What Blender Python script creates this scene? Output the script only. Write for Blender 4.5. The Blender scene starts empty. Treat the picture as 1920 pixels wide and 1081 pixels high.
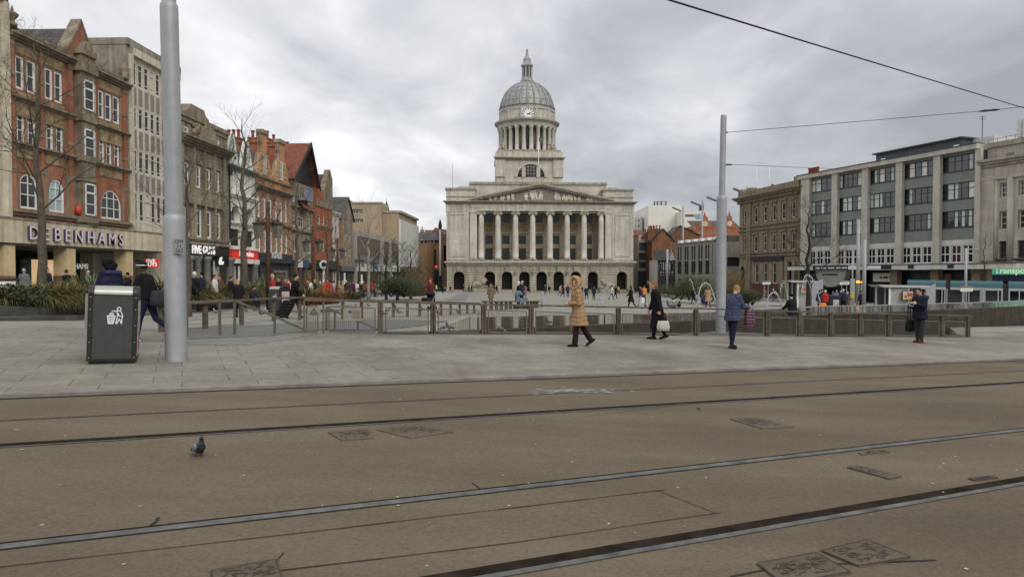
import bpy, bmesh, math, random
from mathutils import Vector, Matrix, noise, geometry
R = math.radians
sin, cos, pi = math.sin, math.cos, math.pi
C = bpy.context.scene
COL = C.collection
random.seed(7)
# ---------------------------------------------------------------- camera, sky, sun, exposure
F, EPS, EYE = 1280.0, 0.0215, 1.77          # focal length in photo pixels, downward pitch, eye height
cam = bpy.data.cameras.new('camera'); cam.sensor_width = 36; cam.lens = 24.0
cam.clip_start = .05; cam.clip_end = 6000
camo = bpy.data.objects.new('camera', cam); COL.objects.link(camo)
camo.location = (0, 0, EYE); camo.rotation_euler = (pi/2 - EPS, 0, 0)
C.camera = camo
SUN_EL, SUN_AZ = R(44), R(140)              # high veiled sun behind the camera, a little to the right
sl = bpy.data.lights.new('sun', 'SUN'); sl.energy = 2.1; sl.angle = R(45); sl.color = (1, .95, .86)
so = bpy.data.objects.new('sun', sl); COL.objects.link(so)
so.rotation_euler = (pi/2 - SUN_EL, 0, pi - SUN_AZ)
C.view_settings.view_transform = 'Standard'; C.view_settings.look = 'None'
C.view_settings.exposure = 0.26; C.view_settings.gamma = 1
C.cycles.use_denoising = True
C.cycles.max_bounces = 6
wd = bpy.data.worlds.new('World'); C.world = wd; wd.use_nodes = True
def sky():
    nt = wd.node_tree; N = nt.nodes; L = nt.links; N.clear()
    out = N.new('ShaderNodeOutputWorld'); bg = N.new('ShaderNodeBackground'); bg.inputs[1].default_value = .1
    st = N.new('ShaderNodeTexSky'); st.sky_type = 'NISHITA'; st.sun_disc = False
    st.sun_elevation = SUN_EL; st.sun_rotation = SUN_AZ
    tc = N.new('ShaderNodeTexCoord'); sp = N.new('ShaderNodeSeparateXYZ'); L.new(tc.outputs['Generated'], sp.inputs[0])
    def math_(op, a, b=None):
        n = N.new('ShaderNodeMath'); n.operation = op
        for i, q in enumerate((a, b)):
            if q is None: continue
            if isinstance(q, (int, float)): n.inputs[i].default_value = q
            else: L.new(q, n.inputs[i])
        return n.outputs[0]
    zz = math_('ADD', math_('MAXIMUM', sp.outputs[2], 0.0), .16)
    cx = math_('DIVIDE', sp.outputs[0], zz); cy = math_('DIVIDE', sp.outputs[1], zz)
    cb = N.new('ShaderNodeCombineXYZ'); L.new(cx, cb.inputs[0]); L.new(cy, cb.inputs[1])
    def nz(scale, det, rough, dist, loc, sc=(1, 1, 1)):
        mp = N.new('ShaderNodeMapping'); mp.inputs['Location'].default_value = loc; mp.inputs['Scale'].default_value = sc
        L.new(cb.outputs[0], mp.inputs[0])
        n = N.new('ShaderNodeTexNoise'); n.inputs['Scale'].default_value = scale; n.inputs['Detail'].default_value = det
        n.inputs['Roughness'].default_value = rough; n.inputs['Distortion'].default_value = dist
        L.new(mp.outputs[0], n.inputs[0]); return n.outputs[0]
    a = nz(.55, 6, .5, .5, (3.1, 1.7, 0), (1, .75, 1)); b = nz(1.9, 8, .55, .35, (7.3, 2.2, 4), (1, .7, 1))
    w = math_('ADD', math_('MULTIPLY', a, .6), math_('MULTIPLY', b, .4))
    # the cloud deck is thinner (brighter) to the left of the square, heavier to the right
    side = math_('MULTIPLY', sp.outputs[0], -.22)
    w = math_('ADD', w, side)
    cr = N.new('ShaderNodeValToRGB'); L.new(w, cr.inputs[0])
    e = cr.color_ramp.elements; e[0].position = .34; e[0].color = (.33, .345, .375, 1); e[1].position = .66; e[1].color = (.93, .93, .94, 1)
    m = e.new(.46); m.color = (.47, .485, .515, 1); m = e.new(.55); m.color = (.66, .67, .69, 1)
    up = N.new('ShaderNodeMapRange'); L.new(sp.outputs[2], up.inputs[0]); up.inputs[1].default_value = .3; up.inputs[2].default_value = .95
    up.inputs[3].default_value = 10.0; up.inputs[4].default_value = 14.0
    hz = N.new('ShaderNodeMapRange'); L.new(sp.outputs[2], hz.inputs[0]); hz.inputs[1].default_value = 0; hz.inputs[2].default_value = .12
    hz.inputs[3].default_value = .86; hz.inputs[4].default_value = 1.0
    gain = math_('MULTIPLY', up.outputs[0], hz.outputs[0])
    sc = N.new('ShaderNodeVectorMath'); sc.operation = 'SCALE'; L.new(cr.outputs[0], sc.inputs[0]); L.new(gain, sc.inputs['Scale'])
    mx = N.new('ShaderNodeMix'); mx.data_type = 'RGBA'; mx.inputs[0].default_value = .94
    L.new(st.outputs[0], mx.inputs[6]); L.new(sc.outputs[0], mx.inputs[7])
    L.new(mx.outputs[2], bg.inputs[0]); L.new(bg.outputs[0], out.inputs[0])
sky()
# ---------------------------------------------------------------- pixels to places
def ray(px, py):
    cx, cy = (px - 960)/F, (540.5 - py)/F
    return Vector((cx, cos(EPS) + cy*sin(EPS), -sin(EPS) + cy*cos(EPS)))
def W(px, py, Y):
    d = ray(px, py); k = Y/d.y
    return Vector((d.x*k, Y, EYE + d.z*k))
def ss(t):
    t = max(0., min(1., t)); return t*t*(3 - 2*t)
def gz(x, y):
    x = max(-45., min(60., x))
    k = 1 - .35*ss((y - 15)/25) - .4*ss((y - 40)/130)
    if x < 0:                                   # the square lies flatter than the street; the shops on the left stand higher
        q = -x; f = .3*q if q < 13 else 3.9 + 1.4*(q - 13)
        x = -(q + (f - q)*ss((y - 16.5)/7))
    return -.0379*x*k - 2.83*max(0., min(1., (y - 20)/150))
def on(px, py):
    d = ray(px, py); a, b = 1.0, 260.0
    f = lambda y: EYE + d.z*y/d.y - gz(d.x*y/d.y, y)
    prev = a
    y = a
    while y < b:
        if f(y) < 0: break
        prev = y; y *= 1.02
    lo, hi = prev, y
    for _ in range(40):
        m = (lo + hi)/2
        if f(m) > 0: lo = m
        else: hi = m
    x = d.x*lo/d.y
    return Vector((x, lo, gz(x, lo)))
# ---------------------------------------------------------------- mesh builder
BASE = {}
class M:
    def __init__(s, T=None):
        s.v = []; s.f = []; s.mi = []; s.T = T; s.cur = 0; s.sm = []; s.smooth = False
    def add(s, pts, faces):
        n = len(s.v)
        for p in pts:
            s.v.append(Vector(s.T(*p)) if s.T else Vector(p))
        for f in faces:
            s.f.append([n + i for i in f]); s.mi.append(s.cur); s.sm.append(s.smooth)
        return s
    def box(s, x0, x1, y0, y1, z0, z1):
        return s.add([(x0,y0,z0),(x1,y0,z0),(x1,y1,z0),(x0,y1,z0),(x0,y0,z1),(x1,y0,z1),(x1,y1,z1),(x0,y1,z1)],
            [(0,3,2,1),(4,5,6,7),(0,1,5,4),(1,2,6,5),(2,3,7,6),(3,0,4,7)])
    def quad(s, *p): return s.add(p, [tuple(range(len(p)))])
    def prism(s, poly, a0, a1, ax='y'):
        """poly of 2-D points, extruded along ax from a0 to a1 (poly is (x,z) for y, (x,y) for z, (y,z) for x)."""
        n = len(poly)
        if ax == 'y': g = lambda p, a: (p[0], a, p[1])
        elif ax == 'z': g = lambda p, a: (p[0], p[1], a)
        else: g = lambda p, a: (a, p[0], p[1])
        pts = [g(p, a0) for p in poly] + [g(p, a1) for p in poly]
        return s.add(pts, [tuple(range(n))[::-1], tuple(range(n, 2*n))] + [(i, (i+1) % n, n + (i+1) % n, n + i) for i in range(n)])
    def lathe(s, prof, n=16, c=(0,0,0), a0=0., a1=2*pi):
        full = abs(a1 - a0 - 2*pi) < 1e-6
        k = n if full else n + 1
        pts = []
        for r, z in prof:
            for i in range(k):
                t = a0 + (a1 - a0)*i/n
                pts.append((c[0] + r*cos(t), c[1] + r*sin(t), c[2] + z))
        fs = []
        for j in range(len(prof) - 1):
            for i in range(n):
                i2 = (i+1) % k
                fs.append((j*k + i, j*k + i2, (j+1)*k + i2, (j+1)*k + i))
        if full:
            fs.append(tuple(range(k))[::-1]); fs.append(tuple(range((len(prof)-1)*k, len(prof)*k)))
        return s.add(pts, fs)
    def tube(s, path, rad, n=8, cap=True):
        path = [Vector(p) for p in path]
        if not hasattr(rad, '__len__'): rad = [rad]*len(path)
        pts = []; ref = None
        for i, p in enumerate(path):
            d = (path[min(i+1, len(path)-1)] - path[max(i-1, 0)])
            d = d.normalized() if d.length > 1e-9 else Vector((0,0,1))
            if ref is None: ref = Vector((1,0,0)) if abs(d.x) < .9 else Vector((0,1,0))
            u = (ref - d*ref.dot(d)).normalized(); w = d.cross(u); ref = u
            for j in range(n):
                t = 2*pi*j/n
                pts.append(p + (u*cos(t) + w*sin(t))*rad[i])
        fs = [(i*n + j, i*n + (j+1) % n, (i+1)*n + (j+1) % n, (i+1)*n + j) for i in range(len(path)-1) for j in range(n)]
        if cap: fs += [tuple(range(n))[::-1], tuple(range((len(path)-1)*n, len(path)*n))]
        return s.add(pts, fs)
    def ball(s, c, r, n=10, m=7, rot=None):
        if not hasattr(r, '__len__'): r = (r, r, r)
        c = Vector(c); pts = [Vector((0,0,-1))]
        for j in range(1, m):
            t = -pi/2 + pi*j/m
            for i in range(n):
                a = 2*pi*i/n; pts.append(Vector((cos(t)*cos(a), cos(t)*sin(a), sin(t))))
        pts.append(Vector((0,0,1)))
        q = []
        for p in pts:
            p = Vector((p.x*r[0], p.y*r[1], p.z*r[2]))
            if rot is not None: p = rot @ p
            q.append(c + p)
        fs = [(0, 1 + (i+1) % n, 1 + i) for i in range(n)]
        for j in range(m-2):
            for i in range(n):
                a = 1 + j*n + i; b = 1 + j*n + (i+1) % n
                fs.append((a, b, b + n, a + n))
        l = len(pts) - 1
        fs += [(l, l - n + i, l - n + (i+1) % n) for i in range(n)]
        return s.add(q, fs)
    def build(s, name, mat, parent=None, smooth=None, fix=True, loc=None, ang=None):
        b = BASE.get(parent, Vector((0,0,0))) if parent else (Vector(loc) if loc is not None else Vector((0,0,0)))
        me = bpy.data.meshes.new(name)
        me.from_pydata([tuple(p - b) for p in s.v], [], s.f)
        for m_ in (mat if isinstance(mat, (list, tuple)) else [mat]): me.materials.append(m_)
        me.polygons.foreach_set('material_index', s.mi)
        if smooth is None: me.polygons.foreach_set('use_smooth', s.sm)
        else: me.polygons.foreach_set('use_smooth', [bool(smooth)]*len(s.f))
        if fix:
            bm = bmesh.new(); bm.from_mesh(me); bmesh.ops.recalc_face_normals(bm, faces=bm.faces[:]); bm.to_mesh(me); bm.free()
        me.update()
        if ang is not None: me.set_sharp_from_angle(angle=ang)
        o = bpy.data.objects.new(name, me); COL.objects.link(o)
        if parent: o.parent = parent; BASE[o] = b
        else:
            o.location = b; BASE[o] = b
        return o
def tag(o, label=None, cat=None, group=None, kind=None):
    if label: o['label'] = label
    if cat: o['category'] = cat
    if group: o['group'] = group
    if kind: o['kind'] = kind
    return o
def thing(name, label, cat, loc=(0,0,0), rz=0, group=None):
    o = bpy.data.objects.new(name, None); COL.objects.link(o); o.empty_display_size = .3
    o.location = loc; o.rotation_euler = (0, 0, rz); BASE[o] = Vector((0,0,0)) if rz == 'local' else Vector(loc)
    return tag(o, label, cat, group)
def proto(name, label, cat, group=None):
    """a thing whose parts are built around the origin; place it afterwards"""
    o = bpy.data.objects.new(name, None); COL.objects.link(o); BASE[o] = Vector((0,0,0)); o.empty_display_size = .3
    return tag(o, label, cat, group)
def dup(root, loc=None, rz=None, label=None, group=None, sc=None, mats=None):
    r = root.copy(); COL.objects.link(r)
    if loc is not None: r.location = loc
    if rz is not None: r.rotation_euler = (0, 0, rz)
    if sc is not None: r.scale = (sc, sc, sc) if not hasattr(sc, '__len__') else sc
    if label: r['label'] = label
    if group: r['group'] = group
    def rec(src, dst):
        for ch in list(src.children):
            c = ch.copy(); COL.objects.link(c); c.parent = dst; c.matrix_parent_inverse = ch.matrix_parent_inverse.copy()
            st = ch.name.split('.')[0]
            if mats and st in mats:
                c.material_slots[0].link = 'OBJECT'; c.material_slots[0].material = mats[st]
            rec(ch, c)
    rec(root, r)
    return r
def structure(name, m, mat, **k): return tag(m.build(name, mat, **k), kind='structure')
# ---------------------------------------------------------------- materials
MATS = {}
def nodes(name):
    m = bpy.data.materials.new(name); m.use_nodes = True; nt = m.node_tree
    return m, nt, nt.nodes, nt.links, nt.nodes['Principled BSDF']
def lin(c):
    """sRGB 0-255 triple to linear"""
    return tuple(((q/255)/12.92 if q/255 <= .04045 else ((q/255 + .055)/1.055)**2.4) for q in c)
def mat(name, col, var=.15, scale=3., rough=.75, streak=0., metal=0., bump=0., spec=.3, emit=None, es=1., sheen=0., var2=None, coat=0.):
    """plain surface: base colour broken up by two noises in object space, optional rain streaks and bump"""
    if name in MATS: return MATS[name]
    m, nt, N, L, P = nodes(name)
    P.inputs['Roughness'].default_value = rough; P.inputs['Metallic'].default_value = metal
    P.inputs['Specular IOR Level'].default_value = spec
    if coat: P.inputs['Coat Weight'].default_value = coat; P.inputs['Coat Roughness'].default_value = .15
    tc = N.new('ShaderNodeTexCoord')
    n = N.new('ShaderNodeTexNoise'); n.inputs['Scale'].default_value = scale; n.inputs['Detail'].default_value = 6; n.inputs['Roughness'].default_value = .65
    L.new(tc.outputs['Object'], n.inputs[0])
    cr = N.new('ShaderNodeValToRGB'); L.new(n.outputs[0], cr.inputs[0])
    lo = var2 if var2 else tuple(q*(1 - var*1.6) for q in col); hi = tuple(min(1, q*(1 + var)) for q in col)
    cr.color_ramp.elements[0].position = .3; cr.color_ramp.elements[1].position = .7
    cr.color_ramp.elements[0].color = (*lo, 1); cr.color_ramp.elements[1].color = (*hi, 1)
    c = cr.outputs[0]
    if streak:
        mp = N.new('ShaderNodeMapping'); mp.inputs['Scale'].default_value = (2.2, 2.2, .16); L.new(tc.outputs['Object'], mp.inputs[0])
        n2 = N.new('ShaderNodeTexNoise'); n2.inputs['Scale'].default_value = 1.0; n2.inputs['Detail'].default_value = 7; n2.inputs['Roughness'].default_value = .7
        L.new(mp.outputs[0], n2.inputs[0])
        r2 = N.new('ShaderNodeValToRGB'); L.new(n2.outputs[0], r2.inputs[0])
        r2.color_ramp.elements[0].position = .36; r2.color_ramp.elements[1].position = .62
        q = 1 - streak; r2.color_ramp.elements[0].color = (q, q*.985, q*.96, 1); r2.color_ramp.elements[1].color = (1, 1, 1, 1)
        mx = N.new('ShaderNodeMix'); mx.data_type = 'RGBA'; mx.blend_type = 'MULTIPLY'; mx.inputs[0].default_value = 1
        L.new(c, mx.inputs[6]); L.new(r2.outputs[0], mx.inputs[7]); c = mx.outputs[2]
    L.new(c, P.inputs['Base Color'])
    if bump:
        b = N.new('ShaderNodeBump'); b.inputs['Strength'].default_value = bump; b.inputs['Distance'].default_value = .02
        n3 = N.new('ShaderNodeTexNoise'); n3.inputs['Scale'].default_value = scale*6; n3.inputs['Detail'].default_value = 5
        L.new(tc.outputs['Object'], n3.inputs[0]); L.new(n3.outputs[0], b.inputs['Height']); L.new(b.outputs[0], P.inputs['Normal'])
    if emit:
        P.inputs['Emission Color'].default_value = (*emit, 1); P.inputs['Emission Strength'].default_value = es
    MATS[name] = m; return m
def courses(name, c1, c2, mortar, bw, bh, ms=.012, streak=.3, var=.25, rough=.85, ns=.6, off=.5, bump=.3, rot=None, spec=.2):
    """masonry: brick texture laid on (x+y, z); rot lays it on the ground instead, turned by that angle"""
    if name in MATS: return MATS[name]
    m, nt, N, L, P = nodes(name); P.inputs['Roughness'].default_value = rough; P.inputs['Specular IOR Level'].default_value = spec
    tc = N.new('ShaderNodeTexCoord')
    if rot is None:
        sp = N.new('ShaderNodeSeparateXYZ'); L.new(tc.outputs['Object'], sp.inputs[0])
        ad = N.new('ShaderNodeMath'); L.new(sp.outputs[0], ad.inputs[0]); L.new(sp.outputs[1], ad.inputs[1])
        cb = N.new('ShaderNodeCombineXYZ'); L.new(ad.outputs[0], cb.inputs[0]); L.new(sp.outputs[2], cb.inputs[1]); vec = cb.outputs[0]
    else:
        mp = N.new('ShaderNodeMapping'); mp.inputs['Rotation'].default_value = (0, 0, -rot); L.new(tc.outputs['Object'], mp.inputs[0]); vec = mp.outputs[0]
    b = N.new('ShaderNodeTexBrick'); L.new(vec, b.inputs['Vector']); b.offset = off
    b.inputs['Color1'].default_value = (*c1, 1); b.inputs['Color2'].default_value = (*c2, 1); b.inputs['Mortar'].default_value = (*mortar, 1)
    b.inputs['Scale'].default_value = 1; b.inputs['Mortar Size'].default_value = ms; b.inputs['Brick Width'].default_value = bw; b.inputs['Row Height'].default_value = bh
    b.inputs['Mortar Smooth'].default_value = .15
    c = b.outputs[0]
    def mul(c, vec_scale, det, p0, p1, lo, hi=1.08):
        mp = N.new('ShaderNodeMapping'); mp.inputs['Scale'].default_value = vec_scale; L.new(tc.outputs['Object'], mp.inputs[0])
        n = N.new('ShaderNodeTexNoise'); n.inputs['Scale'].default_value = 1; n.inputs['Detail'].default_value = det; n.inputs['Roughness'].default_value = .68
        L.new(mp.outputs[0], n.inputs[0]); r = N.new('ShaderNodeValToRGB'); L.new(n.outputs[0], r.inputs[0])
        r.color_ramp.elements[0].position = p0; r.color_ramp.elements[1].position = p1
        r.color_ramp.elements[0].color = (lo, lo*.99, lo*.97, 1); r.color_ramp.elements[1].color = (hi, hi, hi, 1)
        mx = N.new('ShaderNodeMix'); mx.data_type = 'RGBA'; mx.blend_type = 'MULTIPLY'; mx.inputs[0].default_value = 1
        L.new(c, mx.inputs[6]); L.new(r.outputs[0], mx.inputs[7]); return mx.outputs[2]
    c = mul(c, (ns,)*3, 8, .34, .68, 1 - var)
    if streak: c = mul(c, (1.6, 1.6, .12) if rot is None else (.25, .25, .25), 7, .36, .6, 1 - streak, 1.0)
    if rot is not None: c = mul(c, (9, 9, 9), 6, .3, .72, .8, 1.1); c = mul(c, (55, 55, 55), 3, .3, .7, .8, 1.14)
    L.new(c, P.inputs['Base Color'])
    if bump:
        bp = N.new('ShaderNodeBump'); bp.inputs['Strength'].default_value = bump; bp.inputs['Distance'].default_value = .015; bp.invert = True
        L.new(b.outputs['Fac'], bp.inputs['Height']); L.new(bp.outputs[0], P.inputs['Normal'])
    MATS[name] = m; return m
def glass(name, col=(.02,.024,.028), rough=.06, spec=.8):
    if name in MATS: return MATS[name]
    m, nt, N, L, P = nodes(name); P.inputs['Roughness'].default_value = rough; P.inputs['Specular IOR Level'].default_value = spec
    tc = N.new('ShaderNodeTexCoord'); n = N.new('ShaderNodeTexNoise'); n.inputs['Scale'].default_value = .9; n.inputs['Detail'].default_value = 3
    L.new(tc.outputs['Object'], n.inputs[0]); r = N.new('ShaderNodeValToRGB'); L.new(n.outputs[0], r.inputs[0])
    r.color_ramp.elements[0].position = .35; r.color_ramp.elements[1].position = .7
    r.color_ramp.elements[0].color = (*[q*.5 for q in col], 1); r.color_ramp.elements[1].color = (*[q*1.8 for q in col], 1)
    L.new(r.outputs[0], P.inputs['Base Color'])
    b = N.new('ShaderNodeBump'); b.inputs['Strength'].default_value = .04; n2 = N.new('ShaderNodeTexNoise'); n2.inputs['Scale'].default_value = 1.3
    L.new(tc.outputs['Object'], n2.inputs[0]); L.new(n2.outputs[0], b.inputs['Height']); L.new(b.outputs[0], P.inputs['Normal'])
    MATS[name] = m; return m
def text(s, name, mt, parent, T, size, depth=.02, align='CENTER', sx=1., bold=0., base=0.):
    """extruded lettering laid in the plane T(u, v, out): u along, v up, out off the wall"""
    cu = bpy.data.curves.new('txt', 'FONT'); cu.body = s; cu.size = size; cu.extrude = depth/2; cu.align_x = align; cu.offset = bold
    cu.resolution_u = 3
    to = bpy.data.objects.new('txt', cu); COL.objects.link(to)
    dg = bpy.context.evaluated_depsgraph_get(); me = bpy.data.meshes.new_from_object(to.evaluated_get(dg))
    bpy.data.objects.remove(to); bpy.data.curves.remove(cu)
    m = M(); m.v = [Vector(T(v.co.x*sx, v.co.y + base, v.co.z + depth/2)) for v in me.vertices]
    m.f = [list(p.vertices) for p in me.polygons]; m.mi = [0]*len(m.f); m.sm = [False]*len(m.f)
    bpy.data.meshes.remove(me)
    return m.build(name, mt, parent, fix=False)
# ---------------------------------------------------------------- ground, street, pavement, square
RD = Vector((.9, .4363, 0)).normalized(); RN = Vector((-.4363, .9, 0)).normalized()   # along and across the tram street
RANG = math.atan2(RD.y, RD.x)
def rt(l, t, dz=0):
    p = RD*l + RN*t; return Vector((p.x, p.y, gz(p.x, p.y) + dz))
def inside(p, poly):
    c = False; n = len(poly); j = n - 1
    for i in range(n):
        a, b = poly[i], poly[j]
        if (a[1] > p[1]) != (b[1] > p[1]) and p[0] < (b[0]-a[0])*(p[1]-a[1])/(b[1]-a[1]) + a[0]: c = not c
        j = i
    return c
def sheet(outer, holes=(), dz=0., step=2.0, zf=None, thick=0.):
    """a triangulated sheet following the ground, with holes"""
    pts = []; edges = []
    def ring(poly):
        q = []
        for i in range(len(poly)):
            a, b = Vector(poly[i]), Vector(poly[(i+1) % len(poly)]); k = max(1, int((b-a).length/step))
            q += [a + (b-a)*j/k for j in range(k)]
        n = len(pts); pts.extend(q); edges.extend([(n+i, n+(i+1) % len(q)) for i in range(len(q))])
    ring(outer)
    for h in holes: ring(h)
    xs = [p[0] for p in outer]; ys = [p[1] for p in outer]
    x = min(xs)
    while x < max(xs):
        y = min(ys)
        while y < max(ys):
            p = (x + .01, y + .013)
            if inside(p, outer) and not any(inside(p, h) for h in holes): pts.append(Vector(p))
            y += step
        x += step
    vo, eo, fo, *_ = geometry.delaunay_2d_cdt([Vector((p[0], p[1])) for p in pts], edges, [], 0, 1e-5)
    m = M(); zf = zf or (lambda x, y: gz(x, y) + dz)
    keep = []
    for f in fo:
        c = sum((vo[i] for i in f), Vector((0, 0)))/len(f)
        if inside(c, outer) and not any(inside(c, h) for h in holes): keep.append(tuple(f))
    m.add([(v.x, v.y, zf(v.x, v.y)) for v in vo], keep)
    if thick:                                   # skirts down the outer edge
        for poly in (outer, *holes):
            for i in range(len(poly)):
                a, b = Vector(poly[i]), Vector(poly[(i+1) % len(poly)]); k = max(1, int((b-a).length/step))
                for j in range(k):
                    p, q = a + (b-a)*j/k, a + (b-a)*(j+1)/k
                    m.add([(p.x,p.y,zf(p.x,p.y)),(q.x,q.y,zf(q.x,q.y)),(q.x,q.y,zf(q.x,q.y)-thick),(p.x,p.y,zf(p.x,p.y)-thick)], [(0,1,2,3)])
    return m
def ground_mat(name, c1, c2, spots, rough=.9):
    m, nt, N, L, P = nodes(name); P.inputs['Roughness'].default_value = rough; P.inputs['Specular IOR Level'].default_value = .22
    tc = N.new('ShaderNodeTexCoord')
    def nz(sc, det, lo, hi, a, b, rough=.6, stretch=None):
        n = N.new('ShaderNodeTexNoise'); n.inputs['Scale'].default_value = sc; n.inputs['Detail'].default_value = det; n.inputs['Roughness'].default_value = rough
        if stretch:
            mp = N.new('ShaderNodeMapping'); mp.inputs['Rotation'].default_value = (0, 0, -RANG); mp.inputs['Scale'].default_value = stretch
            L.new(tc.outputs['Object'], mp.inputs[0]); L.new(mp.outputs[0], n.inputs[0])
        else: L.new(tc.outputs['Object'], n.inputs[0])
        r = N.new('ShaderNodeValToRGB'); L.new(n.outputs[0], r.inputs[0])
        r.color_ramp.elements[0].position = lo; r.color_ramp.elements[1].position = hi
        r.color_ramp.elements[0].color = a; r.color_ramp.elements[1].color = b; return r.outputs[0]
    def mixc(mode, f, a, b):
        x = N.new('ShaderNodeMix'); x.data_type = 'RGBA'; x.blend_type = mode
        if isinstance(f, float): x.inputs[0].default_value = f
        else: L.new(f, x.inputs[0])
        L.new(a, x.inputs[6])
        if isinstance(b, tuple): x.inputs[7].default_value = b
        else: L.new(b, x.inputs[7])
        return x.outputs[2]
    c = nz(.35, 6, .3, .7, (*c1, 1), (*c2, 1))
    c = mixc('MULTIPLY', 1., c, nz(28, 4, .25, .75, (.64, .64, .64, 1), (1.26, 1.25, 1.23, 1), .85))
    c = mixc('MULTIPLY', 1., c, nz(.5, 6, .35, .65, (.8, .8, .8, 1), (1.1, 1.1, 1.1, 1), .6, (.25, 1.6, 1)))
    # pale chips and gum spots
    v = N.new('ShaderNodeTexVoronoi'); v.inputs['Scale'].default_value = 5.; L.new(tc.outputs['Object'], v.inputs[0])
    w = N.new('ShaderNodeTexWhiteNoise'); w.noise_dimensions = '3D'; L.new(v.outputs['Position'], w.inputs[0])
    mr = N.new('ShaderNodeMapRange'); L.new(w.outputs[0], mr.inputs[0]); mr.inputs[1].default_value = .62; mr.inputs[2].default_value = 1; mr.inputs[3].default_value = 0; mr.inputs[4].default_value = .075
    ls = N.new('ShaderNodeMath'); ls.operation = 'LESS_THAN'; L.new(v.outputs['Distance'], ls.inputs[0]); L.new(mr.outputs[0], ls.inputs[1])
    dm = N.new('ShaderNodeMath'); dm.operation = 'MULTIPLY'; dm.inputs[1].default_value = .8; L.new(ls.outputs[0], dm.inputs[0])
    c = mixc('MIX', dm.outputs[0], c, (*spots, 1))
    L.new(c, P.inputs['Base Color'])
    b = N.new('ShaderNodeBump'); b.inputs['Strength'].default_value = .7; b.inputs['Distance'].default_value = .008
    n = N.new('ShaderNodeTexNoise'); n.inputs['Scale'].default_value = 60; n.inputs['Detail'].default_value = 3; L.new(tc.outputs['Object'], n.inputs[0])
    L.new(n.outputs[0], b.inputs['Height']); L.new(b.outputs[0], P.inputs['Normal'])
    return m
ROADM = ground_mat('road_asphalt', (.112, .089, .061), (.144, .117, .082), (.36, .33, .29))
EARTH = mat('earth', (.10, .092, .08), .2, .5)
PAVEM = courses('street_slabs', (.232, .219, .190), (.262, .248, .217), (.12, .113, .098), 1.0, .54, .009, .25, .2, .85, .5, .37, .25, RANG)
SQM = courses('square_slabs', (.27, .26, .235), (.30, .29, .264), (.17, .166, .155), .9, .6, .01, .2, .16, .8, .3, .5, .1, R(2))
STEEL = mat('rail_steel', (.135, .135, .132), .35, 5, .55, metal=.4, spec=.4)
DARKG = mat('rail_groove', (.026,.021,.016), .35, 4, .95, spec=.02)
JOINT = mat('joint_tar', (.022, .02, .018), .4, 3, .85)
GRAN = mat('dark_granite', (.105, .10, .093), .25, 1.2, .75, streak=.25)
GRANL = mat('pale_granite', (.28, .275, .258), .18, 1.6, .8, streak=.2)
KERB_T = 10.24
m = sheet([(-400, -60), (500, -60), (500, 900), (-400, 900)], dz=-.75, step=20)
structure('ground', m, EARTH)
# tram street
def band(l0, l1, t0, t1, dz, n=None, h=0.):
    m = M(); n = n or max(1, int((l1-l0)/1.5)); k = max(1, int(abs(t1-t0)/1.5))
    for i in range(n):
        for j in range(k):
            a, b = l0 + (l1-l0)*i/n, l0 + (l1-l0)*(i+1)/n; c, d = t0 + (t1-t0)*j/k, t0 + (t1-t0)*(j+1)/k
            m.add([rt(a,c,dz), rt(b,c,dz), rt(b,d,dz), rt(a,d,dz)], [(0,1,2,3)])
    if h:
        for i in range(n):
            a, b = l0 + (l1-l0)*i/n, l0 + (l1-l0)*(i+1)/n
            m.add([rt(a,t0,dz), rt(b,t0,dz), rt(b,t0,dz-h), rt(a,t0,dz-h)], [(0,1,2,3)])
            m.add([rt(a,t1,dz), rt(b,t1,dz), rt(b,t1,dz-h), rt(a,t1,dz-h)], [(0,1,2,3)])
    return m
structure('road', band(-60, 70, -12, KERB_T + .02, 0.), ROADM)
kb = band(-60, 70, KERB_T, KERB_T + .16, .05, h=.2)
structure('kerb', kb, mat('kerb_stone', (.20, .185, .165), .25, 2, .85))
FENCE_A, FENCE_B = on(570, 628), on(1817, 634)
def fl(px, off=0.):
    """point on the railing line under photo column px"""
    d = FENCE_B - FENCE_A; k = (px - 960)/F/(cos(EPS))
    s = (k*FENCE_A.y - FENCE_A.x)/(d.x - k*d.y)
    p = FENCE_A + d*s; n = Vector((-d.y, d.x, 0)).normalized(); p = p + n*off
    return Vector((p.x, p.y, gz(p.x, p.y)))
WZ = .10
def pe(x, off=0.): return (x - .48*off, 21 + .548*x + .877*off)       # near edge of the pool
FAR = [(34, 44), (30.8, 41.5), (21.3, 36.8), (15.5, 34.6), (8, 29.3), (-1.6, 26.3)]
a, b = fl(716, .12), fl(1812, .12)
HOLE = [(a.x, a.y), (b.x, b.y), (20.6, 32.1), pe(34, -.05), *[(x+.0, y+.35) for x, y in FAR], (-2.6, 20.4)]
HOLE2 = [pe(34, -.05) if False else p for p in HOLE]
kp = lambda l: tuple((RD*l + RN*(KERB_T + .16)).xy)
SQ_OUT = [kp(-58), kp(68), (75, 60), (75, 165), (60, 240), (-40, 240), (-40, 40), (-48, 10)]
SPLIT = [kp(-58), kp(68), (66, 52), tuple(fl(1880, 2.0).xy), tuple(fl(1817, .12).xy), tuple(fl(570, .12).xy), tuple(fl(545, .5).xy), (-9.5, 17.2), (-13, 16.6), (-40, 12)]
structure('pavement', sheet(SPLIT, [], dz=.05, step=1.5, thick=.2), PAVEM)
sqo = [(-40, 11.6), (-13, 16.2), (-9.5, 16.8), tuple(fl(545, .5).xy), tuple(fl(570, .125).xy), tuple(fl(1817, .125).xy), tuple(fl(1880, 2.0).xy), (66, 52), (75, 60), (75, 165), (75, 300), (-60, 300), (-60, 40)]
structure('square', sheet(sqo, [HOLE], dz=.046, step=2.2, thick=.6), SQM)
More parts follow.
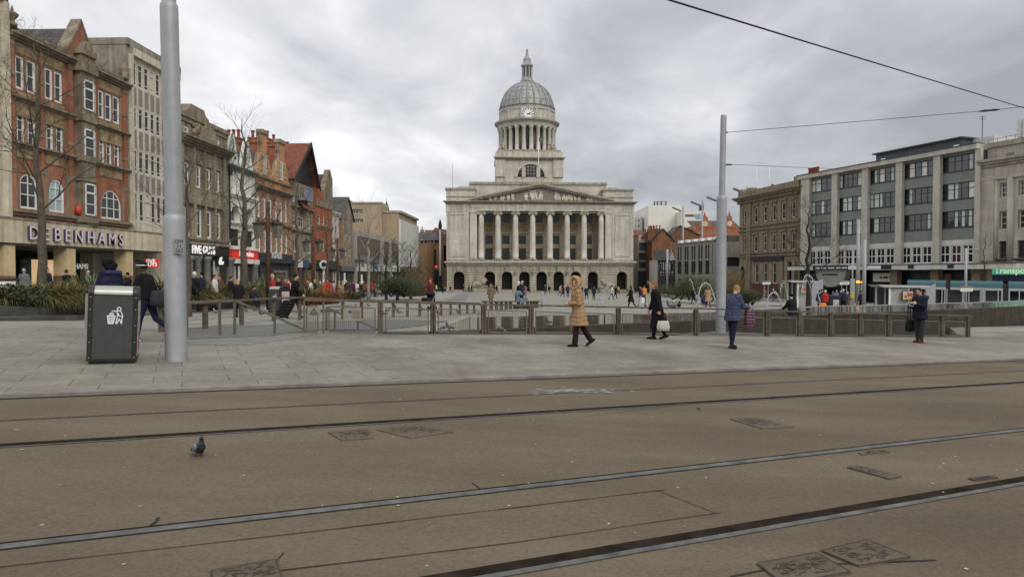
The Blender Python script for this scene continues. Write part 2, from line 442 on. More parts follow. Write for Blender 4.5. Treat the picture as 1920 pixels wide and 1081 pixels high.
# rails: steel head with a dark flangeway beside it
for i, (t, hw, gw) in enumerate(((3.63, .06, .115), (5.075, .085, .035), (7.66, .03, .135), (8.88, .02, .028))):
    lb = ('tram rail nearest the camera with a wide dark groove', 'tram rail with a broad pale steel head just beyond the nearest one',
          'tram rail showing as a dark line just behind the pigeon', 'faint thin tram rail closest to the pavement kerb')[i]
    r0 = thing('tram_rail', lb, 'tram rail', rt(0, t), group='rails set in the tram street')
    band(-40, 60, t - hw, t, .007, 66).build('rail_head', STEEL, r0)
    band(-40, 60, t, t + gw, .005, 66).build('groove', DARKG, r0)
    if i == 1: band(-40, 60, t - hw - .012, t - hw, .0055, 66).build('tar_seam', JOINT, r0)
# saw cuts in the street surface
jm = M()
def seam(pts, w=.012, jag=0.):
    P = [on(*p) for p in pts]; Q = []
    for a, b in zip(P, P[1:]):
        k = max(1, int((b-a).length/.35))
        Q += [a + (b-a)*j/k for j in range(k)]
    Q.append(P[-1])
    for i, p in enumerate(Q):
        if 0 < i < len(Q)-1: p.x += random.uniform(-jag, jag); p.y += random.uniform(-jag, jag)
    for a, b in zip(Q, Q[1:]):
        d = (b-a); n = Vector((-d.y, d.x, 0)).normalized()*w*random.uniform(.6, 1.2)/2
        up = Vector((0, 0, .005)); f = lambda p: Vector((p.x, p.y, gz(p.x, p.y))) + up
        jm.add([f(a-n), f(b-n), f(b+n), f(a+n)], [(0,1,2,3)])
for i_ in range(60):
    l = -30+1.5*i_; o_ = .02*random.random(); jm.add([rt(l,KERB_T-.045-o_,.006), rt(l+1.5,KERB_T-.045-.02*random.random(),.006), rt(l+1.5,KERB_T-.002,.006), rt(l,KERB_T-.002,.006)], [(0,1,2,3)])
seam([(-200, 1085), (0, 1063), (640, 990), (1247, 918)], .012, .004); seam([(1232, 919), (1345, 963)], .012, .003); seam([(430, 1081), (960, 1018), (1350, 961)], .012, .004)
seam([(885, 905), (908, 921)], .012, .01); seam([(283, 985), (292, 976), (297, 970)], .02, .01); seam([(1308, 764), (1312, 768)], .03, .01); seam([(1380, 716), (1600, 732), (1800, 741)], .008, .01)
seam([(1370, 1081), (1480, 1060), (1755, 1050)], .016, .006); seam([(520, 1050), (532, 1036)], .012, .006); seam([(1100, 780), (1250, 762)], .006, .006)
tag(jm.build('street_joint', JOINT), kind='structure')
# covers let into the ground
ETCH = mat('cover_lines', (.052, .045, .036), .4, 8, .8); LIDM = ground_mat('cover_lid', (.095, .078, .056), (.125, .104, .077), (.2, .18, .15))
def cover(px, lab, dense=1., frame=True, group='access covers let into the tram street'):
    P = [on(*p) for p in px]; c = sum(P, Vector())/4; up = Vector((0, 0, 1))
    r = thing('access_cover', lab, 'access cover', (c.x, c.y, gz(c.x, c.y)), group=group)
    f = lambda u, v, h: (lambda q: Vector((q.x, q.y, gz(q.x, q.y) + h)))((P[0]*(1-u) + P[1]*u)*(1-v) + (P[3]*(1-u) + P[2]*u)*v)
    m = M(); m.add([f(0,0,.012), f(1,0,.012), f(1,1,.012), f(0,1,.012), f(0,0,-.03), f(1,0,-.03), f(1,1,-.03), f(0,1,-.03)], [(0,1,2,3),(0,1,5,4),(1,2,6,5),(2,3,7,6),(3,0,4,7)])
    m.build('lid', LIDM, r)
    m = M()
    def strip(a, b, w):
        A, B = f(*a, .0155), f(*b, .0155); d = B-A; n = Vector((-d.y, d.x, 0)).normalized()*w
        m.add([A-n, B-n, B+n, A+n], [(0,1,2,3)])
    if frame:
        for a, b in (((0,0),(1,0)),((1,0),(1,1)),((1,1),(0,1)),((0,1),(0,0))): strip(a, b, .0045)
    for k in range(int(52*dense)):
        u, v = random.uniform(.08, .86), random.uniform(.1, .85); q = (u, v)
        for _ in range(3):
            w_ = (min(.95, q[0] + random.uniform(.02, .06)), max(.05, min(.95, q[1] + random.uniform(-.07, .07)))); strip(q, w_, .003*random.uniform(.6, 1.6)); q = w_
    for k in range(2):
        u, v = .3 + .4*k, .45; strip((u, v), (u+.05, v), .02)
    if len(m.v): m.build('pattern', ETCH, r)
cover([(1420,1058),(1530,1038),(1595,1074),(1470,1098)], 'patterned access cover cut off by the bottom edge of the picture')
cover([(1540,1034),(1625,1014),(1708,1046),(1610,1063)], 'patterned access cover beside the nearest rail, complete and farther right')
cover([(615,811),(690,804),(700,822),(640,826)], 'worn cover just past the third rail, left one of a pair', .9, False)
cover([(705,806),(780,798),(850,810),(770,822)], 'worn cover just past the third rail, right one of a pair', .9, False)
cover([(1368,786),(1415,783),(1490,801),(1430,804)], 'scuffed cover in the middle of the far track', 1.1, False)
cover([(1588,877),(1606,874),(1692,894),(1668,899)], 'narrow oblong cover between the two near rails', .5)
cover([(1610,849),(1660,844),(1668,848),(1615,853)], 'small worn slot cover touching the second rail', .4, False)
cover([(1815,898),(1862,893),(1872,897),(1830,902)], 'small slotted cover near the nearest rail at the right edge', .5)
cover([(397,1072),(517,1051),(530,1090),(400,1112)], 'broken dark edged cover at the bottom edge left of centre', .9)
cover([(406,697),(652,697),(655,712),(398,714)], 'long flush inspection cover in the slabs beside the kerb', 0.01, True, 'covers in the pavement'); bpy.data.objects['access_cover.009'].children[0].data.materials[0] = PAVEM
# leaf litter and pale chips on the road
m = M()
for k in range(420):
    l, t = random.uniform(-9, 22), random.uniform(1.5, 10.2); p = rt(l, t, .006); s_ = random.uniform(.006, .017); a = random.uniform(0, 6)
    m.add([(p.x + s_*cos(a+q)*random.uniform(.6, 1.2), p.y + s_*sin(a+q), p.z) for q in (0, 1.4, 2.9, 4.4)], [(0,1,2,3)])
tag(m.build('street_litter', mat('chips', (.42, .39, .34), .3, 5, .9)), kind='stuff')
# spilt pale dust by the far rail
m = M()
for k in range(160):
    p = on(1075 + random.gauss(0, 45), 733 + random.gauss(0, 2.2)); s_ = random.uniform(.01, .05); a = random.uniform(0, 6)
    m.add([(p.x + s_*1.6*cos(a+q)*random.uniform(.5, 1.2), p.y + s_*sin(a+q)*random.uniform(.5, 1.2), p.z + .006) for q in (0, 1.2, 2.5, 3.8, 5.)], [(0,1,2,3,4)])
tag(m.build('spilt_dust', mat('dust', (.235, .22, .195), .2, 5, .9)), kind='stuff')
# ---------------------------------------------------------------- the pool
def water_mat(name, col=(.018, .02, .018), bs=.05, sc=(.5, 6, 1)):
    m, nt, N, L, P = nodes(name); P.inputs['Base Color'].default_value = (*col, 1); P.inputs['Roughness'].default_value = .035; P.inputs['IOR'].default_value = 1.38
    P.inputs['Specular IOR Level'].default_value = .75
    tc = N.new('ShaderNodeTexCoord'); mp = N.new('ShaderNodeMapping'); mp.inputs['Scale'].default_value = sc; L.new(tc.outputs['Object'], mp.inputs[0])
    n = N.new('ShaderNodeTexNoise'); n.inputs['Scale'].default_value = 1.2; n.inputs['Detail'].default_value = 4; L.new(mp.outputs[0], n.inputs[0])
    b = N.new('ShaderNodeBump'); b.inputs['Strength'].default_value = bs; b.inputs['Distance'].default_value = .05
    L.new(n.outputs[0], b.inputs['Height']); L.new(b.outputs[0], P.inputs['Normal']); return m
WATER = water_mat('pool_water')
WETST = mat('wet_pool_stone', (.045,.036,.026), .3, 2.2, .5, streak=.4, spec=.3)
near = [pe(x) for x in (-2.3, 2, 8, 14, 20, 26, 34)]
m = M(); m.add([(x, y, WZ) for x, y in near] + [(x, y, WZ) for x, y in FAR], [tuple(range(len(near) + len(FAR)))])
structure('pool_water', m, WATER)
m = M()
for i in range(len(near)-1):                      # front wall the water slides down
    (x0, y0), (x1, y1) = near[i], near[i+1]; n_ = 6
    for j in range(n_):
        ax, ay = x0+(x1-x0)*j/n_, y0+(y1-y0)*j/n_; bx, by = x0+(x1-x0)*(j+1)/n_, y0+(y1-y0)*(j+1)/n_
        o = (.48*.06, -.877*.06)
        m.add([(ax, ay, WZ-.004), (bx, by, WZ-.004), (bx+o[0], by+o[1], WZ-.03), (ax+o[0], ay+o[1], WZ-.03),
               (bx+o[0]*1.6, by+o[1]*1.6, gz(bx,by)-.7), (ax+o[0]*1.6, ay+o[1]*1.6, gz(ax,ay)-.7)], [(0,1,2,3), (3,2,4,5)])
pw = thing('pool_wall', 'dark wet stone wall holding up the reflecting pool behind the railing', 'pool wall', (10, 26.3, gz(10, 26.3)))
m.build('face', WETST, pw)
m = M()
ring = FAR + [near[0]]
for (x0, y0), (x1, y1) in zip(ring, ring[1:]):
    d = Vector((x1-x0, y1-y0)).normalized(); n_ = Vector((d.y, -d.x))*.34
    q = [(x0, y0), (x1, y1), (x1+n_.x, y1+n_.y), (x0+n_.x, y0+n_.y)]
    m.add([(*p, WZ+.012) for p in q] + [(*p, -1.6) for p in q], [(0,1,2,3),(0,1,5,4),(1,2,6,5),(2,3,7,6),(3,0,4,7)])
m.build('coping', GRANL, pw)
# rill of shallow steps left of the pool, pebbled ground behind the railing
PEB = mat('pebble_concrete', (.15, .146, .135), .45, 26, .85, bump=.5)
q = [on(348, 640), on(500, 634), on(600, 622), on(715, 622), on(800, 612), on(840, 604), on(720, 601), on(560, 605), on(470, 613), on(348, 620)]
structure('pebble_strip', sheet([tuple(p.xy) for p in q], [], dz=.058, step=.8), PEB)
q = [on(1277, 634), on(1500, 638), on(1500, 628), on(1340, 622), on(1277, 626)]
structure('pebble_patch', sheet([tuple(p.xy) for p in q], [], dz=.02, step=.8, thick=.5), PEB)
q = [on(345, 652), on(470, 651), on(600, 630), on(500, 634), on(345, 641)]
structure('concrete_ramp', sheet([tuple(p.xy) for p in q], [], dz=.056, step=.8), mat('ramp_concrete', (.17, .166, .152), .15, 3, .85))
# ---------------------------------------------------------------- facade tools
class Fr:
    """a vertical facade plane: origin o, direction e along it, outward normal n; px() traces photo pixels on it"""
    def __init__(s, o, e, flip=1):
        s.o = Vector((o[0], o[1], 0)); s.e = Vector((e[0], e[1], 0)).normalized(); s.n = Vector((s.e.y, -s.e.x, 0))*flip
    def T(s, a, d, z): p = s.o + s.e*a + s.n*d; return Vector((p.x, p.y, z))
    def px(s, px, py, d=0.):
        r = ray(px, py); c = Vector((0, 0, EYE)); p0 = s.o + s.n*d
        k = (p0 - Vector((0,0,0))).dot(s.n)/r.dot(s.n); q = c + r*k
        return (q - s.o).dot(s.e), q.z
    def s_(s, px, d=0.): return s.px(px, 513, d)[0]
    def z_(s, px, py, d=0.): return s.px(px, py, d)[1]
GL = glass('window_glass'); GLD = glass('dark_glass', (.008,.009,.01), .12, .5); GLB = glass('blue_grey_glass', (.05,.06,.07), .04, 1.)
WHITE = mat('white_paint', (.72, .71, .68), .08, 5, .5); CREAMW = mat('cream_window_paint', (.55, .52, .45), .12, 4, .5)
BLACKP = mat('black_paint', (.02, .02, .021), .2, 6, .5); DKGREY = mat('dark_grey_metal', (.05, .052, .056), .2, 5, .45)
SLATE = courses('slate_roof', (.085,.083,.088), (.13,.125,.125), (.04,.04,.042), .45, .25, .012, .3)
def arc(s0, s1, z0, zs, z1, n=10):
    """outline of an opening: straight jambs to zs, then an arch rising to z1"""
    if zs >= z1 - 1e-4: return [(s0,z0),(s1,z0),(s1,z1),(s0,z1)]
    c, a, b = (s0+s1)/2, abs(s1-s0)/2, z1-zs
    return [(s0,z0),(s1,z0)] + [(c + (s1-s0)/2*cos(pi*i/n), zs + b*sin(pi*i/n)) for i in range(n+1)]
class Bld:
    def __init__(s, name, label, cat, fr, a, group=None):
        p = fr.T(a, 0, 0); s.fr = fr
        s.r = thing(name, label, cat, (p.x, p.y, gz(p.x, p.y)), group=group)
    def m(s): return M(s.fr.T)
    def wall(s, name, mt, s0, s1, z0, z1, ops=(), back=8., d=0., rev=.28, sides=True):
        """front with real openings (s0,s1,z0,zspring,z1), reveals, and the block behind"""
        m = s.m()
        if s0 > s1: s0, s1 = s1, s0
        S = sorted({s0, s1, *[min(max(q, s0), s1) for o in ops for q in o[:2]]}); Z = sorted({z0, z1, *[min(max(o[2], z0), z1) for o in ops], *[min(max(o[4], z0), z1) for o in ops]})
        for i in range(len(S)-1):
            j = 0
            while j < len(Z)-1:
                cs = (S[i]+S[i+1])/2
                free = lambda j: not any(min(o[0],o[1]) < cs < max(o[0],o[1]) and o[2] < (Z[j]+Z[j+1])/2 < o[4] for o in ops)
                if free(j):
                    k = j
                    while k+1 < len(Z)-1 and free(k+1): k += 1
                    m.add([(S[i],d,Z[j]),(S[i+1],d,Z[j]),(S[i+1],d,Z[k+1]),(S[i],d,Z[k+1])], [(0,1,2,3)]); j = k+1
                else: j += 1
        for o in ops:
            a, b, c, sp, e = o; q = arc(a, b, c, sp, e)
            n = len(q)
            for i in range(n):
                p, r = q[i], q[(i+1) % n]; m.add([(p[0],d,p[1]),(r[0],d,r[1]),(r[0],d-rev,r[1]),(p[0],d-rev,p[1])], [(0,1,2,3)])
            if sp < e - 1e-4:
                ar = q[2:]; h = len(ar)//2
                for cor, seg in (((b, e), ar[:h+1]), ((a, e), ar[h:])):
                    for u, w in zip(seg, seg[1:]): m.add([(cor[0],d,cor[1]),(u[0],d,u[1]),(w[0],d,w[1])], [(0,1,2)])
        if sides:
            B = d - back
            m.add([(s0,d,z0),(s0,d,z1),(s0,B,z1),(s0,B,z0)], [(0,1,2,3)]); m.add([(s1,d,z0),(s1,d,z1),(s1,B,z1),(s1,B,z0)], [(0,1,2,3)])
            m.add([(s0,d,z1),(s1,d,z1),(s1,B,z1),(s0,B,z1)], [(0,1,2,3)]); m.add([(s0,B,z0),(s1,B,z0),(s1,B,z1),(s0,B,z1)], [(0,1,2,3)])
        return m.build(name, mt, s.r, fix=False)
    def window(s, o, fm=None, cols=1, rows=2, d=-.2, fw=.09, bw=.05, gl=None, split=None, name='window', th=.07, blind=None):
        a, b, c, sp, e = o
        if a > b: a, b = b, a
        fm = fm or WHITE; q = arc(a, b, c, sp, e); n = len(q); cx, cz = (a+b)/2, (c+e)/2
        kx, kz = 1 - 2*fw/(b-a), 1 - 2*fw/(e-c)
        m = s.m(); inn = [(cx + (p[0]-cx)*kx, cz + (p[1]-cz)*kz) for p in q]
        for i in range(n):
            j = (i+1) % n
            m.add([(q[i][0],d,q[i][1]),(q[j][0],d,q[j][1]),(inn[j][0],d,inn[j][1]),(inn[i][0],d,inn[i][1])], [(0,1,2,3)])
            m.add([(inn[i][0],d,inn[i][1]),(inn[j][0],d,inn[j][1]),(inn[j][0],d-th,inn[j][1]),(inn[i][0],d-th,inn[i][1])], [(0,1,2,3)])
        top = lambda x: e if sp >= e-1e-4 else sp + (e-sp)*math.sqrt(max(0., 1 - ((x-cx)/((b-a)/2))**2))
        for i in range(1, cols):
            x = a + (b-a)*i/cols; m.box(x-bw/2, x+bw/2, d-.05, d-.004, c+fw, top(x)-fw*.7)
        for t in (split if split is not None else [i/rows for i in range(1, rows)]):
            z = c + (e-c)*t; w = bw*1.2; h = (b-a)/2*(1 if z <= sp or sp >= e-1e-4 else math.sqrt(max(0., 1-((z-sp)/(e-sp))**2)))
            m.box(cx-h+fw*.9, cx+h-fw*.9, d-.045, d-.002, z-w/2, z+w/2)
        w_ = m.build(name, fm, s.r, fix=False)
        m = s.m(); m.add([(p[0], d-.055, p[1]) for p in q], [tuple(range(n))]); m.build('pane', gl or GL, w_, fix=False)
        return w_
    def boxes(s, name, mt, *bs, prof=None):
        for b in bs: o = s.m().box(*b).build(name, mt, s.r)
        return o
    def cornice(s, name, mt, s0, s1, z, h=.5, out=.4, n=3, d=0., ends=.0):
        """a moulding built of stepped courses growing outward"""
        m = s.m()
        for i in range(n):
            o = out*(i+1)/n; m.box(s0-ends*(i+1)/n, s1+ends*(i+1)/n, d-.05, d+o, z + h*i/n + (.004 if i else 0), z + h*(i+1)/n)
        return m.build(name, mt, s.r)
    def text(s, tx, mt, sc, z, size, d=.05, depth=.04, sx=1., name='lettering', bold=0., flip=False, align='CENTER', parent=None):
        g = -1 if flip else 1
        return text(tx, name, mt, parent or s.r, lambda u, v, o: s.fr.T(sc + u*g, d + o, z + v), size, depth, align, sx, bold)
# ---------------------------------------------------------------- the terrace along the left side of the square
LF = Fr((-31, 0), (.035, 1))
S, Z = LF.s_, LF.z_
REDB = courses('red_brick', (.45,.15,.075), (.37,.115,.06), (.36,.24,.17), .23, .078, .012, .35, .3)
ORB = courses('orange_brick', (.55,.235,.095), (.48,.19,.08), (.5,.34,.21), .23, .078, .012, .3, .25)
BRST = courses('brown_stone', (.27,.225,.165), (.23,.19,.14), (.11,.09,.07), .8, .38, .012, .45, .3)
GYST = courses('soot_stone', (.32,.28,.21), (.37,.32,.24), (.16,.14,.11), .75, .36, .014, .5, .35)
BUFF = mat('carved_buff_stone', (.34,.26,.15), .3, 2.5, .85, streak=.35, bump=.6)
TRIM = mat('weathered_trim', (.28,.235,.17), .25, 1.5, .85, streak=.45)
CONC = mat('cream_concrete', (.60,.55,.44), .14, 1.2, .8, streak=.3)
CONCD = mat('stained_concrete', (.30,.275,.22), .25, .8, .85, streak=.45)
MOSA = courses('mosaic_panel', (.22,.19,.20), (.16,.14,.15), (.28,.25,.24), .09, .09, .02, .1, .2, .6)
FAIE = mat('white_faience', (.72,.72,.66), .2, 1.4, .6, streak=.3); FAIG = mat('green_faience', (.17,.235,.215), .3, 2, .5, streak=.3)
POT = mat('chimney_pot', (.23,.065,.04), .25, 4, .8)
RTILE = courses('red_tiles', (.25,.095,.062), (.2,.075,.05), (.12,.05,.035), .3, .2, .012, .3)
WARM = mat('lit_display', (.8,.6,.35), .5, 1.3, .6, emit=(1,.68,.34), es=.45)
WHIT = mat('lit_white_display', (.6,.6,.58), .2, 1, .6, emit=(.9,.95,1), es=.12)
TEAL = mat('teal_display', (.22,.32,.30), .3, 1, .5); BRN = mat('brown_stone_base', (.19,.115,.06), .2, 2, .7)
SIGNW = mat('sign_white', (.85,.85,.84), .03, 4, .4, emit=(1,1,1), es=.25); PURP = mat('purple_letter_side', (.07,.045,.12), .1, 4, .5)
REDS = mat('red_sign', (.62,.035,.02), .1, 3, .45, emit=(.9,.05,.03), es=.12)
def chimney(bl, a, d, z0, z1, w=1.6, t=.9, pots=4, mt=None):
    """stack: a part of its building, with its pots as sub-parts"""
    z1 -= .9; m = bl.m(); m.box(a-w/2, a+w/2, d-t/2, d+t/2, z0, z1); m.box(a-w/2-.12, a+w/2+.12, d-t/2-.12, d+t/2+.12, z1-.55, z1-.3); m.box(a-w/2-.08, a+w/2+.08, d-t/2-.08, d+t/2+.08, z1+.003, z1+.16)
    st = m.build('chimney', mt or REDB, bl.r)
    for k in range(pots):
        m = bl.m(); o = ((k+.5)/pots-.5)*max(w, t); m.lathe([(.2,0),(.22,.08),(.18,.12),(.17,.75),(.23,.8),(.23,.95),(.17,1.)], 9, (a+(o if w >= t else 0), d+(o if w < t else 0), z1+.16)); m.build('chimney_pot', POT, st, smooth=False)
# 1. pale stone neighbour at the very edge
b = Bld('stone_building', 'pale stone building cut off by the left edge of the picture', 'building', LF, 36)
zt = Z(18, 10); zf = Z(0, 408); z3 = [(Z(3,366), Z(3,290)), (Z(3,268), Z(3,190)), (Z(3,170), Z(3,95))]
ops = [(S(p0), S(p1), a, c, c) for a, c in z3 for p0, p1 in ((-75,-52), (-38,-22), (-8,6))]
b.wall('wall', CONC, 24, S(18.6), Z(0,440), zt, ops, 10)
for o in ops: b.window(o, WHITE)
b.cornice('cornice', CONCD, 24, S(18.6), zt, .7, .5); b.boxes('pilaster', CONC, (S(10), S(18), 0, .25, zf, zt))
# 2. red brick shop building with a gable
b = Bld('brick_shop_building', 'ornate red brick building with a pointed gable and stone bay above the pale fascia', 'building', LF, S(120))
F3 = (Z(34.7,166.5), Z(34.7,104)); F2 = (Z(36,269), Z(36,207)); F1 = (Z(40,389.6), Z(40,323)); zc = Z(19.4,72); zpar = Z(19.4,52); zb2 = Z(19.4,182); zb1 = Z(22,268); zs = Z(22,397)
s0, s1 = S(20), S(243)
w3 = [(34.7,51),(55.5,72.7),(89.4,104),(107.4,122),(188.7,199.3),(201.2,213.7),(215.7,228)]
ops = [(S(a), S(c), F3[0], F3[1], F3[1]) for a, c in w3]
ops += [(S(a), S(c), F2[0], F2[1]-.45, F2[1]) for a, c in ((36,51),(56,71),(91,104),(109,122.5),(190,199),(202.5,212.5),(217,227))]
ops += [(S(a), S(c), F1[0], F1[1]-h, F1[1]) for a, c, h in ((40,73,.6),(94,123,.9),(191,229,1.25))]
b.wall('wall', REDB, s0, s1, Z(0,440), zpar, ops, 9, 0, .1)
for o in ops[:7]: b.window(o, WHITE, 1, 2, -.06, fw=.14)
for o in ops[7:14]: b.window(o, WHITE, 1, 2, -.06, fw=.14, split=[.42, .72])
b.window(ops[14], WHITE, 2, 2, -.06, .12, split=[.4,.72]); b.window(ops[15], WHITE, 2, 2, -.06, .12, split=[.4,.72], gl=mat('blind_cyan', (.33,.45,.47), .15, .7, .3)); b.window(ops[16], WHITE, 3, 2, -.06, .12, split=[.36,.7])
# stone dressing between the brick piers
def fill(a, c, z0, z1, d=.05, cut=()):
    return (S(a), S(c), -.05, d, z0, z1)
for nm, z0, z1 in (('frieze', F3[1]+.12, zc-.06), ('carved_panel', zb2-.95, F3[0]-.15), ('carved_panel', zb1-.75, F2[0]-.15)):
    for a, c in ((34,75),(88.5,124),(188,230)): b.boxes(nm, BUFF, fill(a, c, z0, z1))
for a, c in ((32.5,34.4),(52,55),(73,76),(87,89),(104.4,107),(122.3,125),(186.7,188.4),(199.6,201),(214,215.4),(228.3,230.5)):
    b.boxes('mullion', TRIM, (S(a), S(c), -.05, .01, F3[0]-.1, F3[1]+.1), (S(a), S(c), -.05, .01, F2[0]-.1, F2[1]+.05))
for a, c in ((20,33),(78,87),(130,141),(233,242.6)):
    b.boxes('pier', REDB, (S(a), S(c,.12), -.03, .12, zs, zc))
    b.boxes('pier_band', TRIM, *[(S(a)-.04, S(c,.12)+.03, -.03, .15, z, z+.22) for z in (zb2-.1, zb1, F1[1]+.1, zc-.35, F3[0]+.7, F2[0]+.7)])
b.cornice('cornice', TRIM, s0, s1, zc, .42, .5, ends=.0); b.cornice('string_course', TRIM, s0, s1, zb2-.05, .25, .32, 2); b.cornice('string_course', TRIM, s0, s1, zb1-.1, .25, .32, 2)
b.cornice('sill_course', TRIM, s0, s1, zs-.15, .35, .3, 2); b.boxes('coping', TRIM, (s0, S(134), -.3, .12, zpar+.003, zpar+.14), (S(185), s1, -.3, .12, zpar+.003, zpar+.14))
b.boxes('ground_storey', TRIM, (s0, S(34), -.05, .08, F1[0]-.3, F1[1]+.5), (S(76), S(92), -.05, .08, F1[0]-.3, F1[1]+.5), (S(125), S(145), -.05, .08, F1[0]-.3, F1[1]+.5), (S(231), s1-.02, -.05, .08, F1[0]-.3, F1[1]+.5))
# canted bay
dd = .62; sa, f0, f1 = S(143.5), S(158,dd), S(182,dd); sb = f1+.4
bp = [(sa,0),(f0,dd),(f1,dd),(sb,0)]
m = b.m(); zt2 = zc + .95
m.prism(bp, zs-.1, zt2, 'z'); m.build('bay', TRIM, b.r)
m = b.m()
for z, h, o in ((zs-.2,.35,.2),(zb1-.15,.4,.16),(zb2-.15,.4,.16),(zc-.3,.55,.28),(zt2-.1,.4,.2),(F1[1]+.15,.25,.12)):
    m.prism([(sa-o,-.02),(f0-o*.6,dd+o*.7),(f1+o*.4,dd+o*.7),(sb+o,-.02)], z, z+h, 'z')
m.lathe([(.2,-.8),(.6,-.5),(.9,-.1),(1.0,0)], 12, ((sa+sb)/2, .0, zs-.2)); m.build('bay_moulding', TRIM, b.r)
for (z0, z1) in (F3, F2, F1):
    for p, q in ((bp[0],bp[1]),(bp[1],bp[2]),(bp[2],bp[3])):
        p, q = Vector(p), Vector(q); L_ = (q-p).length; e = (q-p)/L_; n = Vector((-e.y, e.x)); 
        if n.y < 0: n = -n
        k = 1
        for i in range(k):
            u0, u1 = L_*(i+.12)/k, L_*(i+.88)/k; g = lambda u, o, z: (p.x+e.x*u+n.x*o, p.y+e.y*u+n.y*o, z)
            m = b.m(); 
            for x0, x1, a0, a1 in ((u0,u0+.09,z0,z1),(u1-.09,u1,z0,z1),(u0,u1,z0,z0+.09),(u0,u1,z1-.09,z1),(u0,u1,z0+(z1-z0)*.68,z0+(z1-z0)*.68+.12),(u0,u1,z0+(z1-z0)*.34,z0+(z1-z0)*.34+.06)):
                m.add([g(x0,.02,a0),g(x1,.02,a0),g(x1,.02,a1),g(x0,.02,a1),g(x0,.07,a0),g(x1,.07,a0),g(x1,.07,a1),g(x0,.07,a1)], [(0,1,2,3),(4,5,6,7),(0,1,5,4),(1,2,6,5),(2,3,7,6),(3,0,4,7)])
            w_ = m.build('window', WHITE, b.r); m = b.m(); m.add([g(u0,.03,z0),g(u1,.03,z0),g(u1,.03,z1),g(u0,.03,z1)], [(0,1,2,3)]); m.build('pane', GL, w_, fix=False)
m = b.m(); m.prism([((sa+sb)/2-((sb-sa)/2-.3)*cos(pi*i/10), zt2+.28+.7*sin(pi*i/10)) for i in range(11)], 0, dd-.1, 'y'); m.build('bay_pediment', TRIM, b.r)
# gable and roof
ga, gb = S(129), S(180); zg0 = zpar-.3; zg = Z(153,46)
m = b.m(); m.prism([(ga,zg0),(gb,zg0),(gb,zg0+.6),((ga+gb)/2,zg),(ga,zg0+.6)], -.5, .1, 'y'); m.build('gable', REDB, b.r)
m = b.m()
for a, c in ((ga,(ga+gb)/2),(gb,(ga+gb)/2)):
    m.add([(a,.16,zg0+.5),(a,.16,zg0+.75),(c,.16,zg+.3),(c,.16,zg+.02),(a,-.6,zg0+.5),(a,-.6,zg0+.75),(c,-.6,zg+.3),(c,-.6,zg+.02)], [(0,1,2,3),(4,5,6,7),(0,1,5,4),(1,2,6,5),(2,3,7,6),(3,0,4,7)])
m.build('gable_coping', TRIM, b.r)
m = b.m(); rd = zg-.35
m.add([(ga+.1,-.4,zg0+.6),((ga+gb)/2,-.4,rd),((ga+gb)/2,-9,rd),(ga+.1,-9,zg0+.6),(gb-.1,-.4,zg0+.6),(gb-.1,-9,zg0+.6)], [(0,1,2,3),(1,4,5,2)])
m.add([(s0,-.4,zpar-.5),(ga+1,-.4,zpar-.5),((ga+gb)/2,-4.5,rd-.1),(s0,-4.5,rd-.1)], [(0,1,2,3)]); m.add([(gb-1,-.4,zpar-.5),(s1,-.4,zpar-.5),(s1,-2.6,zpar+1.2),(gb-1,-2.6,zpar+1.2)], [(0,1,2,3)])
m.build('roof', SLATE, b.r, fix=False)
m = b.m(); m.lathe([(.25,0),(.27,.15),(.13,.25),(.11,.35),(.3,.6),(.34,.72),(.24,.8),(.08,.88),(.07,1.05),(.02,1.2)], 12, (s0+.3, .1, zpar+.1)); m.build('urn', TRIM, b.r, smooth=True)
m = b.m(); m.lathe([(.25,0),(.28,.2),(.15,.3),(.38,.7),(.3,.9),(.02,1.1)], 12, (s1-.5, .1, zpar+.1)); m.build('urn', TRIM, b.r, smooth=True)
m = b.m(); m.ball((S(141), .35, Z(141,394)), (.3,.16,.34), 12, 8); m.build('alarm_box', mat('alarm_red', (.55,.06,.03), .1, 3, .4), b.r, smooth=True)
# 3. concrete office with narrow windows
b = Bld('concrete_office', 'cream concrete office with narrow windows half hidden behind the tall grey pole', 'building', LF, S(290))
c0, c1 = S(243), S(337); zt = Z(243,88)
fl4 = [(Z(252,161), Z(252,116)), (Z(252,240), Z(252,198.5)), (Z(252,322), Z(252,279)), (Z(252,414.6), Z(252,359))]
n = 8; a0, a1 = S(249.8), S(334); pitch = (a1-a0)/n
ops = [(a0+pitch*i+.06, a0+pitch*(i+1)-.06, z0, z1, z1) for z0, z1 in fl4 for i in range(n)]
b.wall('wall', CONC, c0+.02, c1, Z(0,440), zt, ops, 16, .0, .05)
b.boxes('ground_floor', CONC, (S(306), c1, -6, -.01, -1.2, Z(0,440)-.003))
for o in ops: b.window(o, CREAMW, 1, 1, -.02, .13, split=[.2,.72] if random.random() < .8 else [.72], gl=GLD if random.random() < .85 else mat('pale_blind', (.5,.5,.42), .1, 1, .5))
for (za, zb) in zip(fl4, fl4[1:]):
    for i in range(n): b.boxes('spandrel', MOSA, (a0+pitch*i+.16, a0+pitch*(i+1)-.16, -.06, .012, zb[1]+.12, za[0]-.12))
b.boxes('end_wall', CONCD, (c0-.28, c0+.018, -16, .12, Z(0,440), zt)); b.boxes('coping', CONCD, (c0-.32, c1, -16, .3, zt+.003, zt+.5)); b.boxes('frame_edge', CONC, (c0, a0-.1, -.05, .3, fl4[3][0]-.4, zt), (c0, c1, -.05, .3, fl4[0][1]+.35, zt-.01))
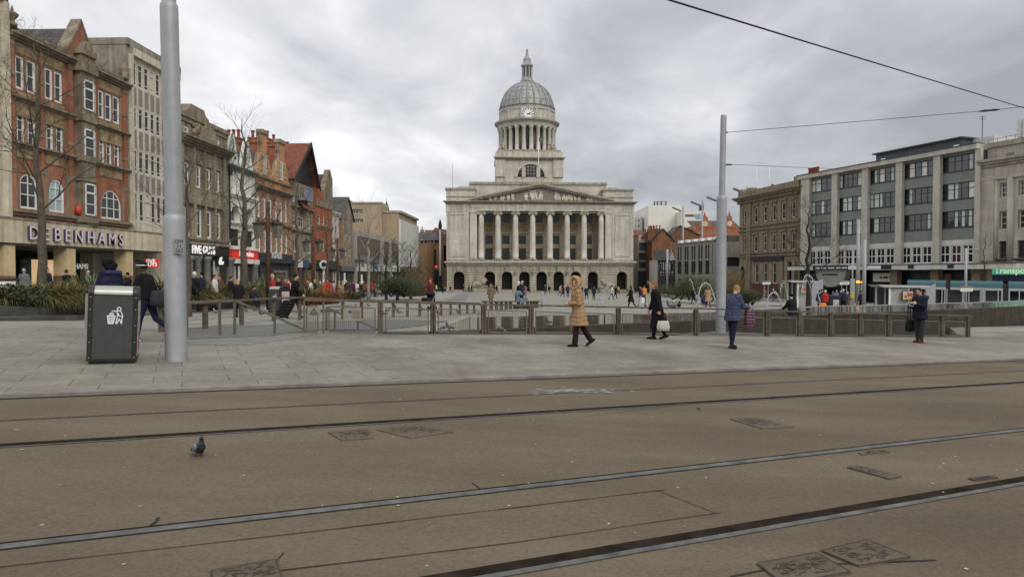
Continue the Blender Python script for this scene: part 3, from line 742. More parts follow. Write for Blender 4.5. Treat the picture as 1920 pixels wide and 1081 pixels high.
# the shop arcade under 1-3
b = Bld('shop_arcade', 'stained pale stone shop fascia on square pillars with spaced capital letters', 'shopfront', LF, S(150))
zf1, zf0 = Z(0,408,.7), Z(0,453.5,.7); e0, e1 = 22, S(306, .7)
m = b.m(); k = 22
for i in range(k): m.box(e0+(e1-e0)*i/k+.008, e0+(e1-e0)*(i+1)/k-.008, -.02, .7, zf0, zf1)
m.build('fascia', mat('stained_fascia', (.62,.54,.40), .12, 1.2, .8, streak=.42), b.r)
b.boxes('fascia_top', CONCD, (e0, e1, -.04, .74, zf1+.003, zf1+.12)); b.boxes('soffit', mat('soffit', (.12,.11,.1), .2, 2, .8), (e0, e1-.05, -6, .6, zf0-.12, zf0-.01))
for a, c in ((-62,-40),(8,22.5),(125.7,137),(237,246)):
    x0 = S(a, .55); b.boxes('pillar', mat('pillar_stone', (.60,.47,.28), .1, 2, .8, streak=.15), (x0, x0+.85, -.35, .55, Z(8,517,.55), zf0-.012))
    b.boxes('pillar_base', BRN, (x0-.02, x0+.87, -.37, .57, -1.2, Z(8,517,.55)-.003))
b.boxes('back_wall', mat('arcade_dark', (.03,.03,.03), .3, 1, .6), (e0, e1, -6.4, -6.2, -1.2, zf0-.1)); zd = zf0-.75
def P6(px, d=-5.9): return LF.px(px, 513, d)[0]
for a, c, mt in ((-60,-8,TEAL),(-8,20,WHIT),(42,60,TEAL),(60,77,WARM),(84,104,WARM),(104,118,TEAL),(180,196,WHIT),(196,212,WARM),(212,236,WHIT)):
    b.boxes('display_window', mt, (P6(a)+.05, P6(c)-.05, -6.1, -5.9, -.2, zd))
for a, c in ((-60,20),(42,118),(180,237)): b.boxes('shop_frame', DKGREY, (P6(a), P6(c), -6.2, -5.85, zd+.01, zd+.2))
LB = mat('letter_face', (.62,.60,.62), .05, 3, .4)
m0 = b.text('D E B E N H A M S', PURP, (S(92,.75)+S(201,.75))/2, (zf0+zf1)/2-.42, 1.15, .72, .16, 1.02, 'lettering', .012)
b.text('D E B E N H A M S', LB, (S(92,.75)+S(201,.75))/2-.03, (zf0+zf1)/2-.42, 1.15, .885, .02, 1.02, 'letter_face')
b.text('CLINIQUE', SIGNW, P6(97), zd-.75, .55, -5.85, .03, 1, 'window_sign'); b.text('CLINIQUE', SIGNW, P6(2), zd-.75, .55, -5.85, .03, 1, 'window_sign'); b.text('DEBENHAMS', SIGNW, P6(134), zd-.65, .62, -5.8, .04, 1.05, 'door_sign')
sg = Bld('hanging_sign', 'small red projecting shop sign between the arcade end and the tall pole', 'sign', LF, S(292,.3))
x0, z0, z1 = S(285,.4), Z(285,501,.4), Z(285,485,.4)
sg.boxes('sign_panel', REDS, (x0, x0+.1, -.3, .9, z0, z1)); sg.boxes('bracket', DKGREY, (x0+.02, x0+.08, -1., -.3, z1-.2, z1-.12))
T_ = lambda u, v, o: LF.T(x0 - o - .005, .3+u, z0+v)
text('FIVE', 'lettering', SIGNW, sg.r, T_, .42, .02, 'CENTER', 1, .01, (z1-z0)*.52); text('GUYS', 'lettering', SIGNW, sg.r, T_, .42, .02, 'CENTER', 1, .01, (z1-z0)*.12)
# 4. soot-brown classical stone building
b = Bld('classical_stone_building', 'soot brown stone building with arched pediment over its cornice and black shop fascia', 'building', LF, S(385))
c0, c1 = S(337), S(428.5); zt, zc = Z(338,209), Z(340,266)
A = [(347.8,356.4),(389,395),(405.7,414)]; B2 = [(348,356),(370,378),(388,396),(405.7,413)]
ops = [(S(a), S(c), Z(348,257), Z(348,236), Z(348,236)) for a, c in A]
ops += [(S(a), S(c), Z(348,346), Z(348,303), Z(348,303)) for a, c in B2]
ops += [(S(a+.3), S(c+.8), Z(374,445), Z(374,392.5), Z(374,392.5)) for a, c in B2]
b.wall('wall', GYST, c0, c1, -1.5, zt, ops, 9, 0, .1)
for o in ops: b.window(o, WHITE, 1, 2, -.06, .17)
b.cornice('cornice', TRIM, c0, c1+.15, zc-.1, .8, .9, 4); b.cornice('parapet', TRIM, c0, c1, zt-.7, .8, .25, 2); b.cornice('string_course', TRIM, c0, c1, Z(374,447)-.3, .3, .2, 2)
for o in ops[3:7]: b.boxes('keystone', TRIM, (o[0]-.15, o[1]+.15, -.05, .14, o[4]+.1, o[4]+.5))
for i, o in enumerate(ops[7:]):
    cx, w = (o[0]+o[1])/2, (o[1]-o[0])/2+.35; z = o[4]+.35
    pr = [(cx-w,z),(cx+w,z)] + ([(cx,z+.75)] if i % 2 else [(cx+w*cos(pi*t/8), z+.12+.65*sin(pi*t/8)) for t in range(9)])
    m = b.m(); m.prism(pr, -.05, .3, 'y'); m.build('window_pediment', TRIM, b.r)
for a in (339.5,362,381.5,400,418.5,425): b.boxes('pilaster', GYST, (S(a), S(a+4), -.04, .2, Z(374,447), zc-.12))
cx = S(386); m = b.m(); w = S(399)-cx
pr = [(cx-w,zc+.7),(cx+w,zc+.7)] + [(cx+w*cos(pi*t/12), zc+.75+1.55*sin(pi*t/12)) for t in range(13)]
m.prism(pr, -.05, .6, 'y'); m.build('arched_pediment', TRIM, b.r); m = b.m(); pr2 = [(cx+(p[0]-cx)*.78, zc+.75+(p[1]-zc-.75)*.75) for p in pr]; m.prism(pr2, .55, .63, 'y'); m.build('pediment_panel', GYST, b.r)
cx = S(370); m = b.m(); m.prism([(cx-2.1,zt),(cx+2.1,zt),(cx+2.1,zt+.3),(cx+1.5,zt+.55),(cx+1.2,zt+1.),(cx-1.2,zt+1.05),(cx-1.5,zt+.55),(cx-2.1,zt+.3)], -.7, .2, 'y'); m.build('attic_crest', TRIM, b.r)
m = b.m()
for k in range(26): m.ball((S(372)+random.uniform(-.9,.9), .08, Z(365,252)+random.uniform(-.9,1.)), random.uniform(.15,.35), 7, 5)
m.build('carving', TRIM, b.r, smooth=True)
z1, z0 = Z(354,457,.3), Z(354,478.4,.3)
b.boxes('fascia', BLACKP, (c0, S(431,.3), -.02, .3, z0, z1)); b.boxes('fascia_moulding', CONCD, (c0, S(431,.3), -.05, .45, z1+.003, z1+.22))
b.text('FIVE GUYS', SIGNW, S(381.5,.3), z0+.22, 1.02, .33, .06, .93, 'lettering', .03)
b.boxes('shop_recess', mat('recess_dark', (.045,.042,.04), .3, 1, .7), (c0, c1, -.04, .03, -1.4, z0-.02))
COLG = mat('grey_column', (.17,.165,.155), .15, 2, .6, streak=.2)
for a, r_ in ((348,.3),(362,.34),(380,.34),(421,.5)):
    m = b.m(); m.lathe([(r_*1.25,-1.4),(r_*1.25,-1.1),(r_,-1.),(r_*.9,z0-.5),(r_*1.2,z0-.35),(r_*1.3,z0-.02)], 14, (S(a)+r_, .25, 0)); m.build('column', COLG, b.r, smooth=True)
b.boxes('shop_window', GL, (S(387), S(398), .03, .06, -.7, z0-.4)); b.boxes('shop_panel', mat('pale_panel', (.42,.41,.37), .1, 1, .6), (S(399), S(410), .03, .07, -1., z0-.4)); b.boxes('shop_panel', mat('pale_panel', 0), (S(367), S(376), .03, .06, -1., z0-.9))
m = b.m(); m.lathe([(.1,zc-8),(.1,zc-.8)], 8, (c1-.15,.25,0)); m.box(c1-.4,c1+.1,.05,.45,zc-1.6,zc-.6); m.build('drainpipe', BLACKP, b.r)
# 5. white and green faience front
b = Bld('faience_building', 'off white tiled building with two narrow pointed gables over a red shop fascia', 'building', LF, S(455))
c0, c1 = S(429), S(479.5); ze = Z(430,312)
W1 = [(436,439.5),(440.5,443.5),(463,466),(467,470)]
ops = [(S(a), S(c), Z(436,346), Z(436,318), Z(436,318)) for a, c in W1]
arch_ = [(S(433.5), S(447.5), Z(433,413), Z(433,396), Z(433,384)), (S(460.5), S(473), Z(433,413), Z(433,396), Z(433,384))]
low = [(S(433), S(448.5), Z(433,460), Z(433,428), Z(433,428)), (S(460), S(474), Z(433,460), Z(433,428), Z(433,428))]
b.wall('wall', FAIE, c0, c1, -1.6, ze, ops + arch_ + low, 9, .0, .5)
for o in ops: b.window(o, CREAMW, 1, 2, -.08, .14)
for o in arch_: b.window(o, mat('faience_frame', (.3,.3,.27), .2, 2, .6), 3, 1, -.4, .12, split=[.3])
for o in low: b.window(o, mat('dark_timber', (.035,.03,.028), .2, 3, .6), 3, 2, -.1, .16, gl=GL, split=[.7])
b.cornice('cornice', FAIG, c0, c1, ze-.25, .5, .5, 3); b.cornice('string_course', FAIE, c0, c1, Z(433,368), .4, .35, 2); b.cornice('string_course', FAIE, c0, c1, Z(433,420), .3, .25, 2)
for o in arch_:
    cx = (o[0]+o[1])/2; q = arc(o[0]-.28, o[1]+.28, o[2], o[3], o[4]+.28); p = arc(*o[:2], o[2], o[3], o[4]); m = b.m()
    for i in range(2, len(q)-1): m.add([(q[i][0],.12,q[i][1]),(q[i+1][0],.12,q[i+1][1]),(p[i+1][0],.12,p[i+1][1]),(p[i][0],.12,p[i][1]),(q[i][0],-.02,q[i][1]),(q[i+1][0],-.02,q[i+1][1]),(p[i+1][0],-.02,p[i+1][1]),(p[i][0],-.02,p[i][1])], [(0,1,2,3),(0,1,5,4),(2,3,7,6)])
    m.build('arch_ring', FAIE, b.r)
for a0, ap, a1, yt in ((424.5,435,449.5,251),(450.5,462.6,476.5,266)):
    x0, xa, x1 = S(a0+4), (S(a0+4)+S(a1))/2, S(a1); zt = Z(ap,yt); m = b.m()
    m.prism([(x0,ze+.2),(x1,ze+.2),(xa+.22,zt),(xa-.22,zt)], -.45, .06, 'y'); m.build('gable', FAIE, b.r)
    m = b.m(); 
    for (p, q) in (((x0,ze+.2),(xa-.22,zt)),((x1,ze+.2),(xa+.22,zt))): m.tube([(p[0],.02,p[1]),(q[0],.02,q[1])], .1, 6)
    for k in range(14):
        t = random.uniform(.08,.8); u = random.uniform(-.7,.7)*(1-t)*(x1-x0)/2; m.box(xa+u-.14, xa+u+.14, .05, .085, ze+.3+(zt-ze)*t, ze+.55+(zt-ze)*t)
    m.build('gable_trim', FAIG, b.r)
m = b.m(); zr = Z(429,268,-5); m.add([(c0-.3,-.3,ze),(c1+.2,-.3,ze),(c1+.2,-5,zr),(c0-.3,-5,zr)], [(0,1,2,3)]); m.add([(c0,-5,zr),(c1,-5,zr),(c1,-9,ze),(c0,-9,ze)], [(0,1,2,3)]); m.add([(c0,-.3,ze),(c0,-5,zr),(c0,-9,ze)], [(0,1,2)]); m.build('roof', SLATE, b.r, fix=False)
chimney(b, S(436,-5.), -5., zr-2.5, Z(436,248,-5.), 1.2, 2.3, 4)
z1, z0 = Z(430,466.5,.35), Z(430,484.5,.35)
b.boxes('fascia', REDS, (c0+.1, c1-.1, -.02, .35, z0, z1)); b.boxes('fascia_moulding', FAIE, (c0, c1, -.03, .5, z1+.003, z1+.25), (c0, c1, -.03, .45, z0-.45, z0-.004))
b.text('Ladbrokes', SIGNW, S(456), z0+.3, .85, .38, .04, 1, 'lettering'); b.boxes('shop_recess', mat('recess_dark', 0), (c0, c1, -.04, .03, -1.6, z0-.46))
b.boxes('shop_window', mat('pale_panel', 0), (S(432), S(441), .03, .06, -.9, z0-.7)); b.boxes('shop_window', WHIT, (S(446), S(456), .03, .06, -.9, z0-.7))
for a in (448, 471): m = b.m(); m.lathe([(.5,-1.6),(.5,-1.3),(.42,-1.2),(.38,z0-.8),(.5,z0-.6),(.52,z0-.46)], 14, (S(a)+.4, .2, 0)); m.build('column', COLG, b.r, smooth=True)
sg = Bld('hanging_sign', 'black and red projecting sign board with a white mark under the black and red fascias', 'sign', LF, S(415,.3))
x0 = S(411,.5); zz = Z(412,500,.5); sg.boxes('sign_panel', BLACKP, (x0, x0+.12, .1, 1.4, zz, zz+1.1)); m = sg.m(); m.prism([(.5,zz+.2),(.9,zz+.2),(1.0,zz+.5),(.75,zz+.55),(.85,zz+.95),(.6,zz+.9),(.45,zz+.5)], x0-.01, x0+.13, 'x'); m.build('sign_mark', SIGNW, sg.r)
# 6. orange brick with two shaped gables
b = Bld('orange_brick_building', 'orange brick building with two shaped gables and tall white sash windows', 'building', LF, S(512))
c0, c1 = S(480), S(545.5); zc = Z(480,350); zg = Z(482,332)
W2 = [(483,488),(494.6,499),(505,510),(515.3,519.9),(525.7,529.5),(534.8,538.5)]
ops = [(S(a), S(c), Z(483,406), Z(483,368), Z(483,368)) for a, c in W2] + [(S(a+.4), S(c+.5), Z(484,471), Z(484,431), Z(484,431)) for a, c in W2]
PINK = courses('chequer_brick', (.33,.15,.085), (.37,.27,.18), (.36,.26,.17), .75, .55, .02, .25, .2)
b.wall('wall', PINK, c0, c1, -1.8, zc, ops, 9, 0, .1)
for o in ops: b.window(o, WHITE, 1, 2, -.05, .18, split=[.35,.7])
b.wall('attic', ORB, c0, c1, zc, zg+.25, [], 6); b.cornice('cornice', TRIM, c0, c1, zc-.15, .45, .6, 3); b.cornice('string_course', TRIM, c0, c1, Z(483,418), .35, .3, 2); b.cornice('string_course', TRIM, c0, c1, zg, .25, .25, 2)
BUFB = mat('buff_band', (.44,.30,.15), .15, 2, .8)
for a0, a1, wa, wc, capt in ((481,512,492.7,498.5,250),(513.5,545,523.8,529.2,268)):
    x0, x1 = S(a0), S(a1); cx = (x0+x1)/2; h = (x1-x0)/2; zt = Z((a0+a1)/2, capt); z = zg+.25; H = zt-z
    pr = [(-1,0),(1,0),(1,.08),(.82,.22),(.62,.36),(.48,.52),(.3,.56),(.26,.72),(.3,.78),(.26,.97),(.0,1.),(-.26,.97),(-.3,.78),(-.26,.72),(-.3,.56),(-.48,.52),(-.62,.36),(-.82,.22),(-1,.08)]
    m = b.m(); m.prism([(cx+h*p[0]*.97, z+H*p[1]) for p in pr], -.5, .04, 'y'); g = m.build('gable', ORB, b.r)
    m = b.m()
    for k in range(5): t = .04+.11*k; w = h*(1-t*1.05)*.93; m.box(cx-w, cx+w, .0, .06, z+H*t, z+H*(t+.045))
    m.build('brick_band', BUFB, b.r)
    m = b.m(); q = [(cx+h*p[0]*.97, z+H*p[1]) for p in pr[2:]]
    for p, r_ in zip(q, q[1:]): m.tube([(p[0],-.2,p[1]),(r_[0],-.2,r_[1])], .17, 6)
    m.box(cx-h*.33, cx+h*.33, -.6, .2, zt-.15, zt+.3); m.build('gable_coping', GYST, b.r)
    o = (S(wa), S(wc), z+.35, z+2.5, z+2.5+.001); m = b.m(); m.box(o[0]-.12, o[1]+.12, .03, .1, o[2]-.1, o[4]+.1); m.build('window_surround', BUFB, b.r); w_ = b.window((o[0],o[1],o[2],o[4],o[4]), WHITE, 2, 2, .16, .1)
m = b.m(); zr = Z(505,287,-6); m.add([(c0,-.4,zg),(c1,-.4,zg),(c1,-6,zr),(c0,-6,zr)], [(0,1,2,3)]); m.build('roof', SLATE, b.r, fix=False)
chimney(b, S(482,-4.5), -4.5, zg, Z(482,249,-4.5), 1.3, 1.6, 2); chimney(b, S(494,-5.), -5., zg, Z(494,250,-5.), 1.3, 2., 3); chimney(b, S(509,-4.), -4., zg, Z(509,257,-4.), 1.4, 1.7, 2); chimney(b, S(531,-5.), -5., zg, Z(531,270,-5.), 1.4, 2.2, 3)
z1, z0 = Z(481,473,.4), Z(481,491.5,.4)
NAVY = mat('navy_fascia', (.028,.033,.048), .15, 2, .5); b.boxes('fascia', NAVY, (c0, S(549,.4), -.02, .4, z0, z1)); b.text('MOD PIZZA', mat('pale_letters', (.5,.5,.52), .05, 3, .5), S(519.5,.45), z0+.55, .95, .43, .05, .62, 'lettering', .02)
b.boxes('shop_recess', mat('recess_dark', 0), (c0, c1, -.04, .03, -1.8, z0-.02)); b.boxes('door', mat('brown_door', (.12,.09,.06), .2, 1, .6), (S(516), S(531), .03, .1, -1.8, z0-1.2)); b.boxes('door_surround', mat('grey_beam', (.16,.15,.14), .2, 1, .7), (S(512), S(533), .03, .2, z0-1.15, z0-.85), (S(533), S(536), .03, .2, -1.8, z0-.84))
for a in (484,498,542): b.boxes('shop_pier', BLACKP, (S(a), S(a)+.5, .0, .15, -1.8, z0-.02))
# 7. brown building with steep red tiled roofs
b = Bld('tiled_roof_building', 'brown stone building under a steep red tiled roof with a timber balcony', 'building', LF, S(567))
c0, c1 = S(545.6), S(587); ze = Z(556,338)
ops = [(S(a), S(c), Z(560,381), Z(560,362), Z(560,362)) for a, c in ((549,553.5),(560,568),(576,581))] + [(S(a), S(c), Z(560,426), Z(560,405), Z(560,405)) for a, c in ((550,557),(560.5,569),(577,582))] + [(S(a), S(c), Z(560,473), Z(560,448), Z(560,448)) for a, c in ((550,557),(576,583))]
b.wall('wall', GYST, c0, c1, -2, ze, ops, 10)
for o in ops: b.window(o, CREAMW, 2, 2, -.05, .14, split=[.55])
y0, y1 = c0+.2, c1; ym = (y0+y1)/2+1.0; zr = Z(556,289,-4)
m = b.m(); m.add([(y0-1.2,.9,ze-.2),(ym,.9,zr),(ym,-11,zr),(y0-1.2,-11,ze-.2)], [(0,1,2,3)]); m.add([(ym,.9,zr),(y1+.6,.9,ze-.2),(y1+.6,-11,ze-.2),(ym,-11,zr)], [(0,1,2,3)]); m.build('roof', RTILE, b.r, fix=False)
BLT = mat('black_timber', (.022,.02,.022), .3, 3, .7)
m = b.m(); m.prism([(y0,ze-.2),(y1,ze-.2),(ym,zr-.4)], -.1, .0, 'y'); m.build('gable', BLT, b.r)
m = b.m()
for p, q in (((y0-1.2,ze-.3),(ym,zr+.05)),((y1+.6,ze-.3),(ym,zr+.05))): m.add([(p[0],1.,p[1]-.3),(p[0],1.,p[1]+.15),(q[0],1.,q[1]+.1),(q[0],1.,q[1]-.5),(p[0],.85,p[1]-.3),(p[0],.85,p[1]+.15),(q[0],.85,q[1]+.1),(q[0],.85,q[1]-.5)], [(0,1,2,3),(4,5,6,7),(0,1,5,4),(1,2,6,5),(2,3,7,6),(3,0,4,7)])
m.build('bargeboard', BLT, b.r)
m = b.m(); zb_ = Z(571,352,.9)
m.box(S(571,.9), S(585,.9), 0, 1.1, zb_-1.6, zb_-1.3)
for i in range(9): x = S(571,.9)+(S(585,.9)-S(571,.9))*i/8; m.box(x-.06, x+.06, 1., 1.1, zb_-1.3, zb_)
m.box(S(571,.9), S(585,.9), 1., 1.12, zb_, zb_+.15); m.build('balcony', mat('balcony_paint', (.24,.25,.32), .2, 3, .6), b.r)
b.cornice('string_course', TRIM, c0, c1, Z(560,392), .35, .35, 2); b.cornice('string_course', TRIM, c0, c1, Z(560,436), .35, .35, 2)
m = b.m(); x0, x1, zz = S(558), S(572), Z(560,392); m.add([(x0,.0,zz+1.6),(x1,.0,zz+1.6),(x1+.2,1.,zz+.1),(x0-.2,1.,zz+.1)], [(0,1,2,3)]); m.build('tiled_hood', RTILE, b.r)
z1, z0 = Z(555,486,.3), Z(555,501,.3)
b.boxes('fascia', mat('white_fascia', (.5,.51,.52), .1, 2, .5), (S(557.5,.3), S(568,.3), -.02, .3, z0, z1)); b.boxes('fascia', mat('blue_fascia', (.05,.065,.12), .1, 2, .5), (S(568.3,.3), S(579,.3), -.02, .3, z0, z1)); b.boxes('fascia', BLACKP, (c0, S(557,.3), -.02, .28, z0+.3, z1-.1), (S(579.3,.3), c1, -.02, .28, z0, z1-.4))
b.text('cafe', SIGNW, S(584,.3), z0+.25, .8, .3, .04, 1, 'lettering') if False else None
b.boxes('shop_recess', mat('recess_dark', 0), (c0, c1, -.04, .03, -2, z0-.02)); b.boxes('shop_window', mat('dim_shop', (.2,.15,.09), .4, 1, .5), (S(576), S(585), .03, .06, -1., z0-.3))
for a in (550,559,569): b.boxes('shop_pier', mat('brick_pier', (.10,.06,.045), .2, 2, .8), (S(a), S(a)+.6, .0, .25, -2, z0-.02))
# 8. plain red brick end building
b = Bld('red_brick_house', 'tall plain red brick building with slate roof over a dark green shopfront', 'building', LF, S(600))
c0, c1 = S(588), S(619); ze = Z(590,352); zr = Z(612,330)
ops = [(S(a), S(c), Z(595,y1), Z(595,y0), Z(595,y0)) for a, c in ((592,596),(600,604),(608.5,612)) for y0, y1 in ((402,420),(446,470))]
b.wall('wall', courses('plain_red_brick', (.42,.12,.06), (.36,.10,.05), (.24,.12,.08), .23, .078, .012, .25, .2), c0, c1, -2.2, ze, ops, 9, .35)
for o in ops: b.window(o, CREAMW, 1, 2, .29, .15)
m = b.m(); cx = (c0+c1)/2; zp = Z(616,325); m.prism([(cx-1,ze-2.),(c1,ze-2.),(c1,ze+2),(c1-1.1,zp+.4),(c1-1.6,zp+.4),(cx-.2,ze)], -.3, .45, 'y'); m.build('gable', BRST, b.r)
m = b.m(); m.add([(c0+1,-.2,ze-2.2),(c1-1,-.2,ze-2.2),(c1-1,-5,zr+.5),(c0+1,-5,zr+.5)], [(0,1,2,3)]); m.add([(c0+2.4,.1,ze-2.8),(c0+2.4,-6,ze-2.8),(c1-1.4,-6,zr+.3),(c1-1.4,.1,zr+.3)], [(0,1,2,3)]); m.build('roof', SLATE, b.r, fix=False)
b.cornice('string_course', TRIM, c0, c1, Z(595,428), .5, .25, 2, .35); b.cornice('string_course', TRIM, c0, c1, Z(590,386), .8, .12, 1, .35)
GREENF = mat('green_fascia', (.02,.042,.035), .15, 2, .5); z1, z0 = Z(590,487,.8), Z(590,504,.8)
b.boxes('fascia', GREENF, (c0, c1+2, .3, .8, z0, z1)); m = b.m(); m.tube([(S(595,.85),1.75,(z0+z1)/2),(S(595,.85)+.1,1.75,(z0+z1)/2)], .6, 20); m.build('roundel', WHITE, b.r); m = b.m(); m.tube([(S(595,.85)-.02,1.75,(z0+z1)/2),(S(595,.85),1.75,(z0+z1)/2)], .34, 20); m.build('roundel_centre', GREENF, b.r)
b.boxes('shop_recess', mat('recess_dark', 0), (c0, c1, .3, .38, -2.2, z0-.02)); b.boxes('shop_window', mat('dim_shop', 0), (S(590,.4), S(597,.4), .38, .42, -1.4, z0-.3))
for a in (599,606): m = b.m(); m.lathe([(.25,-2.2),(.22,z0)], 10, (S(a), .55, 0)); m.build('shop_column', CREAMW, b.r)
# 9. white narrow house, 9b brown house
b = Bld('white_house', 'narrow white painted house between the red brick building and the brown one', 'building', LF, S(628))
c0, c1 = S(619.5), S(636); zt = Z(621,402)
ops = [(S(a), S(c), Z(628,y1), Z(628,y0), Z(628,y0)) for a, c in ((622,624.5),(629,631)) for y0, y1 in ((423,436),(448,459),(478,496))]
b.wall('wall', mat('white_stucco', (.50,.49,.45), .12, 1, .8, streak=.25), c0, c1, -2.4, zt, ops, 9, 0, .1)
for o in ops: b.window(o, BLACKP, 1, 2, -.05, .16)
b.cornice('cornice', FAIE, c0, c1, zt, .5, .4); m = b.m(); m.add([(c0,.2,zt+.5),(c1,.2,zt+.5),(c1,-4,zt+3),(c0,-4,zt+3)], [(0,1,2,3)]); m.build('roof', SLATE, b.r, fix=False); chimney(b, c0+2, -3, zt+1, zt+3.6, 1.6, 1, 3, GYST); b.boxes('fascia', GREENF, (c0, c1, 0, .4, Z(622,508,.4), Z(622,497,.4)))
b.boxes('shop_recess', mat('recess_dark', 0), (c0, c1, -.02, .03, -2.4, Z(622,508,.4)))
for a in (622,627,632): b.boxes('shop_pier', CREAMW, (S(a), S(a)+.5, 0, .2, -2.4, Z(622,508,.4)))
b = Bld('brown_house', 'dark brown gabled house with a strip of red brick beside the white house', 'building', LF, S(648))
c0, c1 = S(636.2), S(662.5); zt = Z(640,408)
ops = [(S(a), S(c), Z(650,y1), Z(650,y0), Z(650,y0)) for a, c in ((645,649),(653,657)) for y0, y1 in ((438,452),(464,480))]
b.wall('wall', GYST, S(641), c1, -2.6, zt, ops, 9, 0, .1); b.wall('brick_strip', REDB, c0, S(641)-.01, -2.6, zt-.4, [], 8)
for o in ops: b.window(o, CREAMW, 2, 2, -.06)
cx = (S(641)+c1)/2; m = b.m(); m.prism([(S(641),zt),(c1,zt),(cx,zt+3.4)], -.4, .05, 'y'); m.build('gable', GYST, b.r); m = b.m(); m.add([(S(641)-.5,.3,zt-.2),(cx,.3,zt+3.7),(cx,-9,zt+3.7),(S(641)-.5,-9,zt-.2)], [(0,1,2,3)]); m.add([(c1+.5,.3,zt-.2),(cx,.3,zt+3.7),(cx,-9,zt+3.7),(c1+.5,-9,zt-.2)], [(0,1,2,3)]); m.build('roof', SLATE, b.r, fix=False)
b.boxes('fascia', mat('grey_fascia', (.12,.12,.13), .2, 1, .6), (c0, c1, 0, .4, Z(640,508,.4), Z(640,498,.4))); b.boxes('shop_recess', mat('recess_dark', 0), (c0, c1, -.02, .04, -2.6, Z(640,508,.4))); b.boxes('shop_window', WHIT, (S(644), S(647), .04, .06, -1.6, Z(640,511,.4)))
# 10. low modern store
b = Bld('modern_store', 'low modern store with blank brown panels, pale piers and a round blue mark', 'building', LF, S(705))
c0, c1 = S(663), S(748); zt = Z(664,430); zp1, zp0 = Z(666,441), Z(666,475); zw0 = Z(666,493); zf0 = Z(666,508)
b.wall('wall', mat('pale_concrete', (.35,.34,.31), .12, 1, .8, streak=.3), c0, c1, -2.8, zt, [(c0+.4, c1-.4, zw0, zp1, zp1)], 25, 0, .5)
for a, c in ((665,714),(716.5,730),(732,747)): b.boxes('panel', mat('brown_panel', (.125,.095,.07), .12, 1, .7), (S(a), S(c), -.49, -.1, zp0, zp1-.01)); b.boxes('window_band', GLB, (S(a), S(c), -.49, -.3, zw0+.01, zp0-.004))
for a in (663,714,730): b.boxes('pier', mat('pale_concrete', 0), (S(a), S(a)+.9, -.3, .4, -2.8, zt-.6))
b.boxes('fascia', mat('white_panel', (.5,.49,.46), .06, 1, .6), (c0+.3, c1, -.02, .3, zf0, zw0-.01)); m = b.m(); xx, zz = S(694.5,.3), (zf0+zw0)/2; m.tube([(xx,1.1,zz),(xx+.1,1.1,zz)], .75, 20); m.build('round_mark', mat('light_blue', (.16,.38,.52), .1, 3, .4), b.r); text('p', 'lettering', SIGNW, b.r, lambda u, v, o: LF.T(xx-.01-o, 1.1+u, zz-.3+v), 1.0, .02)
b.boxes('shop_glass', GLD, (c0+.3, c1, -.03, .02, -2.8, zf0-.02))
for i in range(9): x = c0+.5+(c1-c0)*i/9; b.boxes('display', random.choice([WHIT, mat('dim_shop', 0), mat('pale_panel', 0)]), (x, x+1.1, .02, .05, -2.2, zf0-.6))
# 11. big beige block with a white finned front
b = Bld('beige_block', 'large blank beige block with a tall white finned front behind the low store', 'building', LF, S(765))
c0, c1 = S(748.3), S(782); zt = Z(749,399)
BEI = mat('beige_wall', (.33,.26,.18), .08, .4, .85, streak=.15)
b.wall('wall', BEI, c0, c1, -3, zt, [], 17, .0); m = b.m(); nf = 16
for i in range(nf+1): x = c0+(c1-c0)*i/nf; m.box(x-.22, x+.22, 0, .45, Z(749,500), zt-1.5)
m.build('fins', mat('white_fins', (.50,.50,.48), .06, 1, .6), b.r)
for i in range(nf): x = c0+(c1-c0)*(i+.5)/nf; b.boxes('glazing', GLB, (x-.7, x+.7, .0, .06, Z(749,500), zt-1.7))
b.boxes('coping', mat('pale_concrete', 0), (c0-.2, c1+.2, -17, .5, zt+.003, zt+.5)); b.boxes('canopy', DKGREY, (c0, c1, 0, 1.6, Z(752,512), Z(752,507)))
b = Bld('beige_tower', 'smaller beige block rising behind the left end of the big blank one', 'building', LF, S(735))
x = S(735); A = W(641,513,x+6).x; B_ = W(716,513,x+6).x; za, zb_ = W(660,381,x+6).z, W(660,405,x+6).z
b2 = Fr((A, x+6), (1,0)); b.fr = b2; wdt = B_-A
ops = [(wdt*.24+i*.1, wdt*.24+i*.1+2.6, W(0,y1,x+6).z, W(0,y0,x+6).z, W(0,y0,x+6).z) for i, (y0, y1) in enumerate(((392,400),(410,417)))]
b.wall('wall', BEI, 0, wdt, -3, za, ops, 8); [b.window(o, CREAMW, 3, 2) for o in ops]; b.boxes('parapet', BEI, (-.3, wdt*.16, -8, .2, za, za+.9)); b.boxes('coping', mat('pale_concrete', 0), (wdt*.16+.02, wdt, -8, .2, za+.003, za+.3))
sp = Bld('church_spire', 'small dark pointed spire showing above the beige roofs', 'spire', Fr((W(725,400,230).x, 230), (1,0)), 0)
z0, z1 = W(725,405,230).z, W(725,377,230).z; m = sp.m(); m.lathe([(1.7,-3),(1.7,z0),(2.1,z0+.2),(1.3,z0+1.5),(1.,z0+1.7),(.75,z0+2.8),(.1,z1)], 8); m.build('spire', mat('spire_lead', (.07,.07,.075), .2, 1, .7), sp.r); m = sp.m(); m.tube([(0,0,z1),(0,0,z1+1.2)], .05, 5); m.build('finial', BLACKP, sp.r)
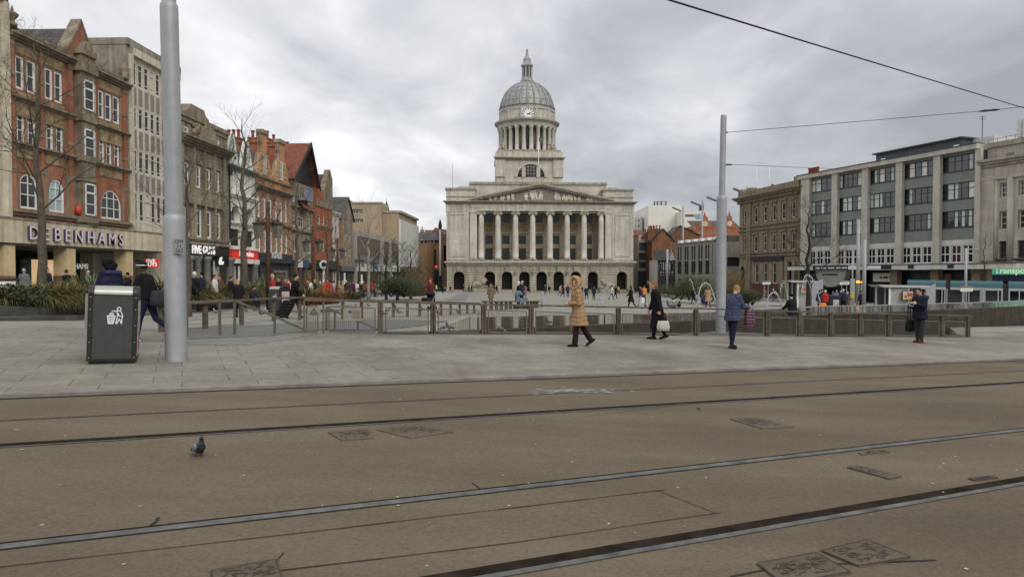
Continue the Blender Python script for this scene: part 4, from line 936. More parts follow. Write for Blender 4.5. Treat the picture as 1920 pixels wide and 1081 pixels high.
# 12. orange-brown corner building closing the street left of the hall
Y = 196; A = W(782,513,Y).x; wd_ = W(836,513,Y).x-A; b = Bld('corner_building', 'tan corner building with red shop lights just left of the domed hall', 'building', Fr((A,Y),(1,0)), wd_/2)
z = lambda py: W(800,py,Y).z; x = lambda px: W(px,513,Y).x-A
TAN = mat('tan_stone', (.31,.195,.10), .12, 1, .8, streak=.15)
ops = [(x(785),x(793),z(500),z(467),z(467)),(x(807),x(810.5),z(478),z(467),z(467)),(x(806),x(811.5),z(498),z(482),z(482)),(x(814),x(818),z(498),z(467),z(467))]
b.wall('wall', TAN, 0, x(824), -3.2, z(458), ops, 10); [b.window(o, DKGREY, 1, 5, -.1, .12, gl=GLD) for o in ops]
m = b.m(); m.lathe([(2.2,-3.2),(2.2,z(458))], 14, (x(800),.3,0)); m.build('round_corner', TAN, b.r); b.boxes('top_storey', DKGREY, (x(783), x(822), -6, -.6, z(457.8), z(450))); [b.boxes('window', WHITE, (x(a), x(a+3), -.62, -.55, z(456), z(449.5))) for a in (785,793,800,805,812)]
m = b.m(); m.add([(x(781),.6,z(450)),(x(824),.6,z(450)),(x(812),-6,z(433)),(x(781),-6,z(433))], [(0,1,2,3)]); m.add([(x(824),.6,z(450)),(x(826),-12,z(450)),(x(812),-6,z(433))], [(0,1,2)]); m.build('roof', SLATE, b.r, fix=False); b.cornice('cornice', TAN, 0, x(824), z(459), .5, .4)
LITR = mat('red_light', (.6,.04,.03), .1, 3, .5, emit=(1,.09,.05), es=.9); b.boxes('lit_sign', LITR, (x(786), x(791), .05, .2, z(503), z(499)), ); b.boxes('lit_sign', LITR, (x(807), x(811), .05, .2, z(504), z(499.5))); b.boxes('lit_sign', LITR, (x(816), x(820), .05, .2, z(501), z(498))); b.boxes('shop_recess', mat('recess_dark', 0), (0, x(824), .0, .04, -3.2, z(505)))
b = Bld('brick_chimney_house', 'red brick house with tall chimneys behind the tan corner building', 'building', Fr((W(797,513,225).x,225),(1,0)), 3)
z = lambda py: W(800,py,225).z; x = lambda px: W(px,513,225).x-W(797,513,225).x
b.wall('wall', REDB, x(797), x(812), -3.2, z(431), [], 8); b.wall('wing', courses('dull_brick', (.14,.07,.045), (.12,.06,.04), (.1,.07,.05), .23, .078, .012, .2, .2), x(813), x(842), -3.2, z(438), [(x(832),x(836),z(500),z(460),z(460))], 8); chimney(b, x(791), -1, z(440), z(426), 1.2, 1.2, 1, GYST); chimney(b, x(822), -1, z(445), z(428), 3, 1.5, 2); m = b.m(); m.add([(x(812),0,z(432)),(x(843),0,z(440)),(x(843),-6,z(430)),(x(812),-6,z(424))], [(0,1,2,3)]); m.build('roof', SLATE, b.r, fix=False)
# ---------------------------------------------------------------- the domed council hall closing the square
HO = W(1013.5, 513, 170.7); HF = Fr((HO.x, HO.y), (cos(R(3)), sin(R(3))))
PORT = courses('portland_stone', (.49,.465,.405), (.55,.52,.455), (.36,.335,.285), 1.5, .62, .018, .3, .2, .8, .35)
PORTP = mat('plain_portland', (.52,.495,.43), .14, .5, .8, streak=.38); PORTD = mat('sooty_portland', (.36,.33,.27), .25, .9, .85, streak=.4)
PORTC = mat('column_stone', (.54,.52,.46), .12, .7, .8, streak=.3); RUST = courses('rusticated_stone', (.42,.38,.30), (.47,.43,.345), (.13,.115,.09), 40, .62, .05, .35, .25, .85, .5)
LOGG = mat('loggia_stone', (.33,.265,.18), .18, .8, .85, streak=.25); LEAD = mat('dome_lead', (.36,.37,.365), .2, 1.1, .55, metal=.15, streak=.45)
LEADD = mat('dark_lead', (.27,.275,.275), .25, 1.2, .55, streak=.3); DOORD = mat('dark_arch', (.012,.011,.01), .2, 1, .6)
k = 7.5; hs = lambda px: (px-1013.5)/k; hz = lambda py: EYE + (513.4-py)/k
b = Bld('council_hall', 'grand pale stone hall with columned portico, carved pediment and a lead dome with a clock', 'council hall', HF, 0)
zb = -3.4
# ground storey with nine arches
ac = [861,918.5,950.8,983.4,1015.7,1048,1080.2,1112.8,1167.9]
ops = [(hs(c)-1.33, hs(c)+1.33, hz(546) if 3 <= i <= 5 else hz(543), hz(519), hz(509)) for i, c in enumerate(ac)]
b.wall('ground_storey', RUST, hs(838.5), hs(1189.5), zb, hz(497.5), ops, 40, .0, 2.2)
for o in ops:
    m = b.m(); q = arc(*o); m.add([(p[0],-2.2,p[1]) for p in q], [tuple(range(len(q)))]); dr = m.build('doorway', DOORD, b.r, fix=False)
    m = b.m(); cx = (o[0]+o[1])/2
    for x in (cx-.66, cx, cx+.66): m.box(x-.04, x+.04, -2.15, -2.1, o[2], o[3]+.8)
    m.box(o[0]+.05, o[1]-.05, -2.15, -2.1, o[3]-.1, o[3]+.02); m.build('door_frame', mat('bronze', (.05,.04,.025), .2, 3, .4, metal=.5), dr)
    m = b.m(); m.prism([(cx-.42,o[4]-.1),(cx+.42,o[4]-.1),(cx+.62,o[4]+1.3),(cx-.62,o[4]+1.3)], -.1, .3, 'y'); m.build('keystone', PORTD, b.r)
b.boxes('plinth', PORTD, *[(hs(838.5)-.15 if i == 0 else ops[i-1][1], ops[i][0] if i < 9 else hs(1189.5)+.15, -.05, .18, zb, hz(541)) for i in range(10)])
b.cornice('string_course', PORTP, hs(838.5), hs(1189.5), hz(497.5), .95, .9, 3, ends=.6); b.boxes('balcony_base', PORTD, (hs(838), hs(1190), -1, .3, hz(490.4), hz(487.4)))
# pavilions
for a, c in ((838,879),(1149,1189)):
    b.wall('pavilion', PORT, hs(a), hs(c), hz(487.5), hz(384), [], 40); b.boxes('panel_frame', PORTP, (hs(a+5), hs(c-5), -.02, .12, hz(404), hz(402)), (hs(a+5), hs(c-5), -.02, .12, hz(481), hz(479)), (hs(a+5), hs(a+6.5), -.02, .12, hz(478.9), hz(404.1)), (hs(c-6.5), hs(c-5), -.02, .12, hz(478.9), hz(404.1)))
# loggia wall with three rows of windows
LB_ = -3.6; wx = [917.4,949.4,981,1013,1045,1076.4,1107.9]; ops = []
for c in wx:
    for t, u in ((400.5,416),(440.6,456.8),(465,489)): ops.append((hs(c)-.93, hs(c)+.93, hz(u), hz(t), hz(t)))
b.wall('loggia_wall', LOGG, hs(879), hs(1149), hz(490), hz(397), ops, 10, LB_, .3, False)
for o in ops: b.window(o, DKGREY, 3, 4, LB_-.15, .1, .06, GLD)
for c in wx:
    m = b.m(); m.box(hs(c)-1.5, hs(c)+1.5, LB_-.02, LB_+.12, hz(431.5), hz(418.5)); f = m.build('carved_frieze', mat('frieze_stone', (.25,.19,.11), .5, 6, .9, bump=1.), b.r)
    m = b.m()
    for i in range(26): m.ball((hs(c)+random.uniform(-1.4,1.4), LB_+.12, hz(425)+random.uniform(-.75,.75)), (random.uniform(.08,.2),.12,random.uniform(.1,.25)), 6, 4)
    m.build('carving', mat('frieze_stone', 0), f, smooth=True)
    b.boxes('window_surround', PORTD, (hs(c)-1.25, hs(c)-.97, LB_-.02, LB_+.14, hz(489), hz(437)), (hs(c)+.97, hs(c)+1.25, LB_-.02, LB_+.14, hz(489), hz(437)), (hs(c)-1.4, hs(c)+1.4, LB_-.02, LB_+.3, hz(436.9), hz(434.5)))
    b.boxes('railing', BLACKP, (hs(c)-1.6, hs(c)+1.6, -.3, -.24, hz(482.4), hz(481.8)), (hs(c)-1.6, hs(c)+1.6, -.3, -.24, hz(485), hz(484.6)))
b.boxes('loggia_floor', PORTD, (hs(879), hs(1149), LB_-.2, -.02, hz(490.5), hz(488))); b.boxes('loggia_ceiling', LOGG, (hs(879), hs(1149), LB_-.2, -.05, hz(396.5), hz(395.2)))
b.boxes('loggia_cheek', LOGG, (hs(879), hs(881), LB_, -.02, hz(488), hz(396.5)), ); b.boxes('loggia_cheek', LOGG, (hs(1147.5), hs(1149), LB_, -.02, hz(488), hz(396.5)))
for a, c in ((881.7,894.5),(1136,1147.8)):
    b.boxes('pilaster', PORTC, (hs(a), hs(c), -1.2, .05, hz(484), hz(400))); b.boxes('pilaster_cap', PORTC, (hs(a)-.12, hs(c)+.12, -1.2, .2, hz(399.9), hz(396.4))); b.boxes('pilaster_base', PORTD, (hs(a)-.12, hs(c)+.12, -1.2, .2, hz(487.4), hz(484.1)))
# the eight columns
for i, c in enumerate([902.6,933.8,966.8,999.1,1031.7,1064,1096.2,1128.5]):
    x = hs(c); r0 = .74; z0, z1 = hz(487.4), hz(402); H = z1-z0
    m = b.m(); m.smooth = True
    m.lathe([(r0*1.02,.5)] + [(r0*(1-.17*t**1.6), .5+(H-.5)*t) for t in (.0,.2,.4,.6,.8,1.)], 20, (x, -.55, z0)); col_ = m.build('column', PORTC, b.r)
    m = b.m(); m.smooth = True; m.lathe([(r0*1.35,0),(r0*1.38,.15),(r0*1.3,.28),(r0*1.12,.34),(r0*1.2,.42),(r0*1.18,.5),(r0,.56)], 20, (x, -.55, z0)); m.build('column_base', PORTD, col_)
    m = b.m()
    m.box(x-.98, x+.98, -1.4, .3, hz(397.9), hz(396.4)); m.box(x-.8, x+.8, -1.25, .15, z1-.02, hz(398))
    for sgn in (-1, 1): m.tube([(x+sgn*.78, -1.4, z1+.12), (x+sgn*.78, .32, z1+.12)], .36, 12)
    m.build('capital', PORTD, col_)
# entablature and cornice
b.boxes('architrave', PORTP, (hs(881), hs(1148), -4, .12, hz(396.2), hz(391)), (hs(881), hs(1148), -4, .18, hz(390.95), hz(384.2)))
b.boxes('frieze_block', PORTP, (hs(836.5), hs(880.9), -40, .05, hz(398), hz(384.2)), (hs(1148.1), hs(1190.5), -40, .05, hz(398), hz(384.2)))
b.cornice('cornice', PORTD, hs(837.5), hs(1190), hz(384), .78, 1.0, 4, ends=.75)
# pediment
za, zt = hz(378.2), hz(347.5); x0, x1, xm = hs(877), hs(1151), hs(1014)
m = b.m(); m.prism([(x0+1.5,za),(x1-1.5,za),(xm,zt-.4)], -3, -.25, 'y'); ped = m.build('pediment', mat('dark_tympanum', (.22,.2,.165), .2, 1, .9), b.r)
m = b.m()
for xe in (x0, x1):
    for o, h0, h1 in ((.9,.0,.42),(.55,-.42,-.003)):
        q = [(xe,o,za+h0+.1),(xm,o,zt+h0),(xm,o,zt+h1),(xe,o,za+h1+.1)]; q2 = [(p[0],-3.2,p[2]) for p in q]
        m.add(q+q2, [(0,1,2,3),(4,5,6,7),(0,1,5,4),(1,2,6,5),(2,3,7,6),(3,0,4,7)])
m.build('raking_cornice', PORTD, ped)
m = b.m(); m.smooth = True
for i in range(44):                                # relief figures filling the gable
    u = random.uniform(-.86, .86); x = xm + u*(x1-x0)/2; top = (zt-.9-za)*(1-abs(u)) ; hgt = max(.5, top*random.uniform(.72, .98)); tl = random.uniform(-.35,.35)*(1 if abs(u) < .5 else 2.2)
    w_ = .3 + .12*random.random()
    m.ball((x, -.12, za+.1+hgt*.42), (w_, .22, hgt*.42), 8, 6, Matrix.Rotation(tl, 3, 'Y')); m.ball((x+tl*hgt*.4, -.08, za+.1+hgt*.9), (.2,.2,.24), 7, 5); m.tube([(x,-.02,za+hgt*.7),(x+random.uniform(-.7,.7),.05,za+hgt*random.uniform(.3,.8))], .11, 5)
m.build('carved_figures', mat('relief_stone', (.6,.565,.49), .15, 2, .85, streak=.3), ped)
# attic
b.boxes('attic', PORT, (hs(881), hs(1142.5), -20, -3.3, hz(384), hz(344))); b.boxes('attic_coping', PORTD, (hs(880), hs(1143.5), -20.3, -3, hz(343.9), hz(339.4)))
for a, c, sgn in ((837.5,892,1),(1133,1188.5,-1)):
    b.boxes('corner_attic', PORT, (hs(a), hs(c), -12, -.25, hz(378), hz(357.5)), ); b.boxes('corner_coping', PORTD, (hs(a)-.25, hs(c)+.25, -12.3, -.0, hz(357.4), hz(353.7))); b.boxes('corner_band', PORTD, (hs(a)-.1, hs(c)+.1, -12.1, -.1, hz(370.5), hz(369)))
    cx = (hs(a)+hs(c))/2 + sgn*.6; m = b.m(); m.add([(cx-2.7,-8,hz(353.6)),(cx+2.7,-8,hz(353.6)),(cx+2.7,-2.6,hz(353.6)),(cx-2.7,-2.6,hz(353.6)),(cx-.8,-5.8,hz(346.5)),(cx+.8,-5.8,hz(346.5)),(cx+.8,-4.6,hz(346.5)),(cx-.8,-4.6,hz(346.5))], [(0,1,5,4),(1,2,6,5),(2,3,7,6),(3,0,4,7),(4,5,6,7)]); m.build('lead_roof', LEAD, b.r)
# dome group, 44 m back
DL = -44.; dp = HF.T(0, DL, 0); DY = dp.y; kd = F/DY
DC = W(988, 513, DY).x; sc_ = (DC - HF.o.x - HF.n.x*DL)/HF.e.x
dz = lambda py: W(988, py, DY).z
L_ = lambda px: px/kd
b.boxes('tower_base', PORT, (sc_-L_(58.5), sc_+L_(58.5), DL-9.5, DL+9.5, hz(384), dz(309))); b.boxes('tower_corner', PORTP, *[(sc_+sx*L_(52)-1.5, sc_+sx*L_(52)+1.5, DL+7, DL+9.9, dz(340), dz(309.2)) for sx in (-1, 1)])
b.cornice('tower_cornice', PORTD, sc_-L_(60), sc_+L_(60), dz(309), .7, .7, 3, DL+9.8, ends=.7); b.boxes('tower_plinth', PORTP, (sc_-L_(60), sc_+L_(60), DL-9.5, DL+9.9, dz(304.7), dz(295))); b.boxes('tower_step', PORTD, (sc_-L_(57), sc_+L_(57), DL-9, DL+9.3, dz(294.9), dz(291)))
cw = sc_+L_(3); rw = L_(29); z0 = dz(340); m = b.m(); yy = DL+9.52     # lunette
q = [(cw+rw*cos(pi*i/18), yy+.28, z0+rw*.92*sin(pi*i/18)) for i in range(19)]; p = [(cw+rw*.84*cos(pi*i/18), yy+.28, z0+rw*.78*sin(pi*i/18)) for i in range(19)]
for i in range(18): m.add([q[i],q[i+1],p[i+1],p[i],*[(a[0],yy-.05,a[2]) for a in (q[i],q[i+1],p[i+1],p[i])]], [(0,1,2,3),(0,1,5,4),(2,3,7,6)])
m.build('arch_ring', PORTP, b.r); m = b.m(); m.add([(a[0],yy+.01,a[2]) for a in p], [tuple(range(19))]); ln = m.build('lunette_window', GLD, b.r, fix=False)
m = b.m(); [m.box(cw+sx*rw*.45-.55, cw+sx*rw*.45+.55, yy+.02, yy+.25, z0, z0+rw*.62) for sx in (-1,1)]; [m.box(cw+t*rw*.3-.05, cw+t*rw*.3+.05, yy+.02, yy+.1, z0, z0+rw*.7) for t in (-.6,0,.6)]; [m.box(cw-rw*.7, cw+rw*.7, yy+.02, yy+.08, z0+h, z0+h+.09) for h in (1.,2.,3.)]; m.build('lunette_mullion', PORTP, ln)
# colonnaded drum
RD_ = L_(50); c3 = (sc_, DL, 0); zc0, zc1 = dz(290.5), dz(246)
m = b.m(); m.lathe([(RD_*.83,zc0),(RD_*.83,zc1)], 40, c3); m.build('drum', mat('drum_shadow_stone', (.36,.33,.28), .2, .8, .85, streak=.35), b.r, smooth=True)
m = b.m(); m.lathe([(RD_*1.12,zc0-.6),(RD_*1.12,zc0),(RD_*1.06,zc0+.02)], 40, c3); m.build('drum_base', PORTD, b.r)
for i in range(24):
    t = 2*pi*(i+.5)/24 + R(3); 
    if i % 6 == 0: pass
    r_ = RD_*1.0; x, y = sc_+r_*cos(t), DL+r_*sin(t); m = b.m(); m.smooth = True
    m.lathe([(.85,0),(.85,.3),(.66,.45),(.62,2.),(.54,zc1-zc0-.7),(.8,zc1-zc0-.45),(.85,zc1-zc0)], 12, (x, y, zc0)); m.build('drum_column', PORTC, b.r)
for i in range(12):
    t = 2*pi*(2*i+1)/24+R(3)+pi/24*1; t = 2*pi*i/12+R(3)+pi/12*0
    x, y = RD_*.835*cos(t), RD_*.835*sin(t); m = b.m(); e = Vector((-sin(t), cos(t))); w_ = .75
    m.add([(sc_+x*1.01-e.x*w_, DL+y*1.01-e.y*w_, zc0+.8),(sc_+x*1.01+e.x*w_, DL+y*1.01+e.y*w_, zc0+.8),(sc_+x*1.01+e.x*w_, DL+y*1.01+e.y*w_, zc1-.5),(sc_+x*1.01-e.x*w_, DL+y*1.01-e.y*w_, zc1-.5)], [(0,1,2,3)]); m.build('drum_window', GLD, b.r, fix=False)
m = b.m(); m.lathe([(RD_*1.1,zc1),(RD_*1.12,dz(242)),(RD_*1.08,dz(241.8)),(RD_*1.1,dz(238)),(RD_*1.2,dz(236)),(RD_*1.22,dz(233.5)),(RD_*1.05,dz(231.5)),(RD_*.9,dz(231.4))], 48, c3); m.build('drum_entablature', PORTP, b.r)
m = b.m(); m.lathe([(RD_*1.02,dz(231.5)),(RD_*1.02,dz(215)),(RD_*1.05,dz(214.5)),(RD_*1.05,dz(212))], 48, c3); m.build('attic_drum', PORT, b.r)
for i in range(12):
    t = 2*pi*(i+.5)/12; x, y = sc_+RD_*1.02*cos(t), DL+RD_*1.02*sin(t); m = b.m(); m.tube([(x,y,dz(231)),(x,y,dz(215))], .45, 6); m.build('drum_pier', PORTP, b.r)
# lead dome with ribs
RM = RD_*1.0; zd0, zd1 = dz(212), dz(155); prof = [(RM*cos(t)**.92 if t < pi/2-.01 else .05, zd0+(zd1-zd0)*sin(t)) for t in [pi/2*i/16 for i in range(16)]]
prof = [(r_, z) for r_, z in prof if r_ > L_(11)]
m = b.m(); m.smooth = True; m.lathe([(RM*1.045,zd0),(RM*1.05,zd0+.5),(RM*1.0,zd0+.7)] + prof[1:], 48, c3); m.build('dome', LEAD, b.r, ang=R(30))
for i in range(24):
    t = 2*pi*i/24+.06; m = b.m(); pth = [(sc_+(r_+.06)*cos(t), DL+(r_+.06)*sin(t), z) for r_, z in prof[0:]]; m.tube(pth, [.26*(1-.45*j/len(pth)) for j in range(len(pth))], 6); m.build('dome_rib', LEADD, b.r, smooth=True)
m = b.m()
for j in (3, 6, 8): r_, z = prof[j]; m.lathe([(r_+.02,z-.06),(r_+.08,z),(r_+.02,z+.06)], 48, c3)
m.lathe([(RM*1.03,zd0+.6),(RM*1.06,zd0+.9),(RM*1.02,zd0+1.1)], 48, c3); m.build('lead_seam', LEADD, b.r)
# lantern
zl = [dz(q) for q in (157,153,149,146,127,125,122,114,112,109,104,98,96,92)]
m = b.m(); m.lathe([(L_(15),zl[0]),(L_(13),zl[1]),(L_(10.5),zl[2]),(L_(10),zl[3])], 24, c3); m.build('lantern_base', LEADD, b.r, smooth=True)
m = b.m(); m.lathe([(L_(6.5),zl[3]),(L_(6.5),zl[4])], 8, c3)
for i in range(8): t = 2*pi*i/8+.39; m.tube([(sc_+L_(8.3)*cos(t),DL+L_(8.3)*sin(t),zl[3]),(sc_+L_(8.3)*cos(t),DL+L_(8.3)*sin(t),zl[4])], .32, 7)
m.build('lantern', LEAD, b.r); m = b.m()
for i in range(8):
    t = 2*pi*i/8+R(3)-pi/2; e = Vector((-sin(t), cos(t))); x, y = L_(6.56)*cos(t)*.95, L_(6.56)*sin(t)*.95
    if i % 2 == 0: m.add([(sc_+x-e.x*.5,DL+y-e.y*.5,zl[3]+.4),(sc_+x+e.x*.5,DL+y+e.y*.5,zl[3]+.4),(sc_+x+e.x*.5,DL+y+e.y*.5,zl[4]-.5),(sc_+x-e.x*.5,DL+y-e.y*.5,zl[4]-.5)], [(0,1,2,3)])
m.build('lantern_opening', DOORD, b.r, fix=False)
m = b.m(); m.lathe([(L_(9.5),zl[4]),(L_(11.5),zl[5]),(L_(11),zl[6]),(L_(8),zl[6]+.1),(L_(7),zl[7]),(L_(7.6),zl[8]),(L_(5),zl[9]),(L_(3),zl[10]),(L_(1.6),zl[11]),(L_(2.4),zl[12]),(L_(1.8),zl[12]+.4),(L_(.5),zl[13]),(.02,zl[13]+.3)], 16, c3); m.build('lantern_spire', LEAD, b.r, smooth=True)
# clock
cc = W(990.5, 213.7, DY-RD_*1.06); ct = (cc - Vector((HF.o.x, HF.o.y, 0))); cs = ct.dot(HF.e); cdp = ct.dot(HF.n)
m = b.m(); m.tube([(cs,cdp-.9,cc.z),(cs,cdp+.1,cc.z)], 2.35, 28); ck = m.build('clock', PORTP, b.r)
m = b.m(); m.tube([(cs,cdp+.1,cc.z),(cs,cdp+.16,cc.z)], 1.95, 28); m.build('clock_face', mat('clock_face', (.66,.67,.68), .04, 2, .4), ck)
m = b.m(); ring = lambda r0, r1, d: [m.add([(cs+r*cos(2*pi*(i+j)/32),cdp+d,cc.z+r*sin(2*pi*(i+j)/32)) for r, j in ((r0,0),(r1,0),(r1,1),(r0,1))], [(0,1,2,3)]) for i in range(32)]
ring(1.82,1.95,.18)
for i in range(12):
    t = 2*pi*i/12; u = Vector((sin(t), cos(t))); v = Vector((u.y,-u.x))*.13
    m.add([(cs+u.x*r+v.x*s_,cdp+.18,cc.z+u.y*r+v.y*s_) for r, s_ in ((1.25,-1),(1.25,1),(1.72,1),(1.72,-1))], [(0,1,2,3)])
m.build('hour_mark', BLACKP, ck, fix=False)
for t, l_, w_ in ((R(98),1.5,.11),(R(58),1.0,.16)):
    m = b.m(); u = Vector((sin(t), cos(t))); v = Vector((u.y,-u.x))*w_; m.add([(cs+u.x*r+v.x*s_,cdp+.2,cc.z+u.y*r+v.y*s_) for r, s_ in ((-.35,-1),(-.35,1),(l_,.5),(l_,-.5))], [(0,1,2,3)]); m.build('clock_hand', BLACKP, ck, fix=False)
# groups of statuary at the drum's feet
for px, py0, py1 in ((943,290,262),(1035,290,262)):
    q = W(px, py0, DY-RD_*.95); r_ = thing('statue_group', f'weathered stone statue group on the {"left" if px < 988 else "right"} shoulder under the hall dome', 'statue', q, group='statues round the dome')
    m = M(); m.smooth = True; h = W(px, py1, DY-RD_*.95).z-q.z
    m.box(q.x-1.9, q.x+1.9, q.y-.8, q.y+.8, q.z-.2, q.z+.4); m.build('pedestal', PORTD, r_); m = M(); m.smooth = True
    for dx, hh in ((-.9,.72),(0,1.),(.8,.66)):
        m.ball((q.x+dx, q.y, q.z+.3+hh*h*.4), (.55,.5,hh*h*.42), 9, 7); m.ball((q.x+dx*.85, q.y-.1, q.z+.3+hh*h*.86), (.3,.32,.38), 8, 6); m.tube([(q.x+dx,q.y-.3,q.z+hh*h*.65),(q.x+dx*1.6,q.y-.5,q.z+hh*h*.35)], .2, 6)
    m.build('figures', PORTD, r_)
# wall lanterns between the middle arches
for i, px in enumerate((967.1, 999.6, 1031.9, 1064.1)):
    x = hs(px); z = hz(511); p = HF.T(x, .05, z)
    lp = thing('wall_lantern', ('first', 'second', 'third', 'fourth')[i] + ' dark wall lantern from the left between the hall arches', 'lantern', p, group='wall lanterns on the hall')
    m = M(HF.T); m.tube([(x,0,z+.9),(x,.55,z+.9)], .05, 6); m.tube([(x,.55,z+.95),(x,.55,z+.6)], .05, 6); m.build('bracket', BLACKP, lp); m = M(HF.T); m.lathe([(.12,-.6),(.36,.3),(.4,.36),(.1,.6)], 8, (x,.55,z)); m.build('lantern_glass', mat('lantern_glass', (.3,.32,.3), .2, 3, .2), lp)
# stone lions on their plinths in front
LION = mat('lion_stone', (.33,.31,.255), .2, 1.5, .9, streak=.3)
for px, sg, lab in ((900, 1, 'left stone lion lying in front of the hall beside its first arches'), (1135, -1, 'right stone lion lying in front of the hall beside its last arches')):
    p = HF.T(hs(px), 3.2, 0); g0 = gz(p.x, p.y); L0 = thing('lion_statue', lab, 'statue', (p.x, p.y, g0), group='stone lions')
    Tm = lambda s_, d, z, px=px, sg=sg: HF.T(hs(px)+s_*sg, 3.2+d, g0+z)
    m = M(Tm); m.box(-1.9,1.9,-1.2,1.2,-.2,1.1); m.box(-2.,2.,-1.3,1.3,1.103,1.25); m.build('plinth', LION, L0)
    m = M(Tm); m.smooth = True
    m.ball((-.5,0,1.95), (1.45,.62,.72), 12, 8); m.ball((.75,0,2.5), (.72,.7,.85), 12, 8, Matrix.Rotation(.3, 3, 'Y')); m.ball((1.15,0,3.05), (.5,.42,.48), 10, 8); m.ball((1.55,0,2.9), (.28,.26,.24), 8, 6)
    m.ball((-1.5,.25,1.75), (.5,.3,.5), 8, 6); m.tube([(.9,.3,1.6),(1.7,.35,1.42),(1.85,.35,1.42)], [.25,.2,.16], 8); m.tube([(.9,-.3,1.6),(1.7,-.35,1.42),(1.85,-.35,1.42)], [.25,.2,.16], 8); m.tube([(-1.9,.1,1.6),(-1.7,.7,1.5),(-1.,.9,1.5)], .1, 6)
    m.build('lion', LION, L0)
def pole(name, label, cat, p, h, r0, r1, mt, group=None, base=None, top=None):
    r = thing(name, label, cat, p, group=group); m = M(); m.tube([p, p+Vector((0,0,h))], [r0, r1], 12); m.build('shaft', mt, r, smooth=True); return r
p = HF.T(hs(1011), -2.2, hz(347)); fp = pole('flagpole', 'white flagpole with a limp green flag in front of the hall dome', 'flagpole', p, 12.6, .1, .06, WHITE)
m = M(); m.add([p+Vector((0,0,12.4)), p+Vector((.75,.1,11.9)), p+Vector((.6,-.05,10.9)), p+Vector((0,0,11.2)), p+Vector((.02,.06,12.4)), p+Vector((.77,.16,11.9)), p+Vector((.62,.01,10.9)), p+Vector((.02,.06,11.2))], [(0,1,2,3),(4,5,6,7),(0,1,5,4),(1,2,6,5),(2,3,7,6)]); m.build('flag', mat('flag_green', (.07,.16,.08), .3, 3, .8), fp)
p = HF.T(hs(848), -6, hz(353)); pole('roof_mast', 'thin bare mast on the left corner roof of the hall', 'mast', p, 6.8, .05, .03, DKGREY)
# ---------------------------------------------------------------- the right side of the square
RF = Fr((87, 0), (.3625, -1)); S, Z = RF.s_, RF.z_
SAND = courses('sandstone', (.29,.24,.165), (.25,.205,.14), (.15,.12,.085), .9, .42, .014, .4, .28)
SANDP = mat('sandstone_trim', (.26,.21,.145), .2, 1.2, .85, streak=.4); PIERC = mat('pale_pier', (.46,.43,.37), .1, .8, .8, streak=.2)
GREENP = mat('green_spandrel', (.185,.2,.182), .08, .6, .6, streak=.12); FRAMEG = mat('dark_green_frame', (.035,.05,.05), .15, 4, .45); CURT = mat('net_curtain', (.46,.55,.50), .12, 2, .9); CURTW = mat('pale_curtain', (.62,.60,.55), .12, 2, .9)
# green panelled office over a canopy
b = Bld('green_panel_office', 'long office with grey green panels, pale concrete piers and ribbon windows over a canopy', 'building', RF, S(1660))
s0, s1 = S(1500), S(1834.5); zr = Z(1500,331); zf = 0
flr = [(Z(1517,362), Z(1517,338.5)), (Z(1517,403.3), Z(1517,379)), (Z(1517,444.7), Z(1517,419.8))]
zg0, zg1 = Z(1517,496.5), Z(1517,471); zcan = Z(1517,499)
pier = [(1500,1516),(1557.5,1568),(1613.7,1625),(1676.8,1689),(1747,1760),(1825,1835)]
bays = [(S(pier[i][1]), S(pier[i+1][0])) for i in range(5)]
ops = []
for a, c in bays: ops += [(a+.02, c-.02, z0, z1, z1) for z0, z1 in flr]
gops = []
for a, c in bays:
    for j in range(3): w = (c-a)/3; gops.append((a+w*j+.12, a+w*(j+1)-.12, zg0, zg1, zg1))
WPAN = mat('white_band', (.54,.53,.49), .06, .8, .7, streak=.1)
b.wall('wall', GREENP, s0, s1, Z(1517,463), zr-.6, ops, 12, 0, .3)
b.wall('white_band', WPAN, s0, s1, zcan, Z(1517,463)-.003, gops, 12, .02, .25)
for i, o in enumerate(ops):
    w_ = b.window(o, FRAMEG, 5 if i >= 3 else 4, 2, -.18, .1, .07, split=[.62])
    n = 5 if i >= 3 else 4
    for j in range(n):
        if random.random() < .5:
            x0 = o[0]+(o[1]-o[0])*j/n+.1; x1 = o[0]+(o[1]-o[0])*(j+1)/n-.08
            if random.random() < .4: x1 = x0+(x1-x0)*.55
            m = b.m(); k = 7; pts = [(x0+(x1-x0)*t/k, -.245+.012*(t % 2), z) for z in (o[2]+.1, o[4]-.1) for t in range(k+1)]
            m.add(pts, [(t,t+1,k+2+t,k+1+t) for t in range(k)]); m.f = m.f
            for v in m.v: v += RF.n*.035
            m.build('curtain', random.choice([CURT, CURTW, CURT]), w_, fix=False)
for o in gops: b.window(o, WHITE, 2, 2, -.1, .1, .1, gl=GLD if random.random() < .8 else mat('dim_red_room', (.05,.015,.012), .2, 1, .3))
for a, c in pier: b.boxes('pier', PIERC, (S(a,.5), S(c,.5), -.02, .5, zcan+.02, zr-.6))
b.boxes('roof_fascia', PIERC, (s0-.05, s1+.1, -.6, .75, zr-.6+.003, zr)); b.boxes('roof_edge', DKGREY, (s0-.1, s1+.1, -.6, .85, zr+.003, zr+.12)); b.boxes('cill', FRAMEG, *[(a, c, -.01, .06, z0-.12, z0-.003) for a, c in bays for z0, z1 in flr])
